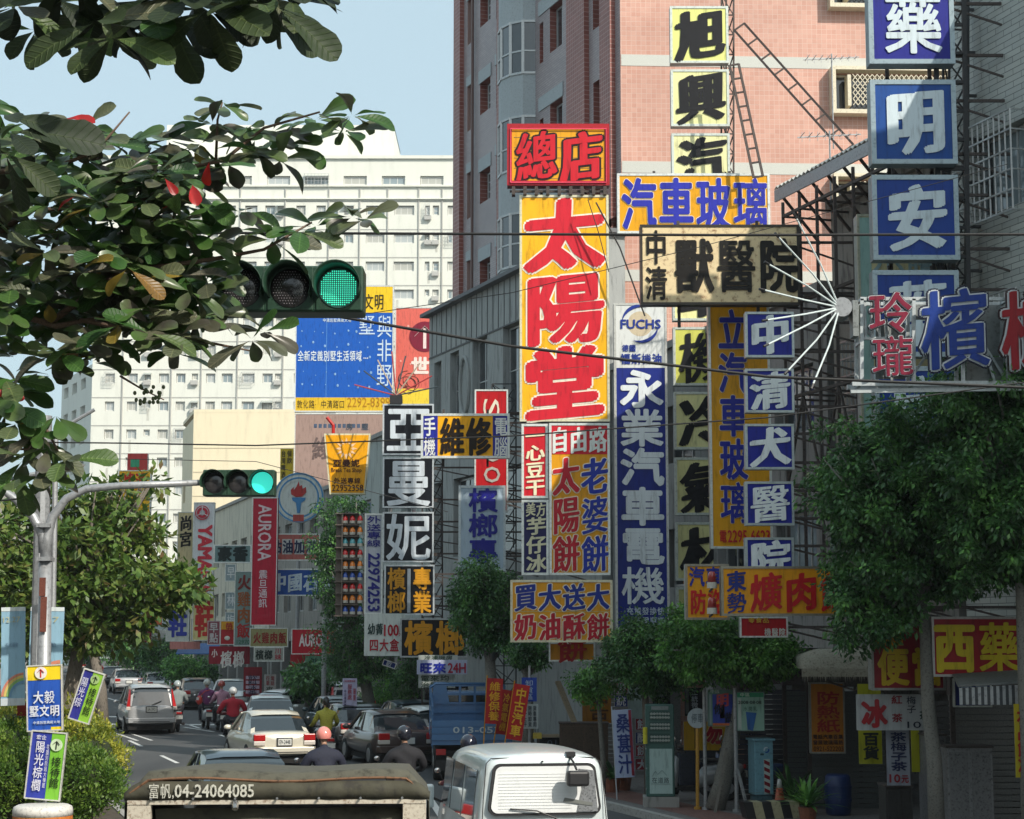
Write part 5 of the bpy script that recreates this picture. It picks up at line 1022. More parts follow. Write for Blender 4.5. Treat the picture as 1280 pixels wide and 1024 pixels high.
def tree(name, label, base, trunk, lobes, nclump, per, lsize, m, bark=None, tr=.12, csize=.35, seed=1, group=None, droop=.6, limbs=7, aspect=.5, cat='tree'):
    r = root(name, label, cat, base, group=group); b = Vector(base)
    pts = [Vector(p)-b for p in trunk]; n = len(pts)
    MB().tube(pts, [tr*(1.15-.5*i/(n-1)) for i in range(n)], 10).build('trunk', bark or BARK, r, smooth=True)
    rg = random.Random(seed); mb = MB()
    for c, rad in lobes:
        for i in range(limbs):
            t = pts[-1] if i % 2 else pts[-2]*.3+pts[-1]*.7
            e = Vector(c)-b+Vector((rg.uniform(-1, 1)*rad[0]*.8, rg.uniform(-1, 1)*rad[1]*.8, rg.uniform(-.6, .8)*rad[2]))
            mid = (t+e)/2+Vector((rg.uniform(-.1, .1), rg.uniform(-.1, .1), rg.uniform(.0, .25)))
            mb.tube([t, mid, e], [tr*.45, tr*.25, tr*.07], 6)
    o = mb.build('limb', bark or BARK, r, smooth=True); props(o, kind='stuff')
    cs = crown_centers([(Vector(c)-b, rad) for c, rad in lobes], nclump, seed); rr = np.random.default_rng(seed).uniform(.6, 1.3, (len(cs), 1))*csize*np.array([[1, 1, .75]])
    v, f = leafcloud(cs, rr, per, lsize, droop, aspect, seed=seed)
    o = npmesh('crown', v, f, 4, m, r); props(o, kind='stuff'); return r
def rad(px, Y): return px*Y/FPX
# big ficus at the right (crown 1000-1290 x 430-850, trunk at px 1157)
Y = 28.5; base = G(1172, Y, .13)
tree('ficus_tree', 'large dark ficus with pale speckled trunk in front of the red 便當 sign', base, [base, G(1168, Y, 1.5), P(1160, 880, Y), P(1157, 800, Y), P(1150, 735, Y)],
     [(P(1105, 640, Y), (rad(88, Y), 1.2, rad(98, Y))), (P(1150, 590, Y), (rad(105, Y), 1.3, rad(95, Y))), (P(1085, 745, Y), (rad(62, Y), .9, rad(55, Y))), (P(1060, 600, Y), (rad(48, Y), .8, rad(60, Y))), (P(1105, 770, Y), (rad(42, Y), .7, rad(22, Y))), (P(1195, 610, Y), (rad(80, Y), 1.2, rad(90, Y))), (P(1185, 700, Y), (rad(45, Y), .9, rad(40, Y)))],
     600, 120, .10, FICUS, BARKL, .115, .26, 3)
Y = 27; base = G(1290, Y, .13)
tree('ficus_tree', 'ficus at the right edge overlapping the big one, leaning trunk', base, [base, P(1284, 900, Y), P(1278, 740, Y), P(1262, 610, Y)],
     [(P(1235, 560, Y), (rad(75, Y), 1.1, rad(95, Y))), (P(1270, 640, Y), (rad(80, Y), 1.2, rad(90, Y))), (P(1228, 480, Y), (rad(35, Y), .6, rad(45, Y))), (P(1300, 500, Y), (rad(60, Y), 1., rad(70, Y))), (P(1250, 660, Y), (rad(55, Y), 1., rad(60, Y)))],
     380, 130, .10, FICUS, BARKL, .12, .26, 4)
# medium trees
Y = 35.5; base = G(893, Y, .13)
tree('ficus_tree', 'bushy light green ficus with leaning propped trunk behind the two posters', base, [base, P(903, 980, Y), P(915, 920, Y), P(922, 870, Y), P(915, 830, Y)],
     [(P(905, 815, Y), (rad(72, Y), 1.1, rad(40, Y))), (P(870, 800, Y), (rad(40, Y), .9, rad(35, Y))), (P(955, 818, Y), (rad(38, Y), .8, rad(30, Y)))],
     330, 120, .10, FICUSL, BARKL, .17, .25, 5)
Y = 38; base = G(812, Y, .13)
tree('ficus_tree', 'dark ficus overlapping the foot of the blue motor oil sign', base, [base, P(808, 900, Y), P(805, 840, Y)],
     [(P(795, 818, Y), (rad(42, Y), .9, rad(42, Y))), (P(825, 830, Y), (rad(34, Y), .8, rad(42, Y)))], 190, 110, .09, FICUS, BARK, .09, .25, 6)
Y = 39; base = G(753, Y, .13)
tree('sapling', 'slender sapling with a small round crown beside the white van', base, [base, P(754, 950, Y), P(750, 900, Y), P(748, 875, Y)],
     [(P(745, 856, Y), (rad(27, Y), .5, rad(19, Y)))], 60, 70, .08, FICUSL, BARKL, .06, .2, 7)
Y = 43; base = G(660, Y, .13)
tree('ficus_tree', 'small dark tree behind the loading zone sign', base, [base, P(660, 870, Y), P(658, 835, Y)],
     [(P(662, 818, Y), (rad(30, Y), .7, rad(18, Y)))], 50, 80, .09, FICUS, BARKL, .14, .22, 8)
Y = 46; base = G(614, Y, .13)
tree('ficus_tree', 'round dark ficus covering the foot of the pale blue sign', base, [base, P(615, 880, Y), P(612, 810, Y)],
     [(P(610, 750, Y), (rad(42, Y), 1., rad(52, Y))), (P(585, 755, Y), (rad(18, Y), .6, rad(25, Y))), (P(622, 790, Y), (rad(34, Y), .8, rad(26, Y)))], 240, 110, .095, FICUS, BARKL, .19, .28, 9)
Y = 60; base = G(466, Y, .13)
tree('ficus_tree', 'dark leaning tree behind the lamp rack and the cup sign', base, [base, P(460, 870, Y), P(453, 830, Y), P(440, 780, Y)],
     [(P(425, 650, Y), (rad(28, Y), .9, rad(40, Y))), (P(420, 720, Y), (rad(24, Y), .9, rad(50, Y))), (P(435, 790, Y), (rad(40, Y), 1., rad(45, Y))), (P(400, 700, Y), (rad(10, Y), .5, rad(40, Y))), (P(452, 835, Y), (rad(40, Y), .9, rad(18, Y)))], 210, 90, .11, FICUS, BARKL, .2, .34, 10)
Y = 58; base = G(517, Y, .13)
tree('climber_tree', 'thin dark tree between the white cloth banner and the dark jeep', base, [base, P(515, 860, Y), P(512, 830, Y)],
     [(P(505, 850, Y), (rad(16, Y), .5, rad(30, Y))), (P(518, 835, Y), (rad(12, Y), .5, rad(25, Y)))], 50, 60, .10, FICUS, BARK, .06, .28, 11)
Y = 64; base = G(480, Y, .13)
tree('potted_shrub', 'dense green shrub beside the leaning trunk near the parked cars', base, [base, P(480, 880, Y)], [(P(481, 862, Y), (rad(24, Y), .6, rad(26, Y)))], 40, 80, .10, FICUSL, BARK, .05, .28, 12, cat='shrub')
for i, (px, py, Yf, rx, ry, lab) in enumerate(((232, 838, 96, 20, 16, 'low green tree by the blue far awning'), (170, 815, 112, 22, 22, 'dark far street tree above the silver saloon'), (200, 822, 104, 22, 24, 'dark far street tree right of the pale billboard'), (140, 800, 130, 16, 28, 'far street tree above the end of the road'), (110, 812, 150, 14, 16, 'hazy tree at the far end of the street'), (255, 842, 100, 10, 14, 'small tree beside the red awning board'), (385, 850, 68, 16, 14, 'low shrub in front of the red kiosk'))):
    b_ = G(px, Yf, .13)
    tree('street_tree', lab, b_, [b_, P(px+2, py+ry*.6, Yf), P(px, py, Yf)], [(P(px, py, Yf), (rad(rx, Yf), 1.5, rad(ry, Yf))), (P(px-rx*.5, py-ry*.4, Yf), (rad(rx*.5, Yf), 1., rad(ry*.5, Yf)))], 70, 50, .2, FICUS if i != 0 else FICUSL, BARKL, .16, .55, 20+i, group='far street trees', limbs=3)
# almond tree on the median (crown 0-265 x 600-830)
Y = 37; base = G(66, 42, .13)
tree('almond_tree', 'broad leaved median tree with layered sunlit crown behind the traffic light pole', base, [base, G(85, 42, 1.8), P(100, 800, 42), P(110, 740, 42)],
     [(P(135, 725, 42), (rad(95, 42), 2, rad(42, 42))), (P(135, 668, 42), (rad(72, 42), 1.8, rad(20, 42))), (P(35, 720, 42), (rad(62, 42), 1.6, rad(70, 42))), (P(155, 645, 42), (rad(40, 42), 1., rad(14, 42))), (P(85, 625, 42), (rad(60, 42), 1., rad(16, 42))), (P(20, 680, 42), (rad(70, 42), 1.6, rad(40, 42))), (P(218, 738, 42), (rad(42, 42), 1.3, rad(22, 42))), (P(60, 770, 42), (rad(80, 42), 1.6, rad(35, 42))), (P(120, 780, 42), (rad(80, 42), 1.6, rad(30, 42))), (P(190, 603, 42), (rad(16, 42), .5, rad(7, 42))), (P(150, 612, 42), (rad(14, 42), .5, rad(10, 42)))],
     470, 28, .25, ALMOND, BARK, .18, .36, 13, droop=.1, limbs=9, aspect=.48)
base = G(128, 62, .13)
tree('almond_tree', 'second median tree further off, dark trunk beside the far cars', base, [base, G(126, 62, 1.6), P(112, 790, 62)], [(P(130, 765, 62), (rad(50, 62), 1.6, rad(28, 62))), (P(60, 790, 62), (rad(60, 62), 1.6, rad(30, 62)))], 120, 30, .24, ALMOND, BARK, .22, .5, 14, droop=.1)
for i, (px, Yf, h) in enumerate(((20, 62, 820), (60, 84, 822), (-30, 50, 800))):
    b_ = G(px, Yf, .13); tree('almond_tree', ['median tree behind the left street banner', 'distant median tree behind the blue placard', 'median tree beyond the left edge'][i], b_, [b_, P(px, h, Yf), P(px+4, h-30, Yf)], [(P(px, h-35, Yf), (rad(60, Yf), 1.6, rad(40, Yf)))], 80, 34, .24, ALMOND, BARK, .18, .5, 31+i, droop=.1, group='median trees')
# hedges on the median: things of their own
def hedge(label, lobes, m, seed, n=60, per=70, ls=.06):
    c0 = lobes[0][0]; r = root('hedge_bush', label, 'bush', (c0.x, c0.y, .13)); rg = random.Random(seed)
    mb = MB(); q = MB()
    for c, rd in lobes:
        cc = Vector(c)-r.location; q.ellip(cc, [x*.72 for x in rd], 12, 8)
        for i in range(8): mb.tube([(cc.x*.8, cc.y, 0), (cc.x+rg.uniform(-.5, .5)*rd[0], cc.y+rg.uniform(-.5, .5)*rd[1], cc.z+rd[2]*.3)], [.02, .008], 5)
    o = mb.build('stem', BARK, r); props(o, kind='stuff')
    o = q.build('bush_core', mat('dark_green_core', (.02, .03, .008), .95, 0, .4, 12), r); props(o, kind='stuff')  # solid dark green ellipsoids fill the inside of the bush
    cs = crown_centers([(Vector(c)-r.location, rd) for c, rd in lobes], n, seed)
    v, f = leafcloud(cs, np.full((len(cs), 3), .16), per, ls, -.7, .5, seed=seed); o = npmesh('crown', v, f, 4, m, r); props(o, kind='stuff')
def hl(px, py, Y, rx, ry, d=.7): return (P(px, py, Y), (rad(rx, Y), d, rad(ry, Y)))
hedge('golden hedge bush with yellow top beside the hazard drum', [hl(95, 925, 27, 52, 28), hl(118, 945, 26.5, 32, 30), hl(70, 905, 28, 40, 20)], HEDGE, 41, 150, 110)
hedge('fresh green bush right of the violet placard', [hl(108, 985, 25, 44, 40), hl(95, 960, 25.2, 35, 25)], HEDGEG, 42, 150, 110)
hedge('darker bush in the lower left corner behind the placards', [hl(20, 985, 25.5, 50, 50), hl(10, 935, 27, 38, 30)], HEDGEG, 43, 140, 110)
hedge('golden topped bush under the left street banner', [hl(18, 905, 28, 36, 18), hl(-20, 920, 28, 40, 24)], HEDGE, 44, 90, 100)
for i in range(7):
    Yh = 34+i*7; xx = LX(Yh)-1.8; hedge(['low','rounded','uneven','long','small','thin','last'][i]+' clipped bush further along the median', [(Vector((xx, Yh, .7)), (1.3, 2.8, .65))], (HEDGE, HEDGEG)[i % 2], 50+i, 70, 60, .09)
# ---- foreground sea almond branch with separate large leaves
LEAF_G = leafmat('almond_leaf_green', [(0.0306, 0.085, 0.0204), (0.051, 0.1275, 0.0272), (0.0765, 0.1445, 0.0374), (0.102, 0.1445, 0.0595), (0.102, 0.102, 0.0765), (0.1445, 0.17, 0.085)], .45, .3)
LEAF_R = leafmat('almond_leaf_red', [(.35, .012, .015), (.5, .03, .02), (.42, .05, .05)], .35, .35)
LEAF_D = leafmat('almond_leaf_shaded', [(.014, .024, .01), (.022, .04, .014), (.035, .058, .016)], .62, .15)  # darker copy of the leaf green, shade put into the colour
LEAF_Y = leafmat('almond_leaf_ageing', [(.28, .2, .03), (.14, .12, .03), (.3, .12, .03)], .4, .3)
def leafmesh(seed):
    rg = random.Random(seed); nx, ny = 10, 4; vs = []; fs = []; cur = rg.uniform(.1, .35); fold = rg.uniform(.12, .4); tw_ = rg.uniform(-.3, .3)
    for i in range(nx+1):
        t = 1-(1-i/nx)**1.5; wd = .27*(math.sin(math.pi*min(1, t**1.35))**.75 if t < 1 else 0)*(1.0)+.012
        wd = max(.01, .31*(t**.8)*(1-t**7)**.6); 
        if t == 0: wd = .012
        for j in range(-ny//2, ny//2+1):
            s = j/(ny/2); y = s*wd*(1+rg.uniform(-.06, .06)*(abs(s) > .9)); z = fold*abs(y)-cur*t*t+.012*math.sin(9*t+3*s)*abs(s)
            a = tw_*t; vs.append((t, y*math.cos(a)-z*math.sin(a)*.3, z+y*math.sin(a)))
    w_ = ny+1
    for i in range(nx):
        for j in range(ny): fs.append((i*w_+j, (i+1)*w_+j, (i+1)*w_+j+1, i*w_+j+1))
    # midrib
    o = len(vs)
    for i in range(nx+1):
        t = i/nx; m_ = vs[i*w_+ny//2]; h = .010*(1-t*.8)
        vs += [(m_[0], m_[1]-h, m_[2]+.002), (m_[0], m_[1], m_[2]+.004+h*.8), (m_[0], m_[1]+h, m_[2]+.002)]
    for i in range(nx):
        for j in range(2): fs.append((o+i*3+j, o+(i+1)*3+j, o+(i+1)*3+j+1, o+i*3+j+1))
    vs += [(-.12, 0, .01), (0, .008, .004), (0, -.008, .004)]; fs.append((len(vs)-3, len(vs)-2, len(vs)-1))
    return vs, fs
LV = [leafmesh(s) for s in range(6)]
LM = {}
def leafdata(k, m):
    if (k, m.name) not in LM:
        me = bpy.data.meshes.new('leaf'); me.from_pydata(*[LV[k][0], [], LV[k][1]]); me.materials.append(m); me.shade_smooth(); LM[(k, m.name)] = me
    return LM[(k, m.name)]
at_ = root('sea_almond_tree', 'sea almond tree hanging big green and red leaves over the upper left', 'tree', (-6.5, 9.5, .0))
rgl = random.Random(12); LEAVES = []
def rosette(px, py, Y, n=8, size=.22, aim=None, mats=None, el=(-.5, .55)):
    c = P(px, py, Y); a0 = rgl.uniform(0, 6.28)
    for i in range(n):
        a = a0+i*2*math.pi/n+rgl.uniform(-.25, .25); e = rgl.uniform(*el)
        d = Vector((math.cos(a)*math.cos(e), math.sin(a)*math.cos(e), math.sin(e)))
        if aim is not None: d = (d+Vector(aim)).normalized()
        upv = Vector((0, 0, .75))+Vector((rgl.uniform(-.45, .45), rgl.uniform(-1.5, -.25), rgl.uniform(-.3, .3)))
        m = rgl.choices([LEAF_G, LEAF_R, LEAF_Y], [.965, .008, .02])[0] if mats is None else rgl.choice(mats)
        LEAVES.append((c, d, upv, size*rgl.uniform(.6, 1.15), m, rgl.randrange(6), Y))
def twig(pts, r0, r1, n=7):
    q = [P(*p)-at_.location for p in pts]; k = len(q); MB().tube(q, [r0+(r1-r0)*i/(k-1) for i in range(k)], n).build('branch', mat('almond_twig', (.13, .085, .06), .8, 0, .3, 20, bump=.4), at_, smooth=True)
Yb = 9.0
# trunk out of frame at the left, limbs into the picture
tq = [(-6.5, 9.5, 0), (-6.4, 9.4, 2.5), (-6.1, 9.3, 4.4), (-5.6, 9.2, 6.2), (-5.2, 9.0, 8.0)]
MB().tube([Vector(p)-at_.location for p in tq], [.22, .19, .16, .13, .08], 12).build('trunk', BARK, at_, smooth=True)
MB().tube([Vector((-6.1, 9.3, 4.4))-at_.location, Vector((-4.2, 9.1, 4.9))-at_.location, P(-10, 400, Yb)-at_.location], [.10, .07, .035], 8).build('branch', BARK, at_, smooth=True)
MB().tube([Vector((-5.6, 9.2, 6.0))-at_.location, Vector((-4.2, 8.9, 6.2))-at_.location, P(-10, 215, Yb)-at_.location], [.09, .06, .03], 8).build('branch', BARK, at_, smooth=True)
MB().tube([Vector((-5.3, 9.0, 7.4))-at_.location, Vector((-3.5, 6.5, 6.4))-at_.location, P(-20, -50, 4.8)-at_.location, P(200, -45, 4.8)-at_.location, P(330, -80, 4.8)-at_.location], [.09, .06, .03, .02, .012], 8).build('branch', BARK, at_, smooth=True)
twig([(-10, 215, Yb), (60, 212, Yb), (120, 190, Yb-.1), (162, 140, Yb-.15)], .016, .004)
twig([(-10, 400, Yb), (30, 395, Yb), (70, 408, Yb), (110, 400, Yb+.1), (170, 390, Yb+.1)], .022, .007)
twig([(60, 225, Yb), (130, 228, Yb+.1), (210, 215, Yb), (280, 200, Yb), (330, 160, Yb), (400, 140, Yb)], .018, .005)
twig([(60, 405, Yb), (150, 340, Yb), (260, 325, Yb), (330, 312, Yb-.1), (390, 278, Yb-.1)], .018, .005)
twig([(0, 290, Yb), (40, 262, Yb), (120, 260, Yb), (230, 240, Yb)], .016, .006)
twig([(100, 400, Yb), (200, 420, Yb), (270, 430, Yb), (320, 440, Yb)], .012, .004)
twig([(-10, 505, Yb-.3), (30, 515, Yb-.3), (60, 540, Yb-.3), (78, 575, Yb-.3)], .014, .004)
twig([(150, 470, Yb), (175, 485, Yb), (205, 500, Yb)], .006, .003)
twig([(270, 200, Yb), (272, 150, Yb), (278, 128, Yb)], .008, .004)
twig([(0, 560, Yb-.3), (35, 562, Yb-.3), (60, 530, Yb-.3)], .008, .004)
for (px, py) in ((280, 132), (265, 155), (395, 150), (440, 145), (430, 165), (360, 180), (340, 165), (310, 160), (395, 283), (375, 290), (455, 275), (440, 272), (340, 300), (300, 265), (250, 180), (190, 185), (210, 175), (160, 180), (235, 215), (285, 205), (320, 190), (350, 200), (130, 180), (105, 165), (330, 415), (315, 425), (265, 395), (245, 400), (215, 440), (225, 420)): rosette(px, py, Yb+rgl.uniform(-.2, .3), 7, .2)
for (px, py) in ((205, 222), (240, 230), (262, 200)): rosette(px, py, Yb-.35, 1, .15, aim=(0, -.3, -.9), mats=[LEAF_R])
rosette(75, 150, Yb-.3, 1, .2, aim=(1.5, 0, 0), mats=[LEAF_R]); rosette(95, 245, Yb-.35, 1, .16, aim=(0, 0, -.8), mats=[LEAF_R]); rosette(160, 335, Yb-.3, 2, .18, aim=(0, 0, -.8), mats=[LEAF_R, LEAF_Y])
for i in range(210):       # the body of the branch
    px = rgl.uniform(-40, 270); t = px/270
    lo, hi = 175+t*25, 500-max(0, t)*110
    if px < 40: lo = 150; hi = 560
    rosette(px, rgl.uniform(lo, hi), Yb+rgl.uniform(-.35, .8), rgl.choice((5, 6, 7)), .2)
for (px, py) in ((20, 530), (45, 545), (60, 560), (30, 575), (70, 520), (10, 510), (82, 575), (50, 595), (20, 600)): rosette(px, py, Yb-.3, 7, .19, aim=(0, 0, -.4))
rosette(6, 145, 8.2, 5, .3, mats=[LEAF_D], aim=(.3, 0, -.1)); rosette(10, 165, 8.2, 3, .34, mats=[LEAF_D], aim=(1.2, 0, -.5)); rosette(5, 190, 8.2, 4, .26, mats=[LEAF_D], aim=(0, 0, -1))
# near dark cluster at the top
for (px, py, n) in ((20, 20, 7), (70, 10, 7), (45, 50, 6), (110, 15, 6), (150, 30, 8), (140, 60, 7), (185, 10, 7), (215, 30, 6), (120, 40, 5), (240, 10, 7), (260, 25, 6), (320, 5, 7), (345, 20, 6), (365, 10, 5), (355, -20, 7), (90, -20, 8), (160, -30, 8), (240, -40, 8), (0, -30, 8), (320, -50, 8)):
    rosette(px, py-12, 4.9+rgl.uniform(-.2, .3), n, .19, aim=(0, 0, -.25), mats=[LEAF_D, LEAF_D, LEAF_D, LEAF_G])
for i in range(70):        # crown above the frame, shading the cluster
    c = Vector((rgl.uniform(-5, .2), rgl.uniform(3.4, 8.5), rgl.uniform(5.6, 7.6)))
    pr = (c.z-CZ)/c.y
    if pr < .40: continue
    a0 = rgl.uniform(0, 6.28)
    for j in range(7):
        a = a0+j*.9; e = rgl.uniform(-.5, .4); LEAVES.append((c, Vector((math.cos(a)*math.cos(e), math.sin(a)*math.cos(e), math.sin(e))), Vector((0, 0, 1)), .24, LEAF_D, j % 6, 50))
def leafmatrix(c, d, up):
    y = up.cross(d).normalized(); z = d.cross(y); return Matrix((( d.x, y.x, z.x, c.x), (d.y, y.y, z.y, c.y), (d.z, y.z, z.z, c.z), (0, 0, 0, 1)))
# nearest and most visible 300 become single leaves, the rest one joined part
vis = []
for i, (c, d, up, s, m, k, Yl) in enumerate(LEAVES):
    q = c+d*s*.5; px = 640+FPX*q.x/(q.y*math.cos(PITCH)+(q.z-CZ)*math.sin(PITCH)); dz = (q.z-CZ)*math.cos(PITCH)-q.y*math.sin(PITCH); py = 512-FPX*dz/(q.y*math.cos(PITCH)+(q.z-CZ)*math.sin(PITCH))
    inn = 0 < px < 500 and -5 < py < 640 and Yl < 20
    vis.append((-(s/c.y)*inn*(1.0 if c.y < 9.05 else .5), i))
vis.sort(); single = {i for _, i in vis[:298]}
jv, jf, jm = {}, {}, {}
inv = Matrix.Translation(-at_.location)
for i, (c, d, up, s, m, k, Yl) in enumerate(LEAVES):
    M = inv @ leafmatrix(c+d*s*.14, d, up) @ Matrix.Scale(s, 4)
    if i in single:
        o = bpy.data.objects.new('leaf', leafdata(k, m)); sc.collection.objects.link(o); o.parent = at_; o.matrix_local = M
    else:
        A_ = np.array(M); V = np.c_[np.array(LV[k][0]), np.ones(len(LV[k][0]))] @ A_.T
        jv.setdefault(m.name, []).append((V[:, :3], LV[k][1]))
mats_ = []; mb = MB()
allm = {x.name: x for x in (LEAF_G, LEAF_R, LEAF_D, LEAF_Y)}
JM = {'almond_leaf_green': leafmat('almond_foliage_green', [(0.0306, 0.085, 0.0204), (0.051, 0.1275, 0.0272), (0.0765, 0.1445, 0.0374), (0.102, 0.1445, 0.0595), (0.085, 0.0765, 0.0595), (0.1445, 0.17, 0.085)], .3, .25, 'isl'), 'almond_leaf_shaded': LEAF_D, 'almond_leaf_red': LEAF_R, 'almond_leaf_ageing': LEAF_Y}
for qi, (nm, lst) in enumerate(jv.items()):
    mats_.append(JM[nm])
    mb.mat(qi)
    for V, F_ in lst: mb.add(V.tolist(), F_)
o = mb.build('foliage', mats_, at_, smooth=True); props(o, kind='stuff')
# berries
mb = MB()
for i in range(26): p = P(rgl.uniform(168, 206), rgl.uniform(480, 506), Yb-.1)-at_.location; mb.ellip(p, (.009, .009, .011), 7, 5)
o = mb.build('berries', mat('green_berries', (.06, .09, .03), .35, 0, .2), at_, smooth=True); props(o, kind='stuff')
# pavement plants
def fronds(label, px, Y, h, n, m, seed):
    r = root('leafy_plant', label, 'plant', G(px, Y, .13)); rg = random.Random(seed); mb = MB()
    MB().tube([(0, 0, 0), (0, 0, .28)], [.13, .17], 12).build('pot', mat('terracotta', (.25, .09, .05), .8, 0, .2), r)
    for i in range(n):
        a = rg.uniform(0, 6.28); e = rg.uniform(.3, 1.3); L_ = h*rg.uniform(.6, 1.1); pr = None
        for j in range(6):
            t = j/5; p = Vector((math.cos(a)*math.cos(e)*L_*t, math.sin(a)*math.cos(e)*L_*t, .28+math.sin(e)*L_*t-.5*L_*t*t*.7)); s_ = Vector((-math.sin(a), math.cos(a), 0))*.035*math.sin(math.pi*(t*.9+.1))
            if pr: mb.add([pr[0]-pr[1], p-s_, p+s_, pr[0]+pr[1]], [(0, 1, 2, 3)])
            pr = (p, s_)
    props(mb.build('fronds', m, r), kind='stuff')
fronds('bushy fern like plant in a pot beside the blue barrel', 1010, 33, .9, 60, FICUSL, 1)
fronds('small potted plant by the white flag', 766, 39.5, .6, 40, FICUS, 2)
fronds('potted plant near the cake shop plates', 780, 40, .45, 30, FICUS, 3)
fronds('dark potted plant at the shop entrance', 990, 34.5, 1.1, 30, FICUS, 4)
# ================================================================ vehicles
TYRE = mat('tyre_rubber', (.018, .018, .018), .85, 0, .2, 10); CHROME = mat('bright_metal', (.5, .5, .5), .25, .9, .05); CGL = glassmat('car_glass', (.018, .026, .032), .04)
TAIL = mat('tail_light_red', (.38, .012, .012), .2, 0, 0, coat=.6); TAILW = mat('lamp_clear', (.55, .5, .45), .2, 0, 0, coat=.6); PLATE = mat('number_plate', (.62, .62, .58), .5, 0, .1, 8)
TAILO = mat('lamp_orange', (.6, .2, .03), .2, 0, 0, coat=.6); UNDER = mat('underbody', (.012, .012, .012), .9, 0, 0)
def carpaint(n, c, rough=.28): return mat('car_paint_'+n, c, rough, .1, .04, 2, coat=.7)
def ring_loft(st, cap=True):
    mb = MB(); n = len(st[0]); vs = [p for r in st for p in r]; fs = []
    for i in range(len(st)-1):
        for j in range(n): j2 = (j+1) % n; fs.append((i*n+j, i*n+j2, (i+1)*n+j2, (i+1)*n+j))
    if cap: fs.append(tuple(range(n))[::-1]); fs.append(tuple((len(st)-1)*n+j for j in range(n)))
    return mb.add(vs, fs)
def wheel(parent, x, y, r, w_):
    m_ = MB(); s = 1 if x > 0 else -1
    m_.tube([(x-w_/2*s, y, r), (x-w_*.42*s, y, r), (x+w_*.42*s, y, r), (x+w_/2*s, y, r)], [r*.9, r, r, r*.9], 20); o = m_.build('wheel', TYRE, parent, smooth=False)
    m_ = MB().tube([(x+w_*.40*s, y, r), (x+w_*.53*s, y, r)], [r*.62, r*.58], 16); m_.build('rim', mat('wheel_rim', (.35, .35, .35), .35, .7, .1), o); return o
def car(label, loc, rz, col, kind='sedan', W=1.7, L=4.4, H=1.42, plate=None, group='cars in traffic', cat='car', lights='corner', parts=True, glass=None, roofbar=False, name='car'):
    r = root(name, label, cat, loc, rz, group); P_ = carpaint(*col) if isinstance(col, tuple) else col; gl = glass or CGL
    hw = W/2
    if kind == 'sedan': prof = dict(zb=.92, deck=.95, hood=.82, wb=1.15, rb=-1.35-.25, rf=.35, rr=-1.0+.05, tail=.93)
    elif kind == 'hatch': prof = dict(zb=.9, deck=.92, hood=.85, wb=1.1, rb=-L/2+.12, rf=.45, rr=-L/2+.55, tail=.9)
    else: prof = dict(zb=1.0, deck=1.02, hood=.98, wb=1.25, rb=-L/2+.1, rf=.65, rr=-L/2+.38, tail=1.0)
    p = prof; zs = .24
    ys = [-L/2, -L/2+.12, -L/2+.5, p['rb']+.0 if kind == 'sedan' else -L/2+.9, -.6, .4, p['wb'], L/2-.7, L/2-.2, L/2]
    def zt(y):
        if y <= p['rb']+.01: return p['deck'] if y > -L/2+.05 else p['deck']-.06
        if y < p['wb']: return p['zb']
        t = (y-p['wb'])/(L/2-p['wb']); return p['zb']*(1-t)+(p['hood']-.14)*t if t > .75 else p['zb']-(p['zb']-p['hood'])*t*1.1
    def wf(y): t = abs(y)/(L/2); return hw*(1-.10*t**5-.02*t**2)
    st = []
    for y in ys:
        w_ = wf(y); z = zt(y); e = .04 if abs(y) > L/2-.05 else 0; b_ = zs+(.1 if abs(y) > L/2-.2 else 0)
        half = [(w_*.86-e, b_), (w_-.02-e, b_+.12), (w_-e, b_+.30), (w_-.01-e, z-.24), (w_-.05-e, z-.07), (w_*.86-e, z-.005), (w_*.45, z+.015)]
        st.append([(x, y, zz) for x, zz in half]+[(-x, y, zz) for x, zz in half[::-1]])
    o = ring_loft(st).build('body', P_, r, smooth=True, sub=1)
    # greenhouse
    wb_, wt = hw*.88, hw*.70; zr = H; zb = p['zb']-.03
    cs = []
    for (y, z, w_, dz) in ((p['rb']+.02, zb, wb_, 0), ((p['rb']*.35+p['rr']*.65), zb+(zr-zb)*.66, wb_*.35+wt*.65+.03, 0), (p['rr'], zr-.07, wt+.02, 0), ((p['rr']+p['rf'])/2, zr-.02, wt+.03, 0), (p['rf'], zr-.07, wt+.02, 0), (p['wb'], zb, wb_, 0)):
        cs.append((y, z, w_))
    g = MB(); vs = []; n = len(cs)
    for y, z, w_ in cs: vs += [(-w_, y, z), (-w_*.6, y, z+.018), (w_*.6, y, z+.018), (w_, y, z)]
    vs += [(-wb_, p['rb']+.02, zb-.05), (wb_, p['rb']+.02, zb-.05)]
    fs = []
    for i in range(n-1):
        for j in range(3): fs.append((i*4+j, i*4+j+1, (i+1)*4+j+1, (i+1)*4+j))
    for s_ in (0, 3):   # sides down to the belt
        k = len(vs); vs += [((-1 if s_ == 0 else 1)*wb_, (p['rb']*.35+p['rr']*.65), zb), ((-1 if s_ == 0 else 1)*wb_, p['rr'], zb), ((-1 if s_ == 0 else 1)*wb_, p['rf'], zb)]
        fs += [(0+s_, 4+s_, k), (4+s_, 8+s_, k+1, k), (8+s_, 12+s_, 16+s_, k+2, k+1), (16+s_, 20+s_, k+2)]
    g.add(vs, fs).build('windows', gl, r)
    rf = MB(); e = .018; vs = []
    rows = [(p['rr']-.10, zr-.10, wt+.035), (p['rr'], zr-.055, wt+.03), (p['rr']+.15, zr-.02, wt+.035), ((p['rr']+p['rf'])/2, zr+.0, wt+.04), (p['rf']-.1, zr-.03, wt+.035), (p['rf']+.04, zr-.075, wt+.03)]
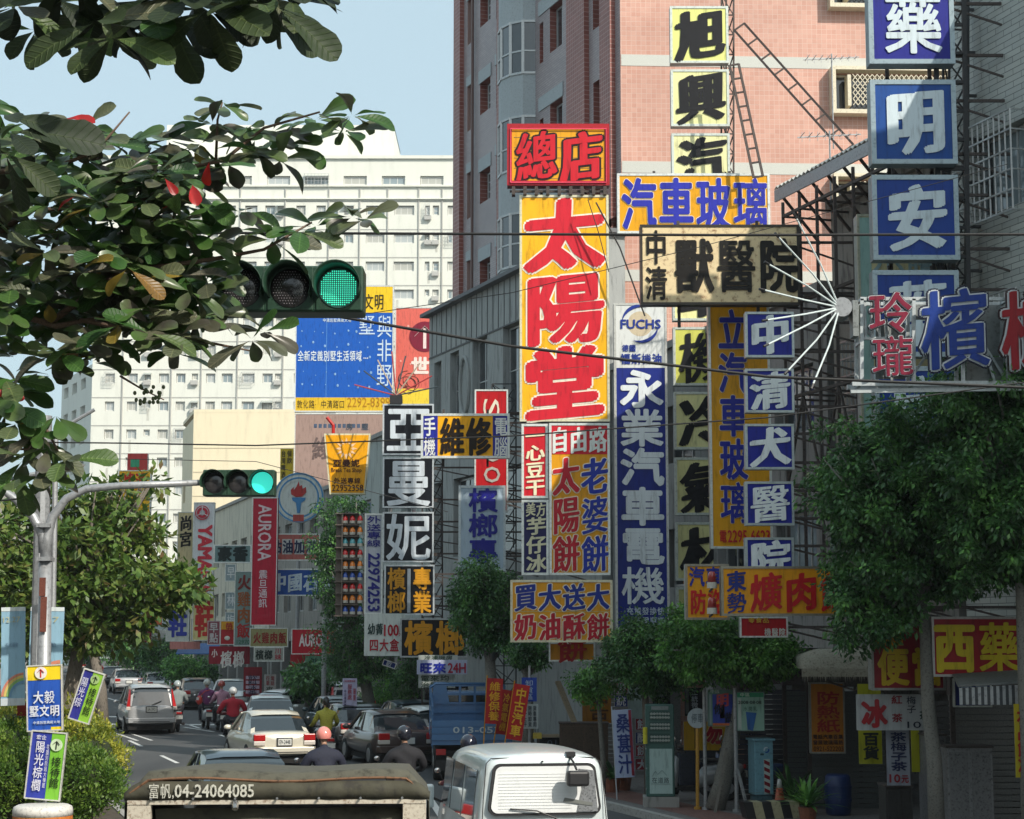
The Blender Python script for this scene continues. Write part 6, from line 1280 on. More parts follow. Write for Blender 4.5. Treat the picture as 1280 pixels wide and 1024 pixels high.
    for y, z, w_ in rows: vs += [(-w_-.01, y, z-.05), (-w_, y, z-.005), (-w_*.55, y, z+.03), (w_*.55, y, z+.03), (w_, y, z-.005), (w_+.01, y, z-.05)]
    rf.add(vs, [(i*6+j, i*6+j+1, (i+1)*6+j+1, (i+1)*6+j) for i in range(5) for j in range(5)]); rf.build('roof', P_, r, smooth=True)
    for s_ in (-1, 1):
        m_ = MB()
        pw = .22 if kind == 'sedan' else .16
        def q(y, z, w_, o=.012): return (s_*(w_+o), y, z)
        ym = p['rb']*.35+p['rr']*.65
        # rear pillars
        m_.add([q(p['rb']-.02, zb, wb_), q(p['rb']+pw*1.8, zb, wb_), q(p['rr']+pw, zr-.09, wt+.01), q(p['rr']-.02, zr-.09, wt+.01), (s_*(wb_-.10), p['rb']-.03, zb+.01), (s_*(wt-.06), p['rr']-.03, zr-.09)], [(0, 1, 2, 3), (0, 3, 5, 4)])
        m_.build('rear_pillar', P_, r); MB().bar(q(p['wb'], zb, wb_), q(p['rf'], zr-.08, wt+.01), .07, .06).build('front_pillar', P_, r); MB().bar(q(-.15, zb, wb_, .0), q(-.15, zr-.06, wt+.02, .0), .07, .05).build('door_pillar', P_, r)
    for s_ in (-1, 1):
        wheel(r, s_*(hw-.10), L/2-.85, .31, .2); wheel(r, s_*(hw-.10), -L/2+.85, .31, .2)
        mm = MB().ellip((s_*(hw+.06), p['wb']-.25, zb+.06), (.11, .07, .07), 10, 6); mm.build('wing_mirror', P_, r, smooth=True)
    MB().box((-hw+.12, -L/2+.1, .16), (hw-.12, L/2-.1, .36)).build('underbody', UNDER, r)
    b_ = MB(); zz = .40; b_.prism([(-hw+.1, -L/2-.07, zz), (hw-.1, -L/2-.07, zz), (hw-.02, -L/2+.12, zz), (-hw+.02, -L/2+.12, zz)], (0, 0, .17)); b_.build('bumper', P_, r, bevel=.02)
    MB().box((-hw*.7, -L/2-.078, .435), (hw*.7, -L/2-.071, .455)).build('bumper_trim', BLACK, r)
    pz = .62 if kind != 'suv' else .78; py_ = -L/2-.022 if kind == 'sedan' else -L/2-.022
    o = MB().box((-.17, py_-.02, pz), (.17, py_, pz+.16)).build('number_plate', PLATE, r)
    if plate: letter_mb(plate, (-.14, pz+.03, .14, pz+.13), latin=True, y=py_-.024, bold=.01).build('lettering', paint('#2a3038'), o)
    MB().box((-.2, py_-.008, pz-.03), (.2, py_+.03, pz+.19)).build('plate_recess', mat('plate_recess', (.05, .05, .05), .6, 0, 0) if lights != 'band' else P_, r)
    if lights == 'corner':
        for s_ in (-1, 1):
            x0, x1 = sorted((s_*(hw-.06), s_*(hw-.36))); MB().box((x0, -L/2-.025, .73), (x1, -L/2+.12, .90)).build('tail_light', TAIL, r, bevel=.02); MB().box((x0, -L/2-.023, .62), (x1, -L/2+.12, .727)).build('tail_light', TAILW, r, bevel=.015)
    elif lights == 'band': MB().box((-hw+.1, -L/2-.03, .68), (hw-.1, -L/2+.1, .84)).build('tail_light', TAIL, r, bevel=.02)
    else:
        for s_ in (-1, 1):
            m_ = MB(); w1 = hw-.015; a_ = [(s_*w1*.985, -L/2+.02, .92), (s_*(w1-.14), -L/2-.03, .92), (s_*(w1-.17), -L/2+.16, H-.33), (s_*(wt+.08), -L/2+.34, H-.14), (s_*(wt+.13), -L/2+.42, H-.14)]
            vs = [Vector(t) for t in a_]; m_.prism(vs, (0, .05, 0)); m_.build('tail_light', TAIL, r); MB().box((min(s_*w1, s_*(w1-.15)), -L/2-.035, .84), (max(s_*w1, s_*(w1-.15)), -L/2+.03, .96)).build('tail_light', TAILW, r, bevel=.015)
    if kind != 'sedan':
        m_ = MB(); m_.bar((0, -L/2-.0+.05, zb+.04), (.35, -L/2+.12, zb+.18), .02); m_.build('rear_wiper', BLACK, r)
    return r
def at(px, Y): p = G(px, Y, .004); return (p.x, p.y, 0)
A_ = HEAD-R(1)
SILV = ('silver', (.38, .39, .40)); CHAMP = ('champagne', (.62, .58, .48)); WHC = ('white', (.66, .67, .66)); DK = ('dark_grey', (.035, .04, .045)); BLU = ('slate_blue', (.05, .075, .10)); GRN = ('dark_green', (.02, .045, .04)); BRN = ('brown', (.06, .04, .035)); LBL = ('pale_blue', (.45, .52, .55))
car('silver off roader with tall red side lamps in the left lane', at(181, 67), A_, SILV, 'suv', 1.78, 4.5, 1.68, '5A-3921', lights='tall')
car('champagne white saloon with plate, directly beyond the canvas truck', at(334, 50), A_+R(2), CHAMP, 'sedan', 1.72, 4.5, 1.42, 'E9-2448')
car('dark blue car roof just above the canvas truck', at(292, 33), A_, BLU, 'sedan', 1.7, 4.4, 1.42)
car('white coupe like saloon with a full width red lamp band', at(337, 64), A_-R(8), WHC, 'sedan', 1.7, 4.5, 1.38, lights='band')
car('white saloon parked side by side with the red banded one', at(368, 70), A_-R(62), WHC, 'sedan', 1.7, 4.4, 1.4)
car('white saloon facing out beside the dark red oval board', at(288, 86), A_+R(170), WHC, 'sedan', 1.7, 4.4, 1.4, group='cars in traffic')
car('dark grey saloon behind the row of scooters', at(244, 88), A_, DK, 'sedan')
car('pale blue grey saloon between the silver off roader and the dark saloon', at(238, 101), A_, LBL, 'sedan')
car('white saloon with red lamps just behind the silver off roader', at(197, 104), A_, WHC, 'sedan')
car('dark green saloon beyond the small white one', at(186, 116), A_, GRN, 'sedan', group='far cars in traffic')
car('silver saloon in the far left lane', at(157, 112), A_, SILV, 'sedan', 1.75, 4.5, 1.45, group='far cars in traffic')
car('dark estate car left of the far silver saloon', at(139, 124), A_, DK, 'hatch', group='far cars in traffic')
car('silver van like car at the far left of the queue', at(132, 140), A_, SILV, 'suv', 1.75, 4.4, 1.8, group='far cars in traffic', lights='tall')
car('red tailed far car near the end of the street', at(112, 168), A_, DK, 'sedan', group='far cars in traffic')
car('tiny pale van at the far end of the street', at(124, 190), A_, WHC, 'suv', 1.75, 4.4, 1.9, group='far cars in traffic')
# parked on the right
car('dark teal saloon parked first in the row by the notice board', at(421, 62), A_, ('dark_teal', (.03, .06, .07)), 'sedan', group='parked cars')
car('black saloon with wide lamps parked by the lane', at(440, 56), A_, ('black', (.015, .016, .018)), 'sedan', 1.74, 4.6, 1.4, 'MR-0217', group='parked cars', lights='corner')
car('dusty brown saloon parked nearer the dark jacketed rider', at(483, 50.5), A_+R(2), BRN, 'sedan', group='parked cars')
car('slate saloon roof squeezed between the brown saloon and the white hatchback', at(510, 58), A_, BLU, 'sedan', group='parked cars')
car('small white hatchback parked behind the blue truck', at(534, 53.5), A_, WHC, 'hatch', 1.62, 3.9, 1.42, group='parked cars')
car('silver minivan parked behind the white notice board', at(434, 68), A_-R(6), SILV, 'suv', 1.75, 4.5, 1.75, group='parked cars', lights='tall')
car('black tall jeep parked behind the blue truck', at(553, 61), A_-R(10), ('black', (.015, .016, .018)), 'suv', 1.8, 4.5, 1.9, group='parked cars')
# white van (near)
vp = G(675, 21, 0); r = root('delivery_van', 'white box van seen from behind with a big bright rear window and square mirror', 'van', (vp.x+.05, vp.y, 0), A_-R(7)); VW = carpaint('van_white', (.62, .69, .70), .35); hw, L_, H_ = .76, 4.1, 1.98
st = []
for y, k, zt_, dx in ((0, .97, 2.04, .0), (.05, .985, 2.07, 0), (.3, 1, H_+.11, 0), (1.2, 1, H_+.12, 0), (2.6, 1, H_+.09, 0), (3.2, .98, 1.9, 0), (3.7, .95, 1.3, 0), (L_, .9, .95, 0)):
    t = max(0, min(1, (zt_-1)/1)); half = [(hw*.9*k, .3), (hw*k, .45), (hw*1.02*k, .8), (hw*1.02*k, min(1.12, zt_-.2)), (hw*(.97 if zt_ > 1.4 else .98)*k, 1.12+(zt_-1.12)*.45), (hw*.89*k, zt_-.10), (hw*.80*k, zt_-.025), (hw*.45*k, zt_+.02)]
    st.append([(x, y, z) for x, z in half]+[(-x, y, z) for x, z in half[::-1]])
ring_loft(st).build('body', VW, r, smooth=True, sub=2)
def rrect(x0, z0, x1, z1, rd, y, n=5, sk=0):
    o = []
    for (cx_, cz_, a0) in ((x1-rd, z0+rd, -90), (x1-rd, z1-rd, 0), (x0+rd, z1-rd, 90), (x0+rd, z0+rd, 180)):
        for i in range(n+1): t = R(a0+90*i/n); o.append((cx_+rd*math.cos(t)+(sk*(-1 if cx_ > 0 else 1) if cz_ > (z0+z1)/2 else 0), y+(.05*(cz_-z0)), cz_+rd*math.sin(t)))
    return o
VG = mat('van_rear_glass', (.74, .76, .76), .12, 0, .04, 2, coat=.8)  # pale colour stands in for the bright sky reflected in the pane
MB().prism(rrect(-.64, 1.41, .64, 1.98, .09, -.05, sk=.05), (0, .05, 0)).build('window_seal', BLACK, r)
gw = MB().prism(rrect(-.61, 1.44, .61, 1.95, .075, -.062, sk=.05), (0, .01, 0)).build('rear_window', VG, r)
m_ = MB()
for i in range(12): z = 1.49+i*.034; m_.box((-.53, -.070+.05*(z-1.41), z), (.30, -.067+.05*(z-1.41), z+.0022))
props(m_.build('heater_wires', mat('heater_wire', (.6, .61, .6), .5, 0, 0), gw), kind='stuff')
MB().add([(.36, -.072, 1.45), (.60, -.072, 1.45), (.56, -.050, 1.90), (.38, -.050, 1.92), (.42, -.056, 1.7)], [(0, 1, 2, 3, 4)]).build('curtain', mat('grey_curtain', (.16, .17, .18), .5, 0, .5, 9), gw)
MB().prism([(.20, -.075, 1.56), (.54, -.075, 1.51), (.54, -.075, 1.545), (.22, -.075, 1.605)], (0, .003, 0)).build('window_sticker', mat('strip_grey', (.15, .16, .15), .5, 0, .1), gw)
MB().tube([(.12, -.10, 1.38), (-.1, -.09, 1.465), (-.40, -.08, 1.49)], .009, 6).build('wiper', BLACK, r); MB().tube([(.10, -.08, 1.37), (.2, -.12, 1.31)], .02, 6).build('wiper_arm', BLACK, r)
o = MB().tube([(.30, .1, 2.06), (.31, -.12, 2.0), (.33, -.2, 1.92)], .014, 6).build('mirror_arm', BLACK, r); MB().box((.26, .0, 2.05), (.36, .1, 2.10)).build('mirror_foot', BLACK, o)
MB().box((.21, -.3, 1.74), (.46, -.18, 1.91)).build('rear_mirror', BLACK, r, bevel=.03)
for i, (c, x) in enumerate((('耶', -.38), ('穌', -.19), ('愛', .26), ('你', .47))): letter_mb(c, (x-.075, 1.22, x+.075, 1.37), y=-.06, bold=.004, slant=.1).build('lettering', paint('#2c4452'), r)
for s_ in (-1, 1):
    w_ = MB(); X = s_*(hw*.985)
    for (a_, b_) in ((.35, 1.25), (1.33, 2.2), (2.28, 3.0)): w_.prism([(X+s_*.006, a_, 1.3), (X+s_*.006, b_, 1.3), (X-s_*.055, b_-.03, 1.88), (X-s_*.055, a_+.05, 1.88)], (s_*.012, 0, 0))
    o = w_.build('side_window', CGL, r)
    MB().box((min(X+s_*.1, X+s_*.32), 3.1, 1.22), (max(X+s_*.1, X+s_*.32), 3.18, 1.52)).build('wing_mirror', VW, r, bevel=.03)
    MB().bar((X, 3.12, 1.3), (X+s_*.12, 3.14, 1.35), .03).build('mirror_bracket', BLACK, r)
    wheel(r, s_*(hw-.1), .75, .29, .18); wheel(r, s_*(hw-.1), 3.3, .29, .18)
    MB().box((min(s_*.60, s_*.74), -.03, .72), (max(s_*.60, s_*.74), .05, .95)).build('tail_light', TAIL, r)
MB().box((-.72, -.09, .36), (.72, .02, .52)).build('bumper', mat('bumper_grey', (.2, .2, .2), .6, 0, .1), r, bevel=.02)
MB().tube([(-.02, .02, 2.0), (-.02, -.02, 2.0)], .010, 8).build('roof_bolt', BLACK, r)
for s_ in (-1, 1):
    MB().tube([(s_*.70, -.035, .55), (s_*.715, -.035, 1.2), (s_*.69, -.0, 1.6), (s_*.655, .03, 1.98), (s_*.60, .04, 2.035), (0, .045, 2.05)], .006, 5).build('door_seam', BLACK, r)
MB().tube([(-.05, -.06, 1.12), (.05, -.06, 1.12)], .03, 8).build('door_handle', CHROME, r)
# canvas covered truck (nearest)
tp = G(339, 11.3, 0); r = root('canvas_truck', 'nearest small truck with an olive canvas canopy and white stencilled phone number', 'truck', (tp.x, tp.y, 0), R(3)); CAN = mat('olive_canvas', (.06, .058, .04), .85, 0, .3, 2.2, bump=.4, dirt=(.035, .033, .027)); CANT = mat('pale_canvas_top', (.085, .083, .063), .9, 0, .3, 3, bump=.4)  # top canvas a little paler than the rear and sides
hw = .915; z1 = 2.58
sec = []
for i in range(15):
    t = i/14; x = -hw+2*hw*t
    e = min(1, (1-abs(2*t-1))/.10); z = z1-.13+.13*math.sin(math.pi/2*e)+.015*math.sin(t*9)+.02*(1-(2*t-1)**2); sec.append((x, z))
st = []; ys = [0, .02, .08, .5, 1.0, 1.5, 2.0, 2.5, 2.9]
for k, y in enumerate(ys):
    dz = -.05 if k == 0 else (-.012 if k == 1 else 0)-.014*math.sin(y*6.28/1.0)**2-.055*y; st.append([(x*(.995 if k == 0 else 1), y, z+dz) for x, z in sec]+[(hw+.005, y, z1-.60), (-hw-.005, y, z1-.60)])
o = ring_loft(st, cap=False); o.build('canopy_top', CANT, r, smooth=True)
# rear valance with lettering, slightly wavy
vs = []; fs = []; nx = 40
for i in range(nx+1):
    x = -hw+2*hw*i/nx; e = min(1, (1-abs(2*i/nx-1))/.12); zt_ = z1-.05-.07*(1-math.sin(math.pi/2*e)); wv = .008*math.sin(i*1.1)
    vs += [(x, -.01+wv*.3, zt_), (x, -.025+wv, (zt_+z1-.155)/2), (x, -.012+wv, z1-.155)]
for i in range(nx): fs += [(3*i, 3*i+3, 3*i+4, 3*i+1), (3*i+1, 3*i+4, 3*i+5, 3*i+2)]
o = MB().add(vs, fs).build('canopy_valance', CAN, r, smooth=True); sm = o.modifiers.new('s', 'SOLIDIFY'); sm.thickness = .01
MB().tube([(-hw+.03, -.02, z1-.12)]+[(x*.985, -.022, z-.055) for x, z in sec[1:-1]]+[(hw-.03, -.02, z1-.12)], .008, 5).build('canopy_hem', mat('rusty_hem', (.16, .08, .04), .8, 0, .3, 8), r)
PT = mat('stencil_paint', (.5, .5, .44), .7, 0, .45, 25, dirt=(.12, .11, .09))
letter_mb('富帆,', (-.77, z1-.15, -.56, z1-.055), y=-.047, bold=.006).build('lettering', PT, r)
letter_mb('04-24064085', (-.61, z1-.14, -.14, z1-.065), latin=True, y=-.047, bold=.02).build('lettering', PT, r)
m_ = MB(); m_.box((-hw+.02, -.02, z1-.185), (hw-.02, .02, z1-.16)); 
m_.build('cross_rail', mat('cream_painted_steel', (.5, .46, .38), .6, .1, .3, 9, dirt=(.2, .12, .07)), r)
for s_ in (-1, 1):
    x0, x1 = sorted((s_*(hw-.02), s_*(hw-.16))); MB().box((x0, -.015, .75), (x1, .05, z1-.188)).build('corner_post', mat('cream_painted_steel', (.5, .46, .38), .6, .1, .3, 9), r)
    for z in (.95, 1.3, 1.65): MB().box((min(s_*(hw-.15), s_*hw), -.03, z), (max(s_*(hw-.15), s_*hw), -.016, z+.05)).build('hinge', STEEL, r)
vs = []; fs = []
for i in range(nx+1):
    x = -hw+.17+(2*hw-.34)*i/nx
    for j in range(6): z = z1-.22-.30*j/5; vs.append((x, .10+.03*math.sin(i*.23+j*.9)+.02*math.sin(j*2.2+i*.05), z-.03*math.sin(math.pi*i/nx)*(j/5)))
for i in range(nx):
    for j in range(5): a_ = i*6+j; fs.append((a_, a_+6, a_+7, a_+1))
MB().add(vs, fs).build('inner_flap', CAN, r, smooth=True)
MB().box((-hw+.17, .3, .8), (hw-.17, 2.8, z1-.4)).build('cargo_shadow_box', mat('canopy_shade_black', (.02, .02, .02), .9, 0, .2), r)  # near-black box painting the shade inside the canopy
MB().box((-hw, .0, .72), (hw, 2.9, .85)).build('bed', STEEL, r)
for s_ in (-1, 1):
    m_ = MB(); m_.add([(s_*hw, .05, .85), (s_*hw, 2.9, .85), (s_*hw, 2.9, z1-.44), (s_*hw, .05, z1-.44)], [(0, 1, 2, 3)]); m_.build('side_canvas', CAN, r)
    wheel(r, s_*(hw-.16), .7, .33, .22); wheel(r, s_*(hw-.16), 3.6, .33, .22)
MB().box((-hw+.06, 3.0, .5), (hw-.06, 4.5, 1.95)).build('cab', carpaint('truck_blue', (.08, .12, .18)), r, bevel=.12)
for i in range(7):
    x = -.75+i*.25; MB().tube([(x, -.035, z1-.148), (x, -.055, z1-.148)], .008, 6).build('eyelet', CHROME, r)
o = MB().tube([(-.25, -.02, z1-.17), (-.25, -.05, z1-.21)], .02, 6).build('hook', CHROME, r)
MB().bar((-hw-.02, 3.3, 1.55), (-hw-.22, 3.3, 1.5), .03).build('mirror_arm', BLACK, r); MB().box((-hw-.34, 3.25, 1.3), (-hw-.18, 3.3, 1.6)).build('wing_mirror', BLACK, r, bevel=.02)
# blue stake bed truck
bp_ = at(590, 44); r = root('stake_truck', 'blue stake bed truck with pale number on its side boards, parked by the red flags', 'truck', bp_, A_-R(13)); BL_ = carpaint('truck_sky_blue', (.06, .16, .33), .45); hw = .95
MB().box((-hw, 0, .85), (hw, 3.0, .95)).build('bed', BL_, r)
for z in (.96, 1.12, 1.28): MB().box((-hw, -.03, z), (hw, .02, z+.14)).build('tail_board', BL_, r)
letter_mb('013-053', (-.45, 1.13, .65, 1.27), latin=True, y=-.04, bold=.02).build('lettering', paint('#b8c4c8'), r)
for s_ in (-1, 1):
    for z in (.96, 1.12, 1.28): MB().box((min(s_*hw, s_*(hw-.03)), .03, z), (max(s_*hw, s_*(hw-.03)), 3.0, z+.14)).build('side_board', BL_, r)
    wheel(r, s_*(hw-.2), .6, .36, .3); wheel(r, s_*(hw-.2), 3.7, .36, .22)
    MB().box((min(s_*.62, s_*.85), -.06, .62), (max(s_*.62, s_*.85), -.02, .76)).build('tail_light', TAIL, r)
    MB().box((min(s_*.3, s_*.85), .1, .25), (max(s_*.3, s_*.85), .13, .6)).build('mud_flap', BLACK, r)
m_ = MB()
for i in range(6): x = -hw+.02+i*(2*hw-.04)/5; m_.bar((x, 2.95, .95), (x, 2.95, 2.15), .06)
for z in (1.5, 1.72, 1.94, 2.16): m_.bar((-hw, 2.95, z), (hw, 2.95, z), .05)
m_.tube([(-hw, 2.95, 2.1), (-hw+.15, 2.95, 2.2), (hw-.15, 2.95, 2.2), (hw, 2.95, 2.1)], .04, 6); m_.build('head_rack', BL_, r)
MB().box((-hw+.03, 2.97, .95), (hw-.03, 2.99, 1.72)).build('head_board', BL_, r)
for s_ in (-1, 1): MB().prism([(s_*.90, 2.93, 1.7), (s_*.45, 2.93, 1.7), (s_*.55, 2.93, 2.25), (s_*.85, 2.93, 2.25)], (0, .03, 0)).build('rack_panel', BL_, r)
for s_ in (-1, 1):
    m_ = MB(); X = s_*(hw-.02)
    for i in range(6): y = .1+i*.55; m_.bar((X, y, 1.42), (X, y, 1.82+.05*i), .045)
    for z in (1.55, 1.75): m_.bar((X, .05, z), (X, 2.95, z+.15), .04)
    m_.build('side_rack', BL_, r)
MB().box((-hw+.05, 3.15, .5), (hw-.05, 4.7, 2.0)).build('cab', BL_, r, bevel=.15); MB().box((-.6, 3.13, 1.45), (.6, 3.16, 1.95)).build('rear_window', CGL, r)
MB().box((-.25, -.05, .6), (.25, -.03, .75)).build('number_plate', PLATE, r)
MB().box((-hw+.1, .1, .5), (hw-.1, 4.4, .72)).build('chassis', UNDER, r)
# ---- scooters and riders
def skin_body(name, verts, edges, radii, m, parent, sub=2, rootv=0):
    me = bpy.data.meshes.new(name); me.from_pydata(verts, edges, []); o = bpy.data.objects.new(name, me); sc.collection.objects.link(o)
    s = o.modifiers.new('s', 'SKIN'); 
    for i, rr in enumerate(radii): me.skin_vertices[0].data[i].radius = (rr, rr) if not isinstance(rr, tuple) else rr
    me.skin_vertices[0].data[rootv].use_root = True; s.use_smooth_shade = True; ss = o.modifiers.new('u', 'SUBSURF'); ss.levels = sub; ss.render_levels = sub
    dg = bpy.context.evaluated_depsgraph_get(); ev = o.evaluated_get(dg); me2 = bpy.data.meshes.new_from_object(ev); o.modifiers.clear(); o.data = me2
    me2.materials.clear(); me2.materials.append(m); me2.shade_smooth(); o.parent = parent; o.name = name; return o
SKIN = mat('skin', (.42, .24, .16), .5, 0, .08, 9)
def scooter(label, loc, rz, col, plate=True, group='scooters'):
    r = root('scooter', label, 'scooter', loc, rz, group); pm = carpaint(*col)
    for y, nm in ((-.55, 0), (.68, 1)):
        o = MB().tube([(-.055, y, .25), (-.03, y, .25), (.03, y, .25), (.055, y, .25)], [.2, .25, .25, .2], 18).build('wheel', TYRE, r); MB().tube([(-.06, y, .25), (.06, y, .25)], .12, 12).build('rim', GALV, o)
    st = []
    for (y, w_, z0, z1_) in ((-.88, .05, .60, .70), (-.80, .13, .48, .76), (-.55, .17, .42, .78), (-.25, .18, .32, .76), (.0, .16, .25, .70), (.10, .15, .24, .45)):
        st.append([(-w_*.7, y, z0), (-w_, y, (z0+z1_)/2), (-w_*.75, y, z1_), (w_*.75, y, z1_), (w_, y, (z0+z1_)/2), (w_*.7, y, z0)])
    ring_loft(st).build('body', pm, r, smooth=True, sub=1)
    MB().box((-.15, .05, .22), (.15, .5, .30)).build('footboard', BLACK, r)
    st = [[(-.17, .50, .28), (-.2, .48, .55), (-.19, .46, .85), (.19, .46, .85), (.2, .48, .55), (.17, .50, .28)], [(-.10, .58, .28), (-.14, .58, .55), (-.12, .55, .92), (.12, .55, .92), (.14, .58, .55), (.10, .58, .28)]]
    ring_loft(st).build('leg_shield', pm, r, smooth=True)
    MB().box((-.13, -.7, .76), (.13, .0, .84)).build('seat', mat('black_seat', (.02, .02, .022), .5, 0, .1), r, bevel=.04)
    h = MB().tube([(-.36, .36, .98), (-.15, .46, .98), (.15, .46, .98), (.36, .36, .98)], .022, 7).build('handlebar', BLACK, r)
    for s_ in (-1, 1):
        MB().tube([(s_*.25, .42, .99), (s_*.33, .44, 1.16)], .008, 5).build('mirror_stem', BLACK, r); MB().ellip((s_*.36, .45, 1.2), (.06, .02, .045), 10, 6).build('mirror', CHROME, r, smooth=True)
    MB().box((-.10, -.91, .64), (.10, -.86, .72)).build('tail_light', TAIL, r, bevel=.01)
    MB().box((-.12, -.93, .47), (.12, -.92, .60)).build('number_plate', PLATE, r); MB().box((-.09, -.9, .3), (.09, -.83, .55)).build('mudguard', BLACK, r)
    MB().tube([(.16, -.85, .3), (.16, -.2, .28)], [.055, .035], 8).build('exhaust', STEEL, r)
    return r
def rider(label, loc, rz, jac, pants, helmet, hcol, lean=.0, hair=None, big=1.0, extra=None, group='scooter riders'):
    r = root('person', label, 'person', loc, rz, group)
    jm = mat('cloth_'+str(jac), jac, .8, 0, .25, 9, bump=.3); pm = mat('trousers_'+str(pants), pants, .85, 0, .2, 9)
    b = big; hy = -.28
    V = [(0, hy, .84), (0, hy-.01, 1.0), (0, hy+.02, 1.2), (0, hy+.05, 1.36), (0, hy+.07, 1.45), (0, hy+.09, 1.52)]
    Rr = [(.185*b, .15), (.175*b, .13), (.20*b, .135), (.17*b, .10), (.07, .07), (.055, .06)]
    E_ = [(0, 1), (1, 2), (2, 3), (3, 4), (4, 5)]
    for s_ in (-1, 1):
        i = len(V); V += [(s_*.21*b, hy+.04, 1.34), (s_*.31*b, hy+.10, 1.12), (s_*.33*b, hy+.36, 1.02), (s_*.32, hy+.60, 1.0)]; Rr += [.085*b, .068*b, .052*b, .04]; E_ += [(3, i), (i, i+1), (i+1, i+2), (i+2, i+3)]
    o = skin_body('body', V, E_, Rr, jm, r)
    V = [(0, hy, .86)]; Rr = [(.17*b, .14)]; E_ = []
    for s_ in (-1, 1):
        i = len(V); V += [(s_*.11, hy+.04, .84), (s_*.20, hy+.45, .80), (s_*.19, hy+.48, .42), (s_*.19, hy+.52, .33)]; Rr += [.11, .075, .052, .045]; E_ += [(0, i), (i, i+1), (i+1, i+2), (i+2, i+3)]
    skin_body('trousers', V, E_, Rr, pm, r)
    for s_ in (-1, 1):
        MB().ellip((s_*.19, hy+.60, .33), (.05, .13, .045), 10, 6).build('shoe', BLACK, r, smooth=True)
        i0 = (s_*.32, hy+.62, 1.0); hm = MB().ellip(i0, (.045, .05, .035), 8, 6)
        for q in range(4): hm.tube([(s_*(.27+q*.025), hy+.65, 1.01), (s_*(.27+q*.025), hy+.70, 1.0), (s_*(.27+q*.025), hy+.69, .965)], .011, 5)
        hm.tube([(s_*.27, hy+.62, .99), (s_*.255, hy+.66, .97)], .012, 5); hm.build('hand', SKIN, r, smooth=True)
    hx, hyy, hz = 0, hy+.12, 1.64
    hd = MB().ellip((hx, hyy, hz), (.078, .095, .115), 14, 10); hd.ellip((hx, hyy+.098, hz-.015), (.014, .02, .022), 6, 5); [hd.ellip((hx+s_*.08, hyy, hz-.01), (.012, .025, .035), 6, 5) for s_ in (-1, 1)]
    hdo = hd.build('head', SKIN, r, smooth=True)
    MB().tube([(0, hy+.09, 1.48), (0, hy+.11, 1.58)], [.055, .05], 10).build('neck', SKIN, r, smooth=True)
    for s_ in (-1, 1): MB().ellip((s_*.03, hyy+.088, hz+.01), (.012, .008, .008), 6, 4).build('eye', BLACK, hdo)
    MB().ellip((0, hyy+.09, hz-.05), (.025, .01, .007), 8, 4).build('mouth', mat('lips', (.3, .1, .09), .5, 0, 0), hdo)
    if hair: MB().ellip((hx, hyy-.02, hz+.02), (.092, .105, .13), 14, 8, z0=-.75).build('hair', mat('black_hair', (.012, .010, .009), .4, 0, .1), r, smooth=True)
    if helmet:
        hm = mat('helmet_'+str(hcol), hcol, .15, 0, 0, coat=.8); o = MB().ellip((hx, hyy-.01, hz+.035), (.135, .15, .145), 18, 10, z0=-.45 if helmet == 'open' else -.8).build('helmet', hm, r, smooth=True)
        MB().prism([(-.09, hyy+.12, hz+.07), (.09, hyy+.12, hz+.07), (.07, hyy+.2, hz+.06), (-.07, hyy+.2, hz+.06)], (0, 0, .012)).build('helmet_peak', hm, o)
        MB().tube([(-.08, hyy+.02, hz-.02), (-.04, hyy+.04, hz-.12), (.04, hyy+.04, hz-.12), (.08, hyy+.02, hz-.02)], .008, 5).build('helmet_strap', BLACK, r)
    if jac[2] < .1 and False: pass
    MB().tube([(0, hy+.07, 1.40), (0, hy+.085, 1.475)], [.10, .075], 12).build('collar', jm, r, smooth=True)
    if extra == 'bag':
        o = MB().ellip((-.30, hy-.12, 1.05), (.12, .10, .17), 12, 8).build('shoulder_bag', mat('red_bag', (.5, .04, .03), .4, 0, .2), r, smooth=True); MB().box((-.42, hy-.22, 1.06), (-.34, hy-.2, 1.16)).build('bag_patch', mat('white_patch', (.6, .6, .6), .5, 0, 0), o)
        MB().tube([(-.28, hy-.12, 1.2), (-.1, hy-.12, 1.38), (.1, hy+.0, 1.42)], .015, 5).build('strap', mat('red_bag', (.5, .04, .03), .4, 0, .2), r)
    if hair == 'tail': MB().tube([(0, hyy-.1, hz+.08), (0, hyy-.17, hz+.02), (0, hyy-.16, hz-.14)], [.04, .045, .02], 8).build('ponytail', mat('black_hair', (.012, .010, .009), .4, 0, .1), r, smooth=True)
    return r
def pair(lab_r, lab_s, px, Y, scol, **k):
    loc = at(px, Y); rz = A_+k.pop('turn', 0); z = k.pop('z', 0)
    if scol: scooter(lab_s, loc, rz, scol)
    a_ = dict(jac=(.02, .022, .03), pants=(.03, .03, .04), helmet='open', hcol=(.02, .02, .025)); a_.update(k)
    return rider(lab_r, (loc[0], loc[1], z), rz, **a_)
pair('rider in a dark navy jacket with a pink helmet, nearest the champagne saloon', 'scooter under the pink helmeted rider', 401, 33, ('dark_grey', DK[1]), jac=(.014, .017, .035), hcol=(.75, .26, .22), big=1.15)
pair('rider in a yellow top with black hair tied back, ahead of the pink helmet', 'scooter under the yellow shirted rider', 405, 50, ('silver', SILV[1]), jac=(.35, .33, .04), helmet=None, hair='tail')
pair('rider in black hooded jacket and black helmet in the middle of the right lane', 'black scooter carrying the black jacketed rider', 502, 33.5, ('black', (.015, .016, .018)), jac=(.012, .012, .016), helmet='full', hcol=(.015, .016, .025), big=1.15)
pair('rider in a maroon flowered jacket beside the blue truck', 'scooter of the maroon jacketed rider', 582, 30.5, ('brown', BRN[1]), jac=(.16, .02, .03), hcol=(.012, .014, .03), helmet='full')
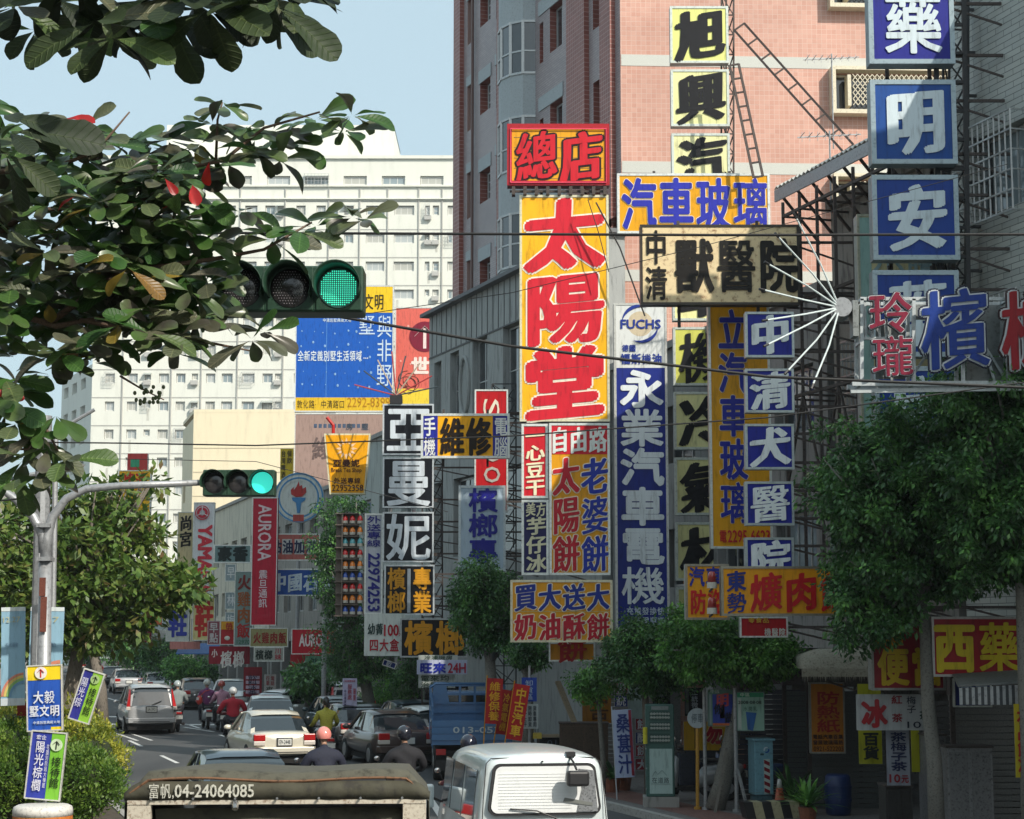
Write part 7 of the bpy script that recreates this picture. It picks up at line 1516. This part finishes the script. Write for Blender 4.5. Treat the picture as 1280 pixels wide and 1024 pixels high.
pair('rider in a bright red jacket and silver helmet on a black scooter', 'black scooter with white plate under the red jacketed rider', 289, 58.5, ('black', (.015, .016, .018)), jac=(.38, .012, .03), hcol=(.45, .46, .46), big=1.25)
pair('rider in a grey jacket beside the silver off roader', 'silver scooter beside the off roader', 220, 67, ('silver', SILV[1]), jac=(.20, .23, .23), hcol=(.35, .4, .4), big=1.1)
pair('rider in a purple jacket with a red shoulder bag', 'grey scooter of the rider with the red bag', 257, 69, ('silver', SILV[1]), jac=(.14, .03, .12), hcol=(.4, .42, .38), extra='bag')
pair('rider in a mauve pink shirt between the purple and red riders', 'dark scooter of the mauve shirted rider', 275, 67, ('dark_grey', DK[1]), jac=(.34, .18, .25), hcol=(.3, .04, .03))
pair('distant rider in a red jacket at the end of the street', 'distant scooter at the end of the street', 123, 125, ('dark_grey', DK[1]), jac=(.45, .02, .02), hcol=(.3, .3, .3))
scooter('scooter with high black mirrors parked by the white cars', at(305, 74), A_+R(30), ('dark_grey', DK[1]), group='parked scooters')
p_ = G(876, 37.4, .13); scooter('silver parked scooter beside the yellow pole', (p_.x, p_.y, .13), A_+R(78), ('silver', SILV[1]), group='parked scooters')
p_ = G(930, 38, .13); scooter('dark parked scooter behind the leaning tree trunk', (p_.x, p_.y, .13), A_+R(65), ('blue', (.03, .06, .16)), group='parked scooters')
p_ = G(690, 43.5, .13); scooter('dark scooter parked in front of the dim shop', (p_.x, p_.y, .13), A_+R(80), ('dark_green', GRN[1]), group='parked scooters')
# ================================================================ street furniture
SIGG = mat('signal_green_paint', (.015, .05, .028), .45, .1, .15, 5)
LENSK = mat('dark_lens', (.03, .028, .03), .15, 0, 0, coat=.6)
def signal(label, x0, y0, x1, y1, Y, lensr, detail):
    r = root('traffic_light', label, 'traffic light', P((x0+x1)/2, y1, Y)); k = Y/FPX; W_ = (x1-x0)*k; H_ = (y1-y0)*k
    MB().box((-W_/2, 0, 0), (W_/2, .24, H_)).build('housing', SIGG, r, bevel=.015)
    for i in (-1, 0, 1):
        cx_ = i*W_/3; cz_ = H_/2; rr = lensr*k
        MB().box((cx_-W_/6+.01, -.012, .01), (cx_+W_/6-.01, .0, H_-.01)).build('door_panel', SIGG, r, bevel=.004)
        v = MB(); n = 20
        for q in range(n+1):
            t = R(-25)+R(230)*q/n; v.v += [((cx_+rr*1.12*math.cos(t)), -.005, cz_+rr*1.12*math.sin(t)), ((cx_+rr*1.16*math.cos(t)), -.20+.04*math.cos(t*1), cz_+rr*1.16*math.sin(t))]
        v.f = [(2*q, 2*q+2, 2*q+3, 2*q+1) for q in range(n)]; v.m = [0]*n
        o = v.build('visor', SIGG, r, smooth=True); sm = o.modifiers.new('s', 'SOLIDIFY'); sm.thickness = .006
        if i == 1:
            GL = mat('green_led_board', (.02, .10, .08), .4, 0, 0); o = MB().tube([(cx_, -.02, cz_), (cx_, -.012, cz_)], rr, 32).build('lens', GL if detail else mat('green_led_lit', (.03, .55, .44), .4, 0, 0, emis=1.1), r)
            if detail:
                m_ = MB(); st_ = rr/9.5
                for a_ in range(-10, 11):
                    for b_ in range(-10, 11):
                        x, z = a_*st_, b_*st_
                        if x*x+z*z < (rr*.94)**2: m_.tube([(cx_+x, -.021, cz_+z), (cx_+x, -.027, cz_+z)], st_*.33, 6)
                o2 = m_.build('led_dots', mat('green_led_dot', (.05, .62, .42), .4, 0, 0, emis=1.3), o); props(o2, kind='stuff')
        else:
            o = MB().ellip((cx_, -.01, cz_), (rr, .03, rr), 28, 10).build('lens', LENSK, r, smooth=True)
            if detail:
                m_ = MB(); st_ = rr/7.5
                for a_ in range(-7, 8):
                    for b_ in range(-7, 8):
                        x, z = (a_+.5*(b_ % 2))*st_, b_*st_
                        if x*x+z*z < (rr*.85)**2: m_.ellip((cx_+x, -.034, cz_+z), (st_*.2, .006, st_*.2), 5, 3)
                props(m_.build('led_dots', mat('grey_led', (.3, .28, .30), .3, 0, 0), o), kind='stuff')
    return r
s1 = signal('large green horizontal traffic light with lit LED disc, partly behind leaves', 270, 330, 455, 390, 11.2, 25.5, True)
MB().tube([(-.2, .3, .15), (-1.6, .3, .17), (-6.3, .3, .10)], .05, 10).build('mast_arm', GALV, s1); MB().tube([(-6.3, .3, .6), (-6.3, .3, -5.25)], [.08, .12], 12).build('pole', GALV, s1)
MB().box((-.35, .24, .1), (.35, .32, .2)).build('clamp', GALV, s1)
s2 = signal('small green horizontal traffic light on the curved silver arm', 253, 587, 343, 620, 24.6, 13.5, False)
def SL(px, py, Y=24.6): return P(px, py, Y)-s2.location+Vector((0, .15, 0))
gp = G(48, 24.6, 0)-s2.location+Vector((0, .15, 0))
MB().tube([gp, SL(53, 700)], [.105, .085], 14).build('pole', GALV, s2, smooth=True)
MB().tube([SL(54, 700), SL(54.5, 672), SL(62, 645), SL(80, 622), SL(105, 610), SL(150, 606), SL(255, 602)], [.085, .075, .062, .056, .052, .048, .04], 12).build('arm', GALV, s2, smooth=True)
MB().tube([SL(52, 690), SL(50, 668), SL(38, 645), SL(18, 625), SL(-5, 608), SL(-120, 604)], [.08, .07, .062, .056, .05, .045], 12).build('arm', GALV, s2, smooth=True)
for py in (655, 697): MB().box(tuple(SL(45, py+4)-Vector((0, .14, 0))), tuple(SL(62, py-1)+Vector((0, .14, 0)))).build('clamp', GALV, s2)
MB().box(tuple(SL(48, 745)-Vector((0, .12, 0))), tuple(SL(56, 722)-Vector((0, .09, 0)))).build('rusty_patch', mat('rust_patch', (.14, .04, .025), .85, 0, .3, 12), s2)
MB().box(tuple(SL(49, 790)-Vector((0, .13, 0))), tuple(SL(58, 746)-Vector((0, .11, 0)))).build('rusty_patch', mat('rust_patch', (.14, .04, .025), .85, 0, .3, 12), s2)
r = post('utility_pole', 'plain silver pole standing left of the traffic light pole', 41, 26.5, P(38, 520, 26.5).z, .11, GALV, 38)
r = post('lamp_post', 'tall street lamp post with flat head at the left', -30, 30, P(0, 560, 30).z, .09, GALV)
def LL(px, py): return P(px, py, 30)-r.location
MB().tube([LL(-30, 560), LL(0, 600), LL(60, 590)][::1], .04, 8).build('lamp_arm', GALV, r); MB().prism([LL(60, 592), LL(98, 585), LL(101, 579), LL(75, 581)], (0, .3, 0)).build('lamp_head', mat('lamp_head_white', (.6, .6, .56), .4, 0, .1), r)
r = root('floodlight_arm', 'thin silver arm rising to the right in front of the white block', 'lamp arm', P(70, 540, 33)); MB().tube([(0, 0, 0), P(118, 512, 33)-r.location], .035, 7).build('arm', GALV, r); MB().tube([(0, 0, 0), G(62, 33, .13)-r.location], .05, 8).build('pole', GALV, r)
# hazard drum
dp = G(49, 22, 0); r = root('hazard_drum', 'white drum with orange band at the tip of the median', 'drum', (dp.x, dp.y, .0)); zt_ = P(48, 1006, 22).z
DW = mat('drum_white', (.62, .60, .56), .6, 0, .2, 6); DO = mat('drum_orange', (.55, .17, .03), .6, 0, .2, 6); rr = 36*22/FPX
for (a_, b_, m_) in ((0, zt_-.43, DW), (zt_-.43, zt_-.24, DO), (zt_-.24, zt_-.20, DW)): MB().tube([(0, 0, max(0, a_)), (0, 0, b_)], rr, 28, cap=False).build('drum_band', m_, r, smooth=True)
z0_ = zt_-.20; MB().tube([(0, 0, z0_), (0, 0, z0_+.08)], rr, 28).build('drum_band', DO, r); MB().tube([(0, 0, z0_+.08), (0, 0, z0_+.14), (0, 0, z0_+.18), (0, 0, z0_+.2)], [rr*1.005, rr*1.005, rr*.97, rr*.85], 28).build('drum_lid', DW, r, smooth=True)
post('sign_post', 'bent pole carrying the two placards on the median', 52, 22.6, P(52, 840, 22.6).z, .022, GALV)
for i, px in enumerate((14, 60)): pass
# green switch cabinet
cp_ = G(826, 36, .13); r = root('switch_cabinet', 'tall green equipment cabinet with white poster and three grilled panels', 'cabinet', cp_, R(-2)); CG = mat('cabinet_green', (.035, .10, .085), .5, .1, .15, 4); k = 36/FPX; cw, chh = 35*k, 1.95
MB().box((-cw*.5-.05, -.03, 0), (cw*.5+.08, .55, .2)).build('plinth', CONC, r)
MB().box((-cw/2, 0, .2), (cw/2, .5, chh)).build('housing', CG, r, bevel=.02)
for i, (a_, b_) in enumerate(((.62, .72), (.74, .83), (.845, .935))):
    MB().box((-cw*.38, -.008, chh*a_), (cw*.34, .0, chh*b_)).build('vent_panel', mat('cabinet_frame', (.02, .06, .05), .6, 0, .1), r)
    m_ = MB(); rg = random.Random(i)
    for q in range(14): m_.ellip((-cw*.30+cw*.6*(q % 7)/6, -.014, chh*(a_+.03)+(q//7)*.07), (.03, .006, .025), 6, 4)
    props(m_.build('inner_parts', mat('cabinet_parts', (.3, .33, .30), .6, 0, .5, 20), r), kind='stuff')
MB().box((-cw*.38, -.01, .26), (cw*.42, -.002, chh*.57)).build('poster', paint('#a4bcb8'), r)
m_ = MB(); zb = chh*.30
for a_, b_ in (((-.16, 0), (-.1, .1)), ((-.1, .1), (-.05, .04)), ((-.05, .04), (.03, .12)), ((.03, .12), (.12, .02)), ((-.18, -.14), (.18, -.14))): m_.bar((a_[0], -.014, zb+a_[1]), (b_[0], -.014, zb+b_[1]), .010, .004)
m_.build('drawing', paint('#28343a'), r); letter_mb('在道路', (-.17, zb-.13, .17, zb-.01), y=-.014, bold=0).build('lettering', paint('#28343a'), r)
MB().box((-cw*.3, -.012, chh*.95), (cw*.3, .0, chh*.985)).build('label_plate', mat('plate_grey', (.2, .22, .22), .5, 0, .2), r)
MB().tube([(-cw*.53, -.05, chh*.62), (-cw*.53, -.05, chh*.78)], .045, 10).build('yellow_roll', mat('yellow_roll', (.55, .5, .03), .5, 0, .1), r)
for i in range(5): MB().ellip((-cw*.5, -.01, .35+i*.38), (.012, .012, .012), 6, 4).build('bolt', CHROME, r)
# blue cabinet with chevrons
cp_ = G(956, 35, .13); r = root('power_cabinet', 'light blue cabinet with dark red diagonal stripes on its front', 'cabinet', cp_, R(10)); CB = mat('cabinet_blue', (.16, .34, .42), .5, .1, .15, 4); k = 35/FPX; cw = .36
zb = P(956, 1000, 35).z-.13; zt_ = P(956, 926, 35).z-.13
MB().box((-cw/2+.03, .03, 0), (cw/2-.02, .4, .32)).build('foot', mat('foot_teal', (.06, .13, .16), .6, 0, .2), r); MB().box((-cw/2, 0, .32), (cw/2, .42, zt_)).build('housing', CB, r, bevel=.012); MB().box((-cw/2-.03, -.04, zt_+.001), (cw/2+.03, .45, zt_+.04)).build('lid', CB, r)
m_ = MB(); h_ = zt_-.32
for i in range(5): z = .38+i*.13; m_.add([(.0, -.006, z), (.0, -.006, z+.07), (.11, -.006, z+.02), (.11, -.006, z-.05)], [(0, 3, 2, 1)])
MB().box((-.005, -.004, .34), (.115, -.001, .98)).build('stripe_panel', paint('#b4c0bc'), r); m_.build('stripes', paint('#7c1828'), r)
arcband(r, (.05, zt_-.17), .045, R(60), R(200), .025, paint('#c4d4dc'), 'emblem', 10, -.008, w1=1); arcband(r, (.05, zt_-.17), .045, R(240), R(380), .025, paint('#1c4c9c'), 'emblem', 10, -.008, w1=1)
MB().box((-.07, -.006, zt_-.27), (-.0, -.002, zt_-.235)).build('label_plate', paint('#2c4c54'), r)
# yellow pole with round mirror sign, grey poles
r = post('yellow_pole', 'yellow pole carrying a small round white sign', 872, 35.6, P(873, 905, 35.6).z, .035, mat('yellow_pole_paint', (.42, .22, .03), .6, 0, .25, 8), 873)
c_ = P(872, 898, 35.5)-r.location; MB().tube([(c_.x, -.04, c_.z), (c_.x, -.02, c_.z)], .19, 24).build('round_sign', paint('#aab4b8'), r); letter_mb('停車', (c_.x-.12, c_.z-.1, c_.x+.12, c_.z+.1), y=-.05, bold=0).build('lettering', paint('#58646c'), r)
post('bus_stop_post', 'grey post carrying the film poster', 882, 35.5, P(882, 860, 35.5).z, .035, GALV)
post('bus_stop_post', 'grey post carrying the pale green poster, taller', 921, 35.1, P(919, 860, 35.1).z, .04, GALV)
r = root('tree_prop', 'thin stake leaning against the post of the green poster', 'stake', G(936, 34.6, .13)); MB().bar((0, 0, 0), P(922, 962, 35.0)-r.location, .045).build('stake', GALV, r)
r = root('tree_prop', 'grey wooden stake leaning on the bent trunk', 'stake', G(894, 35, .13)); MB().bar((0, 0, 0), P(908, 935, 35.2)-r.location, .05).build('stake', mat('old_wood', (.16, .15, .13), .85, 0, .2), r)
# striped barrier, cone, barrel
r = root('striped_block', 'low black and cream striped concrete block at the bottom edge', 'barrier', G(968, 33.8, .13), R(8))
for i in range(6):
    x = -.5+i*.17; MB().prism([(x, 0, 0), (x+.17, 0, 0), (x+.17-.07, 0, .3), (x-.07, 0, .3)], (0, .35, 0)).build('stripe', (BLACK, mat('stripe_cream', (.4, .36, .22), .7, 0, .2))[i % 2], r)
r = root('traffic_cone', 'orange cone with white top by the blue cabinet', 'cone', G(975, 34.4, .13)); CO = mat('cone_orange', (.5, .13, .07), .6, 0, .2, 6)
MB().box((-.17, -.17, 0), (.17, .17, .04)).build('cone_base', CO, r); MB().tube([(0, 0, .04), (0, 0, .5)], [.13, .055], 16).build('cone_body', CO, r, smooth=True); MB().tube([(0, 0, .5), (0, 0, .66)], [.056, .03], 16).build('cone_band', mat('cone_white', (.5, .5, .48), .6, 0, .1), r, smooth=True)
r = root('plastic_barrel', 'dark blue plastic barrel beside the potted plant', 'barrel', G(1048, 34.5, .13)); BB = mat('barrel_blue', (.01, .03, .12), .4, 0, .1)
MB().tube([(0, 0, 0), (0, 0, .05), (0, 0, .3), (0, 0, .5), (0, 0, .7), (0, 0, .74)], [.2, .23, .25, .25, .23, .19], 20).build('barrel_body', BB, r, smooth=True)
for z in (.26, .5): MB().tube([(0, 0, z), (0, 0, z+.04)], 0.26, 20).build('hoop', BB, r)
# awnings
aw = root('fringed_awning', 'cream rounded awning with torn fringe left of the 便當 sign', 'awning', P(1050, 850, 34.2)); AM = mat('awning_cream', (.36, .34, .27), .85, 0, .3, 5, bump=.3, dirt=(.14, .13, .10))
def AL(px, py, y): p = P(px, py, 34.2)-aw.location; return Vector((p.x, y, p.z))
vs = []; fs = []; nn = 16
for i in range(nn+1):
    px = 1002+88*i/nn; e = math.sin(math.pi/2*min(1, i/5)); 
    vs += [AL(px, 806+14*(1-i/nn)*1.0, 1.2), AL(px, 811+12*(1-e), .45), AL(px, 822+6*(1-e), .05), AL(px, 836, -.0)]
for i in range(nn):
    for j in range(3): a_ = i*4+j; fs.append((a_, a_+4, a_+5, a_+1))
k0 = len(vs); vs += [AL(1002, 836, 1.2)]; fs.append((0, 1, 2, 3, k0)); MB().add(vs, fs).build('awning_cover', AM, aw, smooth=True)
m_ = MB(); rg = random.Random(5)
for i in range(60):
    px = 1002+88*i/60; L_ = rg.uniform(12, 19); m_.add([AL(px, 836, -.01), AL(px+1.3, 836, -.02), AL(px+rg.uniform(0, 2), 836+L_, -.02)], [(0, 1, 2)]); m_.add([AL(px, 836, -.012), AL(px+1.5, 836, -.012), AL(px+1.5, 846, -.015), AL(px, 846, -.015)], [(0, 1, 2, 3)])
props(m_.build('fringe', AM, aw), kind='stuff'); MB().bar(AL(1003, 840, 1.2), AL(1072, 864, .1), .03).build('awning_arm', STEEL, aw)
aw = root('striped_awning', 'grey sloping awning with a striped front edge at the right', 'awning', P(1240, 880, 27.5)); zz = lambda py: P(1240, py, 27.5).z-aw.location.z; xx = lambda px: P(px, 870, 27.5).x-aw.location.x
MB().prism([(xx(1198), 0, zz(859)), (xx(1330), 0, zz(852)), (xx(1330), 1.3, zz(836)), (xx(1215), 1.3, zz(843))], (0, 0, .03)).build('awning_cover', mat('awning_grey', (.16, .17, .165), .8, 0, .2, 4), aw)
for i in range(34):
    x = xx(1199)+i*(xx(1330)-xx(1199))/34; MB().box((x, -.02, zz(881)), (x+.045, -.005, zz(860-i*.2))).build('valance_strip', (mat('strip_white', (.36, .37, .37), .7, 0, .2), mat('strip_dark', (.05, .055, .06), .7, 0, .2))[i % 2], aw)
# shop fronts along the arcade: stalls, steel cupboards, shutters
def cupboard(label, px0, py0, px1, py1, Y, c, d=.6):
    a_ = P(px0, py1, Y); b_ = P(px1, py0, Y); z0 = .13; r = root('stall_cupboard', label, 'cupboard', ((a_.x+b_.x)/2, Y, z0)); w_ = (b_.x-a_.x); h_ = b_.z-z0
    MB().box((-w_/2, 0, .08), (w_/2, d, h_)).build('cabinet', mat('cup_'+str(c), c, .5, .3, .3, 4), r)
    for i in range(2): MB().box((-w_/2+.03+i*w_/2, -.012, .12), (w_/2*i-.03+(0 if i else 0)+(0 if i == 0 else 0)+(w_/2 if False else 0) if i == 0 else w_/2-.03, 0, h_-.06)).build('door', mat('cupd_'+str(c), tuple(x*.8 for x in c), .5, .3, .3, 6), r)
    for s_ in (-1, 1): MB().box((s_*w_*.45-.02, .05, 0), (s_*w_*.45+.02, .1, .08)).build('foot', BLACK, r)
    MB().box((-w_/2-.02, -.03, h_), (w_/2+.02, d, h_+.03)).build('top', STEEL, r); return r
cupboard('dark steel cupboard under the white menu strip', 1108, 984, 1140, 1024, 30.4, (.03, .028, .027))
cupboard('stainless drinks stall counter right of the pale trunk', 1186, 935, 1240, 1024, 29.5, (.22, .22, .22))
cupboard('papered steel locker behind the trunk', 1160, 920, 1182, 1024, 31, (.16, .16, .17))
cupboard('low wooden counter in the dim orange fronted shop', 700, 905, 760, 990, 42.5, (.09, .06, .04))
cupboard('shop counter behind the green cabinet', 850, 935, 905, 1000, 39.6, (.05, .06, .09))
r = root('leaning_plank', 'pale wooden plank leaning inside the dim shop beside the flags', 'plank', P(724, 918, 42.6)); MB().bar((0, 0, -.0), P(697, 852, 43.2)-r.location, .14, .05).build('board', mat('plank_wood', (.30, .24, .16), .8, 0, .2, 6), r)
r = root('work_table', 'low bench with a yellow end inside the dim shop', 'table', P(700, 919, 42.8)); MB().box((-.6, 0, -.05), (.7, .5, 0)).build('table_top', mat('plank_wood', (.30, .24, .16), .8, 0, .2, 6), r); MB().box((-.62, -.02, -.08), (-.42, .4, .04)).build('yellow_block', mat('yellow_block', (.5, .38, .05), .6, 0, .1), r)
for x in (-.5, .6): MB().box((x-.03, .1, .13-r.location.z), (x+.03, .16, -.05)).build('leg', STEEL, r)
for i, (px, Y, c) in enumerate(((1030, 36.8, (.1, .11, .11)), (1062, 35.8, (.09, .1, .1)), (780, 44.5, (.2, .19, .18)), (960, 37.8, (.05, .05, .06)), (1215, 31.6, (.12, .12, .12)), (1252, 30.6, (.14, .14, .13)))):
    a_ = G(px, Y, .13); r = root('roller_shutter', ['grey terrazzo pier and shutter under the orange poster', 'speckled pier behind the yellow strips', 'pale shutter behind the plate covered front', 'dark shutter behind the blue cabinet', 'grey shutter under the striped awning', 'second shutter at the right edge under the awning'][i], 'shutter', a_)
    for q in range(22): MB().box((-.7, .0, q*.1), (.7, .02+.0, q*.1+.085)).build('slat', mat('shut_%d' % i, c, .6, .2, .25, 8), r)
    MB().box((-.78, -.02, 0), (-.702, .06, 2.3)).build('rail', STEEL, r); MB().box((.702, -.02, 0), (.78, .06, 2.3)).build('rail', STEEL, r); MB().box((-.78, -.05, 2.301), (.78, .2, 2.6)).build('shutter_box', STEEL, r)
# rotating lamps before the orange sign
for i, (px, py, Y) in enumerate(((890, 728, 31.2), (890, 760, 31.2))):
    r = root('beacon', ['upper', 'lower'][i]+' red rotating lamp left of the long orange sign', 'lamp', P(px, py, Y)); MB().tube([(0, 0, -.1), (0, 0, 0)], .085, 14).build('lamp_base', mat('lamp_base', (.5, .48, .42), .5, 0, .1), r); MB().tube([(0, 0, .0), (0, 0, .14), (0, 0, .18)], [.075, .065, .04], 14).build('lamp_cover', mat('red_lamp_dull', (.3, .03, .03), .2, 0, 0, coat=.5), r, smooth=True); MB().tube([(0, 0, -.11), (0, .4, -.14)], .02, 6).build('bracket', STEEL, r)
# red kiosk and far awnings
r = root('photo_kiosk', 'red kiosk with a white framed window under the red shop sign', 'kiosk', G(380, 76, .13)); z_ = lambda py: P(380, py, 76).z-.13; x_ = lambda px: G(px, 76).x-G(380, 76).x
MB().box((x_(362), 0, 0), (x_(402), .8, z_(818))).build('booth_wall', paint('#a01c24'), r); MB().box((x_(382), -.03, z_(868)), (x_(393), 0, z_(841))).build('window', paint('#c4c8c8'), r); MB().box((x_(383.5), -.04, z_(862)), (x_(391.5), -.031, z_(845))).build('pane', CGL, r)
MB().box((x_(366), -.02, 0), (x_(376), 0, z_(842))).build('side_panel', mat('kiosk_amber', (.3, .14, .03), .6, 0, .3), r); MB().box((x_(360), -.3, z_(839)), (x_(404), 0, z_(836))).build('canopy', paint('#8c8c8c'), r)
r = root('far_awning', 'blue awning with pink lettered edge far down the row', 'awning', P(240, 818, 92)); MB().prism([(-.8, 0, 0), (1.2, 0, 0), (1.2, 1.2, .5), (-.8, 1.2, .5)], (0, 0, .04)).build('awning_cover', paint('#3464a4'), r); MB().box((-1.1, -.05, .25), (.4, -.02, .62)).build('front_board', paint('#c8847c'), r)
r = post('utility_pole', 'silver pole rising in front of the red shop sign', 404, 66, P(403, 772, 66).z, .09, GALV)
r = root('water_bucket', 'pale bucket near the champagne saloon', 'bucket', G(386, 57, 0)); MB().tube([(0, 0, 0), (0, 0, .42)], [.17, .22], 16).build('bucket_body', paint('#b0b4a8'), r); MB().tube([(-.2, 0, .42), (0, 0, .58), (.2, 0, .42)], .01, 5).build('handle', STEEL, r)
# ================================================================ cables
CAB = mat('cable_black', (.012, .012, .012), .6, 0, 0)
def wire(label, pts, Y, rr=.012, sag=.0):
    q = [P(px, py, Y+ (0 if len(t_) == 0 else t_[0])) for (px, py, *t_) in pts]; r = root('overhead_cable', label, 'cable', q[0]); out = []
    for i in range(len(q)-1):
        for k in range(6): t = k/6; p = q[i].lerp(q[i+1], t); p.z -= sag*4*t*(1-t); out.append(p-r.location)
    out.append(q[-1]-r.location); MB().tube(out, rr, 6).build('strand', CAB, r)
wire('straight thick cable crossing at the height of the yellow auto glass sign', [(-60, 290), (480, 292), (900, 294), (1340, 293)], 14, .011)
wire('cable sloping down from the big traffic light to the right', [(395, 391), (640, 433), (960, 471), (1340, 487)], 12.5, .011)
wire('thin cable crossing in front of the cup sign and red panel', [(-60, 552), (150, 554), (320, 557), (640, 545), (960, 522), (1340, 470)], 16, .007)
wire('fine cable rising to the right across the big red characters', [(90, 395), (440, 395), (640, 366), (870, 310), (1260, 205)], 18, .004)
wire('fine cable along the red billboard top', [(-60, 570), (320, 577), (560, 640)], 30, .006)
wire('cable hanging from the cake shop roof across the tall yellow sign', [(745, 253), (775, 310), (806, 395)], 42, .02)
wire('second slanting cable left of it on the tall yellow sign', [(735, 250), (748, 290), (761, 340)], 42.1, .012)
wire('thin black cable on the left near the lamp post', [(-60, 632), (20, 624), (50, 612)], 24, .014)
